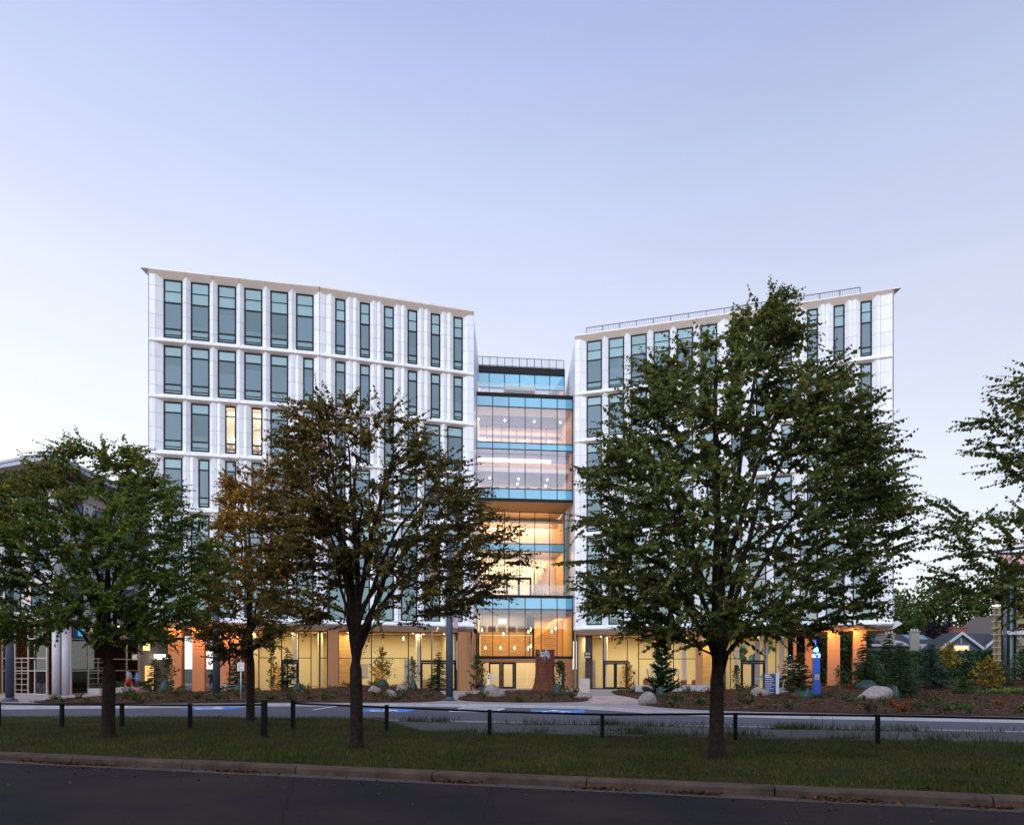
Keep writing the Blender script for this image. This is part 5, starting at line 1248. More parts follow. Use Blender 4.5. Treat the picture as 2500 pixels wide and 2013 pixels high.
# hedge along the right boundary
hr = np.random.default_rng(8); n = 14000; hx = hr.uniform(29, 52, n); f_ = hr.random(n); hd = np.where(hr.random(n) < .6, -1, 1) * 0
face = hr.random(n)
hy = 66 + (hx - 29) * -.05 + np.where(face < .55, -.75 + hr.normal(0, .08, n), hr.uniform(-.7, .8, n)); hzv = np.where(face < .55, hr.uniform(.1, 3.35, n), 3.35 + hr.normal(0, .08, n))
P = np.stack([hx, hy, hzv + .1], 1)
hedge = thing('hedge', 'long dark clipped hedge below the villas on the right', 'hedge', (40, 65.5, .1))
part('foliage', leaves_mesh('foliage', P, hr.normal(0, 1, (n, 3)), hr.normal(0, .6, (n, 3)) + (0, -.7, .5), .22 * hr.uniform(.7, 1.3, n), needle_green), hedge, Matrix.Identity(4), 'stuff')
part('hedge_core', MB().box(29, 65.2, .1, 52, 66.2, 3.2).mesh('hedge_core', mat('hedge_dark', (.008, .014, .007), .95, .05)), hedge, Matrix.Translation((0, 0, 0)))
# tree belt behind the villas: each tree its own crown and trunk
def far_tree(x, y, h, r, seed, label, m=None, squash=.8):
    rng = np.random.default_rng(seed); n = 3600; acc = [[], [], 0]; tube_np(acc, [(0, 0, 0), (.2, 0, h * .4), (0, .2, h * .8)], (.35, .25, .06), 6)
    K = 34; cc = rng.normal(0, 1, (K, 3)); cc /= np.linalg.norm(cc, axis=1, keepdims=True); cc *= rng.uniform(.35, 1, (K, 1)); cr_ = rng.uniform(.24, .46, K); i = rng.integers(0, K, n)
    d = rng.normal(0, 1, (n, 3)); d /= np.linalg.norm(d, axis=1, keepdims=True); p = cc[i] + d * cr_[i][:, None] * rng.uniform(.75, 1.05, (n, 1))
    P = p * (r, r, h * .38) + (0, 0, h * .62); P = P[P[:, 2] > .5]; n = len(P); d = d[:n]
    for k in range(0, K, 2): tube_np(acc, [(0, 0, h * .35), cc[k] * (r * .5, r * .5, h * .2) + (0, 0, h * .5), cc[k] * (r * .9, r * .9, h * .36) + (0, 0, h * .62)], (.12, .07, .02), 4)
    t = thing('background_tree', label, 'tree', (x, y, 0), 0, 'tree belt behind the villas')
    part('trunk', acc_mesh('trunk', acc, m_bark), t); part('crown', leaves_mesh('crown', P, rng.normal(0, 1, (n, 3)), d + rng.normal(0, .5, (n, 3)), .42 * rng.uniform(.6, 1.3, n), m or leaf_far), t, kind='stuff')
for i, (x, y, h, r_, lab) in enumerate(((55, 104, 13.5, 5.5, 'leftmost crown of the far tree belt, beside the white wing'), (62, 112, 16, 5.5, 'second crown from the left in the far tree belt'), (69, 110, 17.2, 5.5, 'tallest middle crown of the far tree belt'), (76, 108, 16, 5.0, 'crown above the gabled house in the far tree belt'), (82, 108, 17, 5.2, 'crown left of the unfinished building in the far tree belt'), (51, 108, 8.5, 4.0, 'low dark tree behind the white wing corner'), (90, 112, 14, 6, 'rightmost crown of the far tree belt'), (45, 104, 8.5, 3.8, 'dark tree seen between the rightmost copper columns'))):
    far_tree(x, y, h, r_, i + 40, lab)
for i, (x, y, h, r_, lab) in enumerate(((58.6, 97, 8.0, .9, 'left of two plum-dark narrow trees beside the gabled house'), (60.6, 97, 8.4, 1.0, 'right of two plum-dark narrow trees beside the gabled house'))):
    far_tree(x, y, h, r_, i + 60, lab, leaf_plum)
# dark trees seen through the open undercroft
for i, (x, y) in enumerate(((24, 80), (29, 82), (34, 79), (39, 82))):
    far_tree(x, y, 8, 3.2, 70 + i, ('leftmost', 'second', 'third', 'rightmost')[i] + ' dark evergreen behind the right undercroft columns', needle_green)

# ---------------------------------------------------------------- turf blades, weeds, litter leaves
gr = np.random.default_rng(12)
def blades(name, n, sampler, hmin, hmax, m, wid=.006, lean=.5):
    P = sampler(n); n = len(P); h = gr.uniform(hmin, hmax, n); a = gr.uniform(0, 6.28, n); w = wid * gr.uniform(.7, 1.5, n)
    dx, dy = np.cos(a), np.sin(a); la = gr.normal(0, lean, (n, 2)) * h[:, None]
    V = np.zeros((n, 3, 3)); V[:, 0] = P + np.stack([dx * w, dy * w, 0 * w], 1); V[:, 1] = P - np.stack([dx * w, dy * w, 0 * w], 1); V[:, 2] = P + np.stack([la[:, 0], la[:, 1], h], 1)
    return part(name, np_mesh(name, V.reshape(-1, 3), np.arange(n * 3), np.full(n, 3), m), kind='stuff')
def verge_pts(n):
    u = gr.random(n * 2) ; y = 10.5 + 18 * u ** 1.3; x = gr.uniform(-.78, .78, n * 2) * y
    lo = 12.55 - .283 * x + .36; w = np.clip((x + 5.2) / 2.4, 0, 1); hi = (np.where(x > -7.5, 26.4 - .235 * x, 28.16 - .045 * (x + 7.5)) - .1) * (1 - w) + (21.3 - .22 * x + .3 * gr.normal(0, .6, n * 2)) * w
    k = (y > lo) & (y < hi); x, y, lo, hi = x[k], y[k], lo[k], hi[k]; t = (y - lo) / np.maximum(.1, hi - lo); z = .13 + .03 * np.sin(np.pi * np.clip(t, 0, 1)); k2 = gr.random(len(x)) < .60 + .42 * np.sin(x * 2.1 + y * 1.3) * np.sin(y * 1.9 - x * .7) + .25 * np.sin(x * .6 + 1) * np.sin(y * 1.1)
    for tx, ty in ((4.43, 15.07), (-3.8, 17.0), (-11.3, 19.5), (-9.8, 26.1)): k2 &= (np.hypot(x - tx, (y - ty)) > .32 + .35 * gr.random(len(x)))
    return np.stack([x, y, z], 1)[k2][:n]
grass_m = leaf_mat('grass_blade', (.026, .042, .007), (.078, .098, .018), (.17, .11, .045), .26, .25)
o = blades('grass', 150000, verge_pts, .035, .10, grass_m, .007); o['label'] = 'short dark green turf on the verge before the kerb'; o['category'] = 'grass'
def weed_pts(n):
    c = np.concatenate([gr.uniform(-4, 18, 60)]); P = []
    for cx in c:
        cy = 26.4 - .235 * cx - gr.choice((.15, .25, .35, .5, 2.4, 3.6, 4.2)); k = int(n / 60 * gr.exponential(1.0)) + 4; P.append(np.stack([gr.normal(cx, .2 + .5 * gr.random(), k), gr.normal(cy, .12, k), np.full(k, .03)], 1))
    return np.concatenate(P)
o = blades('weeds', 4200, weed_pts, .04, .34, leaf_mat('weed_blade', (.025, .042, .010), (.06, .08, .022), (.14, .09, .04), .2, .15), .010, .45); o['label'] = 'straggly weeds along the lane edge'; o['category'] = 'weeds'
# red poppies above the weeds
m_poppy = mat('poppy_red', (.62, .02, .015), .6)
for i, (x, y, h_) in enumerate(((10.25, 23.9, .62), (10.55, 23.7, .56), (10.5, 24.1, .48), (10.95, 23.8, .52))):
    t = thing('poppy', ('leftmost', 'second', 'third', 'rightmost')[i] + ' red poppy in the weeds beside the lane', 'flower', (x, y, .03), 0, 'red poppies')
    part('stem', MB().tube([(0, 0, 0), (.02, 0, h_ * .5), (0, .01, h_)], .006, 4).mesh('stem', m_twig), t)
    P = np.tile((0, 0, h_), (5, 1)).astype(float); a = np.arange(5) * 1.257; part('petals', leaves_mesh('petals', P, np.stack([np.cos(a), np.sin(a), 0 * a + .5], 1), np.tile((0, 0, 1.), (5, 1)), np.full(5, .055), m_poppy), t)
# fallen leaves gathered in the gutter
def litter_pts(n):
    cs = ((-9.6, .9), (-5.6, .5), (-1.0, .45), (1.6, .35), (5.3, .55), (7.2, .35), (3.0, .4)); P = []
    for cx, s in cs:
        k = int(n * s / 3.5); x = gr.normal(cx, s * .7, k); P.append(np.stack([x, 12.55 - .283 * x - np.abs(gr.normal(.03, .07, k)), np.abs(gr.normal(.012, .012, k)) + .005], 1))
    x = gr.uniform(-10, 8, n // 6); P.append(np.stack([x, 12.55 - .283 * x - gr.exponential(.6, n // 6), np.full(n // 6, .008)], 1)); return np.concatenate(P)
P = litter_pts(1500); n = len(P)
o = part('fallen_leaves', leaves_mesh('fallen_leaves', P, gr.normal(0, 1, (n, 3)) * (1, 1, .25), gr.normal(0, .45, (n, 3)) + (0, 0, 1), gr.uniform(.03, .065, n), leaf_mat('leaf_fallen', (.05, .022, .012), (.12, .05, .018), (.2, .1, .03), .2, .1)), kind='stuff'); o['label'] = 'brown fallen leaves heaped in the gutter'; o['category'] = 'fallen leaves'
# lawn litter: sparse leaves on the turf
P = verge_pts(700); n = len(P); P[:, 2] += .05
o = part('fallen_leaves', leaves_mesh('turf_litter', P, gr.normal(0, 1, (n, 3)) * (1, 1, .25), gr.normal(0, .45, (n, 3)) + (0, 0, 1), gr.uniform(.03, .07, n), MATS['leaf_fallen']), kind='stuff'); o['label'] = 'single brown leaves lying on the turf'; o['category'] = 'fallen leaves'

# ================================================================== FENCES
def fence(label, posts, rail_h, caps, name='rail_fence'):
    t = thing(name, label, 'fence', (posts[0][0], posts[0][1], .12)); I = Matrix.Identity(4)
    tops = []
    for (x, y, h_, w) in posts:
        z0 = .10
        b = MB().box(-w, -w, 0, w, w, h_); b.box(-w - .006, -w - .006, h_, w + .006, w + .006, h_ + .012)
        part('post', b.mesh('post', M['steel_black']), t, Matrix.Translation((x, y, z0)) @ Matrix.Rotation(-.2, 4, 'Z'))
    for k, ((x0, y0, h0, w0), (x1, y1, h1, w1)) in enumerate(zip(posts, posts[1:])):
        z0, z1 = .10 + rail_h[k], .10 + rail_h[k + 1]
        d = Vector((x1 - x0, y1 - y0, 0)).normalized() * .0
        part('rail', MB().tube([(x0, y0, z0), (x1, y1, z1)], .032, 10).mesh('rail', M['steel_black'], True), t, I)
    return t
left_posts = [(-22.5, 24.6, .84, .05), (-20.0, 24.0, .84, .05), (-17.4, 23.6, .84, .05), (-14.8, 22.9, .84, .05), (-12.8, 22.85, .84, .05), (-10.4, 22.5, .84, .05), (-6.9, 19.4, 1.10, .062)]
fence('black steel rail fence running from the left edge to the gap before the forked tree', left_posts, [.80, .80, .80, .80, .80, .80, .98], None)
right_posts = [(-6.95, 22.1, .98, .055), (-3.85, 21.4, .86, .05), (-.64, 20.0, .80, .05), (2.53, 19.5, .72, .05), (6.06, 18.9, .78, .05), (9.4, 17.9, .80, .05), (12.8, 16.9, .80, .05), (16.2, 16.0, .80, .05)]
fence('long black steel rail fence running from the gap to the right edge', right_posts, [.88, .80, .76, .70, .76, .78, .77, .77], None)

# ================================================================== POLES AND SIGNS
def utility_pole(x, y, h_, label, banner=False, lamp=None):
    z = gz(x, y)
    t = thing('street_pole', label, 'pole', (x, y, z), 0, 'thick grey street poles')
    part('shaft', MB().lathe([(.23, 0), (.22, h_ * .3), (.17, h_)], sides=20).mesh('shaft', M['pole'], True), t)
    part('base_plate', MB().lathe([(.46, 0), (.46, .05), (.30, .09), (.25, .22), (.23, .24)], sides=16).mesh('base_plate', M['pole']), t)
    for a in range(4): part('anchor_bolt', MB().lathe([(.035, .05), (.035, .13), (.02, .15)], (.36 * math.cos(a * 1.571 + .78), .36 * math.sin(a * 1.571 + .78), 0), 6).mesh('anchor_bolt', M['pole']), t)
    if banner:
        part('banner', MB().box(.24, -.01, 4.4, .52, .01, 6.2).mesh('banner', mat('banner_cloth', (.55, .48, .52), .8, noise=(2.2, 1.0), color2=(.40, .10, .14))), t)
        part('banner_arm', MB().tube([(.1, 0, 4.42), (.58, 0, 4.40)], .02, 6).tube([(.1, 0, 6.18), (.58, 0, 6.2)], .02, 6).mesh('banner_arm', M['pole']), t)
    if lamp:
        part('lamp_arm', MB().tube([(0, 0, h_ - .3), (-.25, 0, h_ + .1), (-.5, 0, h_ + .25)], .03, 8).mesh('lamp_arm', M['pole']), t)
        part('lamp_head', MB().lathe([(.02, .18), (.11, .12), (.12, 0), (.09, -.05)], (-.5, 0, h_ + .1), 12).mesh('lamp_head', M['white_lamp'], True), t)
    return t
utility_pole(-3.83, 42.6, 10.2, 'thick grey pole with a banner, left of the entrance', True, True)
utility_pole(-19.06, 44.9, 9.5, 'thick grey pole among the lit orange columns')
utility_pole(-30.0, 41.6, 9.5, 'thick grey pole nearest the left edge')
# lettered notice on the middle pole
t = thing('pole_notice', 'small dark notice with white lettering on the pole among the orange columns', 'sign', (-19.06, 44.62, 3.5))
part('plate', MB().box(-.5, -.02, -.3, .5, .0, .3).mesh('plate', mat('notice_dark', (.05, .06, .07), .6)), t)
part('lettering', MB().box(-.38, -.03, .08, -.1, -.021, .16).box(.05, -.03, .1, .36, -.021, .17).box(-.36, -.03, -.14, .1, -.021, -.05).box(.2, -.03, -.1, .3, -.021, -.06).mesh('lettering', m_white), t)
# spotlight pole
t = thing('spotlight_pole', 'slim dark pole with two spotlights, one lit, before the left shopfront', 'lamp post', (-6.05, 52.5, gz(-6.05, 52.5)))
part('shaft', MB().tube([(0, 0, 0), (0, 0, 4.55)], .055, 10).mesh('shaft', M['pole'], True), t)
part('cross_arm', MB().tube([(-.42, 0, 4.42), (.1, 0, 4.45), (.42, 0, 4.5)], .025, 6).mesh('cross_arm', M['pole']), t)
for sx, lit, rot in ((-.5, False, -.6), (.42, True, .7)):
    mw = WORLD[t.name] @ Matrix.Translation((sx, -.05, 4.72)) @ Matrix.Rotation(rot, 4, 'Y') @ Matrix.Rotation(R(70), 4, 'X')
    hd = part('lamp_head', MB().lathe([(.05, .22), (.10, .16), (.11, -.16), (.09, -.18)], sides=12).mesh('lamp_head', M['pole'], True), t, mw)
    if lit: part('lens', MB().lathe([(.085, -.2), (.085, -.185)], sides=12).mesh('lens', mat('spot_lens', (1, .9, .7), emit=((1, .82, .5), 40))), hd, mw)
pl = bpy.data.lights.new('spot_glow', 'POINT'); pl.energy = 60; pl.color = (1, .75, .42); pl.shadow_soft_size = .1
po = bpy.data.objects.new('spot_glow', pl); col.objects.link(po); place(po, t, WORLD[t.name] @ Matrix.Translation((.5, -.25, 4.55)))
# no-parking sign
t = thing('parking_sign', 'small white parking sign on a grey post beside the orange-leaved tree', 'sign', (-15.98, 41.05, .12))
part('post', MB().tube([(0, 0, 0), (0, 0, 2.25)], .03, 8).mesh('post', M['roofmetal'], True), t)
part('plate', MB().box(-.2, -.045, 1.82, .2, -.03, 2.32).mesh('plate', mat('sign_white', (.75, .72, .74), .5)), t)
part('printed_symbol', MB().box(-.17, -.05, 2.22, .17, -.046, 2.25).box(-.12, -.05, 2.1, .1, -.046, 2.14).box(-.12, -.05, 1.98, -.08, -.046, 2.1).box(-.1, -.05, 1.9, .14, -.046, 1.94).mesh('printed_symbol', mat('sign_red', (.45, .05, .08), .5)), t)
# information sign
t = thing('information_sign', 'navy information sign with white lines of text between two boulders', 'sign', (17.6, 47.4, gz(17.6, 47.4) + .03), .06)
part('board', MB().box(-.46, -.05, .02, .34, .05, 1.45).mesh('board', mat('sign_navy', (.035, .05, .13), .5)), t)
part('side_panel', MB().box(.345, -.06, 0, .56, .06, 1.47).mesh('side_panel', mat('sign_grey_white', (.55, .56, .64), .5)), t)
for k, wd in enumerate((.3, .45, .58, .62, .5, .66, .4, .6, .35, .55)): part('text_line', MB().box(-.40, -.056, 1.34 - k * .13, -.40 + wd, -.051, 1.34 - k * .13 + (.06 if k < 2 else .028)).mesh('text_line', m_white), t)
# blue emergency pillar
t = thing('emergency_pillar', 'blue emergency phone pillar with a glowing blue lamp on top', 'emergency phone', (20.41, 46.75, gz(20.41, 46.75)), -.1)
m_eb = mat('pillar_blue', (.012, .075, .42), .35, .5, coat=.3)
part('pillar_body', MB().box(-.22, -.22, 0, .22, .22, 1.02).box(-.20, -.20, 1.02, .20, .20, 2.9).mesh('pillar_body', m_eb, bevel=.012), t)
part('phone_panel', MB().box(-.16, -.215, 1.05, .16, -.202, 1.42).mesh('phone_panel', mat('brushed_steel', (.5, .45, .36), .3, .5, .8)), t)
part('call_button', MB().box(-.04, -.23, 1.12, .04, -.216, 1.22).mesh('call_button', mat('button_red', (.5, .03, .02), .4)), t)
part('lit_band', MB().box(-.207, -.207, 2.52, .207, .207, 2.78).mesh('lit_band', mat('band_white', (.7, .72, .8), .4, emit=((.55, .65, 1), .7))), t)
part('lettering', MB().box(-.13, -.212, 2.66, .13, -.208, 2.70).box(-.08, -.212, 2.58, .09, -.208, 2.62).mesh('lettering', m_eb), t)
part('beacon', MB().lathe([(.10, 2.9), (.13, 2.95), (.13, 3.1), (.08, 3.2), (.03, 3.22)], sides=14).mesh('beacon', mat('beacon_blue', (.2, .5, 1), emit=((.03, .25, 1.0), 25)), True), t)
part('mast', MB().tube([(0, .12, 2.9), (0, .12, 5.0)], .05, 10).mesh('mast', m_eb, True), t)
part('camera_dome', MB().lathe([(.03, 4.36), (.12, 4.40), (.16, 4.52), (.20, 4.56), (.18, 4.62), (.05, 4.74)], (0, 0, 0), 14).mesh('camera_dome', mat('dome_white', (.7, .72, .75), .4)), t)
pl = bpy.data.lights.new('beacon_light', 'POINT'); pl.energy = 90; pl.color = (.05, .32, 1); pl.shadow_soft_size = .12
po = bpy.data.objects.new('beacon_light', pl); col.objects.link(po); place(po, t, WORLD[t.name] @ Matrix.Translation((0, -.30, 3.15)))
# rusty stump sculpture: ring courses of plates with a ragged crown, grey carved cap
t = thing('stump_sculpture', 'rust-red steel tree-stump sculpture with a grey carved cap before the entrance', 'sculpture', (2.55, 54.4, gz(2.55, 54.4)))
m_rust = mat('rusted_plate', (.17, .055, .028), .8, .2, noise=(2.4, .9, 8), color2=(.085, .030, .020))
def stump_r(z): return .70 + .42 * math.exp(-z / .55) + .05 * math.exp((z - 3.3) * 1.2)
b = MB(); rg = random.Random(6); ns = 22; hc = .275
for j in range(12):
    for k in range(ns):
        if j >= 11 and rg.random() < .45 or j == 10 and rg.random() < .12: continue
        a0, a1 = (k + (j % 2) * .5 + .03) * 6.283 / ns, (k + (j % 2) * .5 + .97) * 6.283 / ns
        z0, z1 = j * hc + .008, (j + 1) * hc - .008; q = rg.uniform(-.012, .018)
        f_ = lambda a: 1 + .05 * math.sin(a * 3 + 1) + .03 * math.sin(a * 7)
        vs_ = []
        for rr_off in (0, -.05):
            for a, z in ((a0, z0), (a1, z0), (a1, z1), (a0, z1)): r_ = (stump_r(z) + rr_off + q) * f_(a); vs_.append((r_ * math.cos(a), r_ * math.sin(a), z))
        b.add(vs_, [(0, 1, 2, 3), (7, 6, 5, 4), (0, 4, 5, 1), (1, 5, 6, 2), (2, 6, 7, 3), (3, 7, 4, 0)])
part('rust_plates', b.mesh('rust_plates', m_rust), t, kind='stuff')
part('inner_shell', MB().lathe([(stump_r(0) - .12, 0), (stump_r(.5) - .1, .5), (stump_r(1.5) - .1, 1.5), (stump_r(3) - .1, 2.9)], sides=22).mesh('inner_shell', M['darkcore']), t)
m_cap = mat('grey_carving', (.30, .33, .38), .6, .3, noise=(5, .5), color2=(.2, .22, .26))
b = MB(); n = 12
for i in range(7):
    for k in range(n + 1):
        th = math.pi * k / n; ph_ = math.pi * .5 * i / 6
        b.v.append((.40 * math.cos(th) * math.cos(ph_ * .9), -.62 - .18 * math.sin(ph_), 2.72 + .52 * math.sin(th) * math.cos(ph_ * .9)))
for i in range(6):
    for k in range(n): a = i * (n + 1) + k; b.f.append((a, a + 1, a + n + 2, a + n + 1)); b.m.append(0)
part('carved_cap', b.mesh('carved_cap', m_cap, True), t)
for sx in (-.16, .16): part('carved_arc', MB().tube([(sx - .11, -.79, 2.92), (sx, -.82, 3.0), (sx + .11, -.79, 2.92)], .022, 6).mesh('carved_arc', M['frame']), t)
part('carved_drip', MB().tube([(-.2, -.75, 2.75), (-.2, -.74, 2.45)], .025, 6).tube([(-.02, -.76, 2.72), (-.02, -.75, 2.3)], .022, 6).tube([(.24, -.74, 2.75), (.27, -.72, 2.5)], .06, 6).mesh('carved_drip', m_cap, True), t)
# bollards and concrete block by the doors
for x, y, lab in ((-1.85, 55.5, 'white push-button post left of the entrance doors'), (3.95, 57.5, 'white push-button post right of the rusty stump sculpture')):
    t = thing('access_post', lab, 'post', (x, y, gz(x, y) if y < 60 else .12), 0, 'white push-button posts at the entrance')
    part('post_body', MB().box(-.11, -.08, 0, .11, .08, 1.45).box(-.06, -.05, 1.45, .06, .05, 1.56).mesh('post_body', mat('post_white', (.75, .74, .72), .5), bevel=.01), t)
    for z in (1.28, 1.08, .3): part('button', MB().box(-.06, -.09, z, .06, -.081, z + .12).mesh('button', M['frame']), t)
t = part('concrete_block', MB().box(-.42, -.3, 0, .42, .3, 1.15).mesh('concrete_block', mat('warm_concrete', (.55, .46, .40), .8, noise=(1.5, .4)), bevel=.02), None, Matrix.Translation((5.75, 55.5, .12)))
tag(t, 'pale concrete block standing before the street-number sign', 'block')
# seat wall
b = MB(); n = 14; pts = [(9.2 + i * .46, 51.8 - .35 * math.sin(math.pi * i / n) + .06 * i) for i in range(n + 1)]
sw = thing('seat_wall', 'low curved concrete seat wall behind the staked pine', 'wall', (12.4, 51.8, .12))
for i in range(0, n, 2):
    b = MB(); q = [Vector(pts[i]), Vector(pts[i + 1]), Vector(pts[i + 2])]
    poly = [(p.x + (.012 if k == 0 else (-.012 if k == 2 else 0)), p.y) for k, p in enumerate(q)]; poly = poly + [(x, y + .5) for x, y in poly[::-1]]
    b.prism(poly, .1, .62 + gz(12, 52) - .12); part('wall_segment', b.mesh('wall_segment', M['conc']), sw, Matrix.Identity(4))
# stakes of the pine
for i, (x0, x1, y) in enumerate(((9.5, 9.15, 47.2), (11.1, 11.2, 46.8))):
    o = part('tree_stake', MB().tube([(x0, y, gz(x0, y) - .1), (x1, y, 2.05)], .04, 7).mesh('tree_stake', mat('stake_wood', (.42, .32, .25), .8)))
    tag(o, ('slanting wooden stake left of the pine', 'upright wooden stake right of the pine')[i], 'stake', 'wooden stakes of the young pine')
o = part('tree_stake', MB().tube([(19.6, 50.6, gz(19.6, 50.6)), (19.8, 50.6, 1.3)], .035, 7).mesh('tree_stake', mat('stake_wood'))); tag(o, 'short stake before the slim spruce near the information sign', 'stake', 'wooden stakes of the young pine')
# twin floodlight pole and street-lamp arms on the right
t = thing('floodlight_pole', 'grey pole with two lit floodlights before the unfinished building', 'lamp post', (35.4, 50.0, gz(35.4, 50)))
part('shaft', MB().tube([(0, 0, 0), (0, 0, 6.0)], .12, 12).mesh('shaft', M['pole'], True), t)
part('cross_arm', MB().tube([(-.75, 0, 5.75), (.75, 0, 5.85)], .035, 6).mesh('cross_arm', M['pole']), t)
for sx in (-.6, .55):
    hd = part('flood_head', MB().box(sx - .28, -.15, 5.9, sx + .28, .2, 6.06).mesh('flood_head', M['pole'], bevel=.03), t)
    part('lens', MB().box(sx - .22, -.165, 5.88, sx + .22, .15, 5.895).mesh('lens', mat('flood_lens', (1, .9, .75), emit=((1, .80, .55), 18))), hd)
t = thing('street_lamp', 'slanting dark lamp arm reaching in at the right edge among the sparse tree', 'street lamp', (17.5, 20, .1))
part('pole', MB().tube([(0, 0, 0), (0, 0, 5.9)], .08, 10).mesh('pole', M['pole'], True), t)
part('arm', MB().tube([(0, 0, 5.85), (-2.2, 0, 5.55), (-4.1, 0, 5.28)], (.055, .05, .03), 8).mesh('arm', M['pole'], True), t)
part('lamp_head', MB().box(-4.6, -.1, 5.18, -4.05, .1, 5.26).mesh('lamp_head', M['pole'], bevel=.02), t)
t = thing('street_lamp', 'blue arched lamp arm at the right edge before the unfinished building', 'street lamp', (41.5, 52, .3))
part('pole', MB().tube([(0, 0, 0), (0, 0, 7.5), (-.6, 0, 8.6), (-2.0, 0, 8.9), (-3.6, 0, 8.3), (-4.2, 0, 7.6)], .06, 8).mesh('pole', mat('lamp_blue', (.10, .16, .32), .4), True), t)

# ================================================================== GREY BUILDING ON THE LEFT
GB = thing('grey_building', 'grey four-storey building with broad overhanging roof and glazed cafe front', 'building', (-33, 51, .12))
m_stucco = mat('lilac_stucco', (.48, .47, .52), .8, .2, noise=(.6, .3), color2=(.42, .41, .45)); m_beige = mat('beige_render', (.40, .34, .28), .8, .2); m_eave = mat('dark_eave', (.045, .028, .022), .7)
m_fascia = mat('grey_fascia', (.36, .39, .47), .45, .4, .2); m_alu = mat('pale_aluminium', (.50, .46, .45), .4, .5, .4); m_inner = mat('cafe_inside', (.06, .04, .03), .8); m_rust_wall = mat('rust_wall', (.20, .075, .028), .8)
FD = Facet((-33.0, 51.0), (-45.0, 56.4))     # front, runs left and back (local y points to the viewer)
SD = Facet((-33.0, 51.0), (-33.0, 76.0))     # side, runs straight back (local y points left, into the building)
I4 = Matrix.Identity(4)
up = [(-34.6, 52.6), (-34.6, 76), (-62, 76), (-62, 64.6)]
part('upper_wall', MB().prism(up, 5.9, 15.4).mesh('upper_wall', m_stucco), GB, I4); part('top_storey', MB().prism([(x + .02 * (x > -40), y) for x, y in up], 15.4, 16.7).mesh('top_storey', m_beige), GB, I4)
eav = [(-33.2, 50.0), (-33.2, 78), (-64, 78), (-64, 63.6)]
part('roof', MB().prism(eav, 17.12, 17.42).mesh('roof', m_fascia), GB, I4)
part('roof_edge', MB().prism([(x + (.12 if x > -40 else -.12), y - .12) for x, y in eav], 17.43, 17.62).mesh('roof_edge', m_fascia), GB, I4)
part('eaves', MB().prism([(x - .05, y + .05) for x, y in eav], 16.72, 17.11).mesh('eaves', m_eave), GB, I4)
def gwin(mw, w, h_):
    f_ = part('window', MB().box(0, -.06, 0, w, .02, .08).box(0, -.06, h_ - .08, w, .02, h_).box(0, -.06, .08, .08, .02, h_ - .08).box(w - .08, -.06, .08, w, .02, h_ - .08).mesh('window', M['frame']), GB, mw)
    part('pane', MB().box(.07, -.03, .07, w - .07, -.015, h_ - .07).mesh('pane', M['p_dark']), f_, mw)
FU = Matrix.Translation((-34.6, 52.6, 0)) @ Matrix.Rotation(math.atan2(12.0, -27.4) , 4, 'Z') @ Matrix.Rotation(math.pi, 4, 'Z')   # local x to the right along the front
for k in range(5):
    for z in (13.2, 9.6, 6.5): gwin(FU @ Matrix.Translation((-2.6 - k * 3.2, -.02, z)), 1.9, 2.0)
    part('balcony', MB().box(-3.6 - k * 3.2, -1.0, 12.6, -.7 - k * 3.2, 0, 12.75).box(-3.6 - k * 3.2, -1.0, 12.75, -.7 - k * 3.2, -.94, 13.6).mesh('balcony', m_stucco), GB, FU)
SU = Matrix.Translation((-34.6, 52.6, 0)) @ Matrix.Rotation(R(90), 4, 'Z')
for k in range(4):
    for z in (13.2, 9.6, 6.5): gwin(SU @ Matrix.Translation((1.6 + k * 3.6, -.02, z)), 1.9, 2.0)
    part('balcony', MB().box(1.2 + k * 3.6, -1.0, 9.0, 4.2 + k * 3.6, 0, 9.15).box(1.2 + k * 3.6, -1.0, 9.15, 4.2 + k * 3.6, -.94, 10.0).mesh('balcony', m_stucco), GB, SU)
# podium roof and canopy soffit
part('podium_roof', MB().prism([(-32.2, 49.8), (-32.2, 76), (-62, 76), (-62, 63)], 5.62, 5.9).mesh('podium_roof', m_stucco), GB, I4)
part('podium_soffit', MB().prism([(-32.25, 49.9), (-32.25, 76), (-62, 76), (-62, 63.1)], 5.56, 5.615).mesh('podium_soffit', M['wood']), GB, I4)
# cafe glazing, front and side
def cafe(mw, us, zs, sgn, splits=(), name='cafe_frame'):
    b = MB()
    for u in us: b.box(u - .045, -.06, .12, u + .045, .06, zs[-1])
    for z in zs: b.box(us[0], -.05, z - .035, us[-1], .05, z + .035)
    for i in splits:
        w = us[i + 1] - us[i]
        for z in np.arange(.45, 2.6, .42): b.box(us[i] + .05, -.04, z - .02, us[i + 1] - .05, .04, z + .02)
        b.box(us[i] + w / 2 - .02, -.042, .15, us[i] + w / 2 + .02, .042, 2.8)
    fr = part(name, b.mesh(name, m_alu), GB, mw)
    for i in range(len(us) - 1):
        for j in range(len(zs) - 1):
            part('pane', MB().box(us[i] + .04, -.006, zs[j] + .03, us[i + 1] - .04, .006, zs[j + 1] - .03).mesh('pane', M['glass_dim']), fr, mw)
SC = Matrix.Translation((-33.0, 51.6, 0)) @ Matrix.Rotation(R(90), 4, 'Z')
cafe(SC, [.5, 2.6, 5.2, 8.0, 9.9], [.16, 1.9, 2.85, 4.3, 5.5], 1, (1,))
FC = Matrix.Translation((-33.6, 51.2, 0)) @ Matrix.Rotation(math.atan2(5.4, -12.0), 4, 'Z')
cafe(FC, [.9, 2.3, 3.1, 4.7, 6.3], [.16, 1.9, 2.85, 4.3, 5.5], 1, (2,))
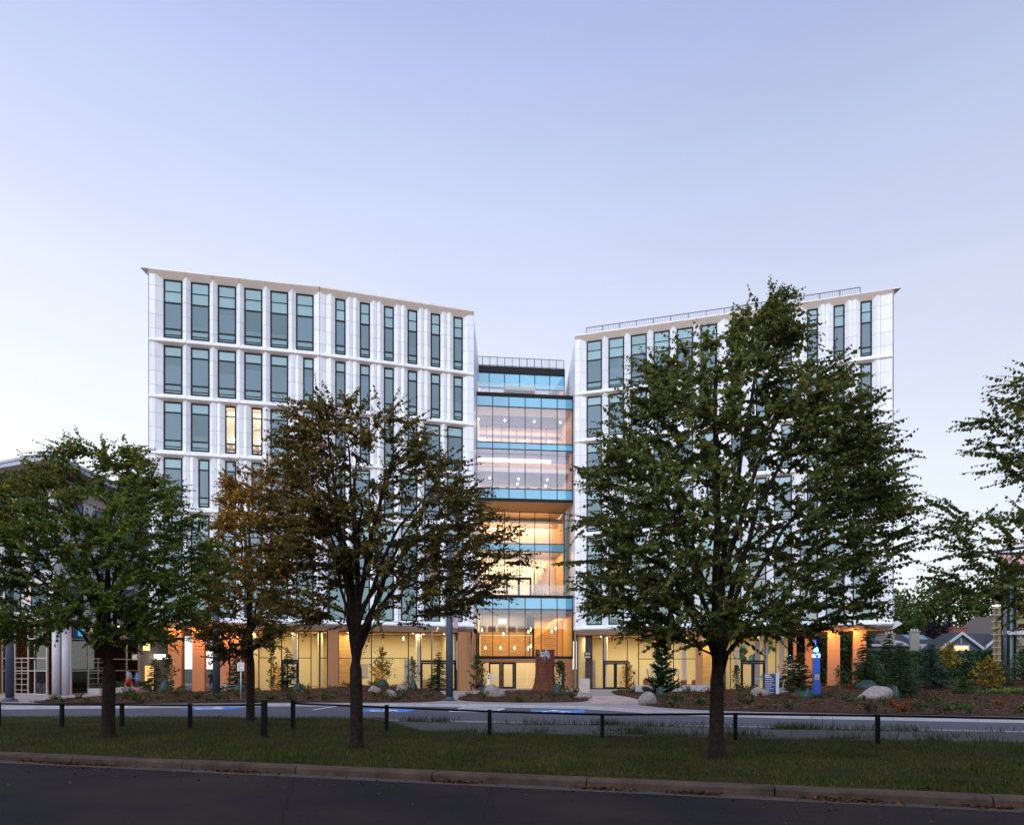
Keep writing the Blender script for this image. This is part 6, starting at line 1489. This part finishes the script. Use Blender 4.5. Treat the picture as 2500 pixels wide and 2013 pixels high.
part('corner_column', MB().lathe([(.27, .12), (.27, 5.56)], (-32.85, 51.25, 0), 24).mesh('corner_column', mat('column_concrete', (.52, .51, .55), .7, noise=(.9, .3)), True), GB, I4)
part('corner_column', MB().lathe([(.27, .12), (.27, 5.56)], (-33.38, 51.0, 0), 24).mesh('corner_column', MATS['column_concrete'], True), GB, I4)
part('cafe_back_wall', MB().box(-40.5, 51.6, .12, -40.3, 62, 5.5).box(-40.3, 61.8, .12, -33.1, 62, 5.5).mesh('cafe_back_wall', m_rust_wall), GB, I4)
part('cafe_floor', MB().prism([(-33.05, 51.4), (-33.05, 62), (-45, 62), (-45, 57)], .118, .13).mesh('cafe_floor', m_inner), GB, I4)
area_light('cafe_light', (-36.5, 57, 5.3), (3, 4), 60, (1, .55, .22), GB)
area_light('canopy_light', (-32.6, 59.0, 5.5), (.4, .4), 40, (1, .62, .3), GB); area_light('canopy_light', (-32.6, 54.5, 5.5), (.4, .4), 45, (1, .6, .25), GB)
area_light('canopy_light', (-38.2, 51.6, 5.5), (.5, .5), 55, (1, .62, .3), GB)
area_light('balcony_light', (-36.8, 51.0, 9.0), (.6, .6), 90, (1, .55, .2), GB)
# cafe sign: blue letters on a dark band
part('sign_band', MB().box(.45, -.10, 4.36, 9.9, -.065, 5.5).mesh('sign_band', mat('sign_slate', (.05, .055, .07), .5)), GB, SC)
m_sb = mat('letter_blue', (.02, .30, .55), .4, emit=((.02, .35, .75), .8))
part('sign_letter', text_mesh('B', 1.5, m_sb, .05), GB, SC @ Matrix.Translation((1.4, -.2, 4.98)) @ FACE_CAM); part('sign_letter', text_mesh('n', 1.4, m_sb, .05), GB, SC @ Matrix.Translation((3.4, -.2, 4.98)) @ FACE_CAM)
for k, x in enumerate((6.0, 8.6)): part('canopy_downlight', MB().lathe([(.10, 5.53), (.10, 5.555)], (-32.55, 51.6 + x, 0), 10).mesh('canopy_downlight', M['white_lamp']), GB, I4)
# rendered wall at the far end with a small lit window, glowing sign and doorway
part('rendered_wall', MB().box(-33.1, 61.6, .12, -32.9, 70, 5.56).mesh('rendered_wall', m_beige), GB, I4)
part('lit_window', MB().box(-32.89, 62.1, 3.7, -32.87, 63.2, 4.4).mesh('lit_window', mat('lit_yellow', (1, .8, .4), emit=((1, .68, .22), 1.6))), GB, I4)
part('lit_doorway', MB().box(-32.89, 62.4, .14, -32.87, 64.0, 2.3).mesh('lit_doorway', mat('lit_amber', (1, .7, .3), emit=((1, .55, .18), .9))), GB, I4)
part('glowing_sign', MB().box(-32.7, 63.6, 2.9, -31.3, 63.7, 3.35).mesh('glowing_sign', mat('sign_glow', (1, 1, .95), emit=((1, .93, .78), 2.5))), GB, I4)
part('lettering', MB().box(-32.5, 63.58, 3.05, -32.42, 63.59, 3.28).box(-32.3, 63.58, 3.05, -32.22, 63.59, 3.2).box(-32.1, 63.58, 3.05, -31.98, 63.59, 3.22).box(-31.85, 63.58, 3.05, -31.75, 63.59, 3.2).mesh('lettering', M['frame']), GB, I4)
# pale service building glimpsed behind the undercroft
PB = thing('service_building', 'pale service building seen behind the left undercroft columns', 'building', (-26, 82, .12))
part('wall', MB().box(-34, 80, .12, -18, 80.3, 5.2).mesh('wall', mat('pale_lilac_wall', (.42, .41, .46), .8)), PB, I4)
part('roller_door', MB().box(-24.6, 79.93, .14, -22.0, 79.99, 2.6).mesh('roller_door', mat('door_grey', (.12, .12, .14), .6)), PB, I4); part('roller_door', MB().box(-21.0, 79.93, .14, -19.2, 79.99, 2.6).mesh('roller_door', MATS['door_grey']), PB, I4)
part('window', MB().box(-30.5, 79.93, 3.0, -29.3, 79.99, 4.6).mesh('window', M['p_dark']), PB, I4)
part('wall_band', MB().box(-34, 79.9, 2.8, -18, 79.99, 2.95).mesh('wall_band', m_fascia), PB, I4)
# white cafe chairs behind the glass
def cafe_chair(x, y, rz, label):
    t = thing('cafe_chair', label, 'chair', (x, y, .13), rz, 'white cafe chairs behind the front glazing'); mw_ = mat('chair_white', (.62, .64, .66), .5)
    b = MB(); 
    for i in range(5): a = -.22 + i * .11 - .0; b.add([(-.22 + i * .088, -.2, .45), (-.132 + i * .088, -.2, .45), (-.132 + i * .088, .2, .44), (-.22 + i * .088, .2, .44)], [(0, 1, 2, 3)])
    part('seat', MB().box(-.22, -.2, .43, .22, .2, .46).mesh('seat', mw_, bevel=.01), t); part('backrest', MB().box(-.21, .18, .5, .21, .21, .86).mesh('backrest', mw_, bevel=.01), t)
    for sx in (-.18, .18):
        for sy in (-.17, .17): part('leg', MB().tube([(sx, sy, .44), (sx * 1.2, sy * 1.25, 0)], .013, 5).mesh('leg', mw_), t)
for i, (x, y) in enumerate(((-37.6, 54.3), (-36.9, 54.1), (-36.2, 53.8))): cafe_chair(x, y, i * .9 + 2.7, ('left', 'middle', 'right')[i] + ' white chair of the cafe row behind the front glazing')
# low planter hedge before the cafe side
hp = np.random.default_rng(5); n = 1500; P = np.stack([hp.uniform(-31.9, -31.2, n), hp.uniform(52.6, 60, n), hp.uniform(.5, .95, n)], 1)
t = thing('planter_hedge', 'low dark planter hedge in front of the cafe side glazing', 'hedge', (-31.5, 56, .12))
part('planter', MB().box(-32.0, 52.5, 0, -31.1, 60.1, .45).mesh('planter', M['conc']), t, Matrix.Translation((0, 0, .12)))
part('foliage', leaves_mesh('foliage', P, hp.normal(0, 1, (n, 3)), hp.normal(0, 1, (n, 3)), .12 * hp.uniform(.7, 1.3, n), needle_green), t, I4, 'stuff')

# ================================================================== VILLAS AND UNFINISHED BUILDING ON THE RIGHT
m_villa = mat('villa_wall', (.36, .37, .36), .8); m_slate = mat('slate_roof', (.055, .058, .07), .7, noise=(3, .5)); m_trim = mat('white_trim', (.62, .64, .70), .5)
V = thing('villa', 'low white villa with two chimneys and slate roof above the hedge', 'house', (54, 95, 0))
part('wall', MB().box(48.5, 94, 0, 57.4, 104, 5.2).mesh('wall', m_villa), V, I4)
rf = part('roof', MB().add([(47.6, 93.2, 5.25), (58.0, 93.2, 5.25), (58.0, 104, 5.25), (47.6, 104, 5.25), (52.6, 96, 6.75), (56.6, 96, 6.75), (56.6, 101, 6.75), (52.6, 101, 6.75)], [(0, 1, 5, 4), (1, 2, 6, 5), (2, 3, 7, 6), (3, 0, 4, 7), (4, 5, 6, 7)]).mesh('roof', m_slate), V, I4)
part('skylight', MB().add([(54.0, 94.62, 6.02), (56.6, 94.62, 6.02), (56.4, 95.7, 6.66), (53.6, 95.7, 6.66)], [(0, 1, 2, 3)]).mesh('skylight', M['p_blind']), rf, I4)
part('eaves_trim', MB().box(47.5, 93.05, 5.05, 58.1, 93.2, 5.3).mesh('eaves_trim', m_trim), V, I4)
b = MB(); n = 12
for i in range(n): 
    x0, x1 = 49.4 + i * .28, 49.4 + (i + 1) * .28; z0, z1 = 5.32 + .5 * math.sin(math.pi * i / n), 5.32 + .5 * math.sin(math.pi * (i + 1) / n)
    b.add([(x0, 92.9, 5.2), (x1, 92.9, 5.2), (x1, 92.9, z1), (x0, 92.9, z0), (x0, 95, 5.2), (x1, 95, 5.2), (x1, 95, z1), (x0, 95, z0)], [(0, 1, 2, 3), (3, 2, 6, 7)])
part('curved_eave', b.mesh('curved_eave', m_trim), V, I4)
for x, w, zt in ((49.6, 1.3, 6.6), (53.0, 1.2, 6.9)):
    c_ = part('chimney', MB().box(x, 92.6, 0 if x > 52 else 5, x + w, 93.0 if x > 52 else 95, zt).box(x - .12, 92.5, zt, x + w + .12, 93.1 if x > 52 else 95.1, zt + .14).mesh('chimney', mat('chimney_render', (.34, .33, .27), .8)), V, I4)
    for k in range(3): part('chimney_pot', MB().lathe([(.12, zt + .14), (.1, zt + .42)], (x + .25 + k * .38, 92.8, 0), 8).mesh('chimney_pot', m_trim), c_, I4)
for x in (50.4, 51.1, 51.8):
    f_ = part('window', MB().box(x, 93.88, 3.2, x + .55, 93.98, 3.28).box(x, 93.88, 4.75, x + .55, 93.98, 4.85).box(x, 93.88, 3.28, x + .07, 93.98, 4.75).box(x + .48, 93.88, 3.28, x + .55, 93.98, 4.75).box(x + .25, 93.88, 3.28, x + .3, 93.98, 4.75).mesh('window', m_trim), V, I4)
    part('pane', MB().box(x + .06, 93.92, 3.28, x + .49, 93.94, 4.75).mesh('pane', M['p_dark']), f_, I4)
for x in (54.8, 55.7, 56.5): part('window', MB().box(x, 93.9, 3.0, x + .8, 93.98, 4.7).mesh('window', M['p_dark']), V, I4)
part('porch_column', MB().box(54.7, 93.1, 0, 55.3, 93.6, 5.05).mesh('porch_column', m_trim), V, I4)
H = thing('gabled_house', 'timber-framed gabled house with one warm lit window above the hedge', 'house', (58, 89, 0))
def gable(cx, y, hw, zb, zt, depth, nm, lit):
    wl = part('gable_wall', MB().add([(cx - hw, y, 0), (cx + hw, y, 0), (cx + hw, y, zb), (cx, y, zt), (cx - hw, y, zb)], [(0, 1, 2, 3, 4)]).mesh('gable_wall', mat('teal_grey_wall', (.10, .13, .17), .8)), H, I4)
    for s in (-1, 1):
        part('barge_board', MB().add([(cx, y - .35, zt + .25), (cx, y - .35, zt - .12), (cx + s * (hw + .35), y - .35, zb - .62), (cx + s * (hw + .35), y - .35, zb - .25), (cx, y - .2, zt + .25), (cx, y - .2, zt - .12), (cx + s * (hw + .35), y - .2, zb - .62), (cx + s * (hw + .35), y - .2, zb - .25)], [(0, 1, 2, 3), (4, 5, 6, 7), (0, 3, 7, 4), (1, 2, 6, 5), (3, 2, 6, 7)]).mesh('barge_board', m_trim), H, I4)
        part('roof_slope', MB().add([(cx, y - .3, zt + .2), (cx + s * (hw + .35), y - .3, zb - .35), (cx + s * (hw + .35), y + depth, zb - .35), (cx, y + depth, zt + .2)], [(0, 1, 2, 3)]).mesh('roof_slope', m_slate), H, I4)
    for k in range(-2, 3): part('timber_batten', MB().box(cx + k * hw * .2 - .05, y - .04, zb + .25, cx + k * hw * .2 + .05, y - .005, zt - .55 - abs(k) * hw * .28).mesh('timber_batten', m_trim), H, I4)
    w = part('window', MB().box(cx - hw * .42, y - .06, zb - 1.15, cx + hw * .42, y - .01, zb - 1.07).box(cx - hw * .42, y - .06, zb + .05, cx + hw * .42, y - .01, zb + .13).box(cx - hw * .42, y - .055, zb - 1.07, cx - hw * .36, y - .01, zb + .05).box(cx + hw * .36, y - .055, zb - 1.07, cx + hw * .42, y - .01, zb + .05).mesh('window', m_trim), H, I4)
    part('pane', MB().box(cx - hw * .38, y - .03, zb - 1.08, cx + hw * .38, y - .02, zb + .06).mesh('pane', mat('lit_peach', (1, .7, .45), emit=((1, .58, .27), 1.1), noise=(1.6, .8), color2=(.5, .3, .15)) if lit else M['p_dark']), w, I4)
gable(57.4, 89, 2.5, 4.9, 6.5, 4, 'main', True); gable(62.9, 90, 1.5, 5.2, 6.3, 3, 'small', False)
part('roof', MB().add([(57, 92.8, 6.7), (68, 92.8, 6.7), (68, 88.6, 3.9), (59.6, 88.6, 3.9), (57, 97, 3.9), (68, 97, 3.9)], [(0, 1, 2, 3), (0, 4, 5, 1)]).mesh('roof', m_slate), H, I4)
part('chimney', MB().box(58.6, 92.4, 6, 60.4, 93.4, 7.4).box(58.5, 92.3, 7.4, 60.5, 93.5, 7.55).mesh('chimney', mat('brick_red', (.26, .11, .08), .8)), H, I4)
part('back_roof', MB().add([(60, 99, 4.5), (70, 99, 4.5), (70, 101, 9.5), (67, 101, 9.5)], [(0, 1, 2, 3)]).mesh('back_roof', mat('brown_shingle', (.10, .085, .085), .8)), H, I4)
U = thing('unfinished_building', 'unfinished building with brown sheathing, battens and a glazed strip at the right edge', 'building', (50, 62, 0))
m_sheath = mat('brown_sheathing', (.26, .20, .10), .8, noise=(1.2, .4)); m_bat = mat('pale_batten', (.38, .35, .33), .6)
part('wall', MB().prism([(42.9, 62.1), (62, 62.1), (66, 75), (53, 75)], 0, 10.2).mesh('wall', m_sheath), U, I4)
for k in range(20): part('batten', MB().box(44.7, 61.95, .6 + k * .5, 56, 62.08, .67 + k * .5).mesh('batten', m_bat), U, I4)
for k in range(16): part('scaffold_rod', MB().box(42.5, 61.7, 1.0 + k * .58, 43.35, 61.76, 1.06 + k * .58).mesh('scaffold_rod', m_bat), U, I4)
part('corner_strip', MB().box(43.15, 61.85, 0, 43.45, 62.08, 10.2).mesh('corner_strip', m_sheath), U, I4)
gs = part('stair_glazing', MB().box(43.45, 61.7, 0, 43.55, 62.05, 11.2).box(43.98, 61.7, 0, 44.12, 62.05, 11.2).box(44.6, 61.7, 0, 44.7, 62.05, 11.2).box(43.55, 61.75, 11.0, 44.6, 62.05, 11.2).box(43.55, 61.75, 7.6, 44.6, 62.05, 7.75).mesh('stair_glazing', M['frame']), U, I4)
for a, c in ((43.55, 43.98), (44.12, 44.6)):
    for z0, z1 in ((0, 5.0), (5.5, 7.6), (7.75, 11.0)): part('pane', MB().box(a, 61.9, z0, c, 61.92, z1).mesh('pane', M['p_low'] if z0 else M['p_teal']), gs, I4)
part('white_band', MB().box(43.4, 61.55, 5.05, 56, 61.69, 5.4).mesh('white_band', m_stucco), U, I4)
part('brace', MB().tube([(44.7, 61.6, 4.8), (46.6, 61.6, 2.6)], .06, 6).tube([(44.9, 61.6, 4.9), (46.8, 61.6, 2.7)], .06, 6).mesh('brace', m_bat), U, I4)
part('red_netting', MB().box(43.0, 61.6, 11.25, 56, 61.66, 12.1).mesh('red_netting', mat('red_net', (.50, .12, .12), .8, noise=(2.5, 1.0), color2=(.6, .5, .5))), U, I4)
part('roof_slab', MB().prism([(42.8, 61.6), (62, 61.6), (66, 75), (53, 75)], 12.1, 12.35).mesh('roof_slab', M['darkcore']), U, I4)
part('vent', MB().lathe([(.14, 0), (.14, .03)], sides=12).mesh('vent', M['frame']), U, Matrix.Translation((46.2, 61.94, 7.0)) @ Matrix.Rotation(R(90), 4, 'X')); part('vent', MB().lathe([(.14, 0), (.14, .03)], sides=12).mesh('vent', M['frame']), U, Matrix.Translation((46.6, 61.94, 7.0)) @ Matrix.Rotation(R(90), 4, 'X'))

# ================================================================== PEOPLE
m_skin = mat('skin', (.36, .21, .15), .6, .3); m_hair = mat('hair', (.02, .015, .012), .6)
def person(label, loc, rz, joints, top, bottom, shoes=(.05, .05, .05), group=None):
    """joints: dict name -> (x,y,z); grown as one continuous skinned body, coloured by the nearest limb"""
    J = joints; E_ = [('pelvis', 'belly'), ('belly', 'chest'), ('chest', 'neck'), ('neck', 'head0'), ('head0', 'head1')]
    for s in 'lr': E_ += [('chest', 'sh' + s), ('sh' + s, 'el' + s), ('el' + s, 'wr' + s), ('wr' + s, 'ha' + s), ('pelvis', 'hi' + s), ('hi' + s, 'kn' + s), ('kn' + s, 'an' + s), ('an' + s, 'to' + s)]
    rad = dict(pelvis=.15, belly=.135, chest=.155, neck=.055, head0=.085, head1=.075, sh=.07, el=.045, wr=.033, ha=.035, hi=.10, kn=.065, an=.045, to=.04)
    names = list(J); me = bpy.data.meshes.new('person_body'); me.from_pydata([J[n_] for n_ in names], [(names.index(a), names.index(c)) for a, c in E_], [])
    o = bpy.data.objects.new('person_tmp', me); col.objects.link(o)
    sk = o.modifiers.new('skin', 'SKIN'); sv = me.skin_vertices[0].data
    for i, n_ in enumerate(names):
        r_ = rad.get(n_, rad.get(n_[:2], .06)); sv[i].radius = (r_, r_ * (.72 if n_ in ('pelvis', 'belly', 'chest') else 1)); sv[i].use_root = n_ == 'pelvis'
    o.modifiers.new('sub', 'SUBSURF').levels = 1; o.modifiers['sub'].render_levels = 1
    dg = bpy.context.evaluated_depsgraph_get(); m2 = bpy.data.meshes.new_from_object(o.evaluated_get(dg)); bpy.data.objects.remove(o)
    for mm in (m_skin, top, bottom, mat('shoes_' + label[:9], shoes)): m2.materials.append(mm)
    def seg(p, a, c): a, c = Vector(a), Vector(c); t = max(0, min(1, (p - a).dot(c - a) / max(1e-9, (c - a).length_squared))); return (p - (a + (c - a) * t)).length
    for f_ in m2.polygons:
        a, c = min(E_, key=lambda e: seg(f_.center, J[e[0]], J[e[1]])); n_ = c[:2]
        f_.material_index = 1 if c in ('belly', 'chest', 'neck') and f_.center.z < J['neck'][2] or n_ in ('sh',) or (n_ == 'el') else (2 if n_ in ('hi', 'kn') else (3 if n_ == 'to' else 0)); f_.use_smooth = True
    t = thing('person', label, 'person', loc, rz, group); part('body', m2, t)
    hc_ = (Vector(J['head0']) * .4 + Vector(J['head1']) * .6); b = MB(); n = 10
    b.lathe([(.085, -.02), (.098, .03), (.085, .08), (.045, .115)], (hc_.x, hc_.y + .012, hc_.z), n); part('hair', b.mesh('hair', m_hair, True), t)
    for sx in (-.03, .03): part('eye', MB().lathe([(.004, -.008), (.010, 0), (.004, .008)], (hc_.x + sx, hc_.y - .088, hc_.z - .03), 6).mesh('eye', m_hair), t)
    part('nose', MB().lathe([(.014, -.025), (.010, 0), (.004, .02)], (hc_.x, hc_.y - .09, hc_.z - .06), 6).mesh('nose', m_skin), t)
    for s in 'lr':      # fingers
        h_ = Vector(J['ha' + s]); w = (h_ - Vector(J['wr' + s])).normalized(); sd_ = w.cross(Vector((0, 1, 0))).normalized() if abs(w.y) < .9 else Vector((1, 0, 0))
        fb = MB()
        for k in range(4): q = h_ + sd_ * (k - 1.5) * .018; fb.tube([q, q + w * (.05 + .01 * (k in (1, 2))), q + w * .085 + Vector((0, -.012, 0))], (.009, .008, .006), 5)
        fb.tube([h_ - w * .03 + Vector((0, -.03, 0)), h_ + w * .01 + Vector((0, -.055, 0)), h_ + w * .04 + Vector((0, -.06, 0))], (.01, .009, .007), 5); part('fingers', fb.mesh('fingers', m_skin, True), t)
    return t
def stand(arms=.0, lean=0., fold=False):
    J = dict(pelvis=(0, 0, .95), belly=(0, -.01 - lean * .2, 1.12), chest=(0, -lean * .4, 1.34), neck=(0, -lean * .6, 1.50), head0=(0, -.02 - lean * .7, 1.58), head1=(0, -.02 - lean * .75, 1.70))
    for s, k in (('l', 1), ('r', -1)):
        J['sh' + s] = (.19 * k, -lean * .5, 1.42); J['el' + s] = (.25 * k, .03 - lean * .4, 1.14)
        if fold: J['wr' + s] = (.08 * k, -.22, 1.16); J['ha' + s] = (-.02 * k, -.25, 1.18)
        else: J['wr' + s] = (.24 * k, -.06 - lean * .4, .90); J['ha' + s] = (.24 * k, -.08 - lean * .4, .82)
        J['hi' + s] = (.10 * k, 0, .88); J['kn' + s] = (.11 * k, -.02, .48); J['an' + s] = (.11 * k, .02, .08); J['to' + s] = (.12 * k, -.15, .04)
    return J
run = dict(pelvis=(0, 0, .97), belly=(.03, 0, 1.13), chest=(.08, 0, 1.34), neck=(.12, 0, 1.49), head0=(.15, -.01, 1.57), head1=(.16, -.01, 1.69),
           shl=(.08, .19, 1.41), ell=(-.14, .25, 1.20), wrl=(.04, .25, 1.02), hal=(.11, .24, 1.0), shr=(.08, -.19, 1.41), elr=(.0, -.26, 1.15), wrr=(.22, -.22, 1.20), har=(.29, -.2, 1.24),
           hil=(0, .10, .90), knl=(.30, .10, .62), anl=(.12, .10, .28), tol=(.24, .1, .20), hir=(0, -.10, .90), knr=(-.10, -.10, .50), anr=(-.38, -.1, .24), tor=(-.36, -.1, .10))
person('person in a blue t-shirt standing with folded arms outside the cafe', (-29.4, 54.6, .12), -.5, stand(fold=True), mat('shirt_blue', (.03, .18, .55), .8), mat('trousers_dark', (.03, .03, .035), .8))
person('person in a grey shirt and red shorts running past the cafe', (-26.9, 49.0, gz(-26.9, 49.0) + .05), 3.0, run, mat('shirt_grey', (.28, .28, .36), .8), mat('shorts_red', (.55, .02, .015), .8))
person('person in black standing between the left undercroft columns', (-25.9, 60.0, .12), .3, stand(), mat('shirt_black', (.015, .015, .018), .8), mat('trousers_black', (.02, .02, .02), .8))
person('person in a pink top standing between the left undercroft columns', (-25.3, 60.3, .12), -.4, stand(lean=.1), mat('shirt_pink', (.45, .25, .26), .8), mat('trousers_grey', (.08, .08, .08), .8))

# ================================================================== ADDED UNSEEN BUILDING behind the viewer, shades the foreground
OB = thing('added_shade_building', 'added unseen brick building behind the viewpoint, shading the foreground', 'building', (0, -9, 0), math.atan(-.283))
m_ob = mat('dark_brick', (.07, .05, .042), .9, .1, noise=(2, .5))
part('wall', MB().box(-70, -14, 0, 70, 0, 10.5).mesh('wall', m_ob), OB)
part('roof', MB().box(-70.4, -14.4, 10.5, 70.4, .4, 10.8).mesh('roof', M['darkcore']), OB)
ow = MB().box(0, 0, 0, 1.6, .04, 1.9).mesh('window', M['p_dark'])
for k in range(28):
    for z in (1.2, 4.6, 8.0): part('window', ow, OB, WORLD[OB.name] @ Matrix.Translation((-66 + k * 4.8, 0.002, z)))
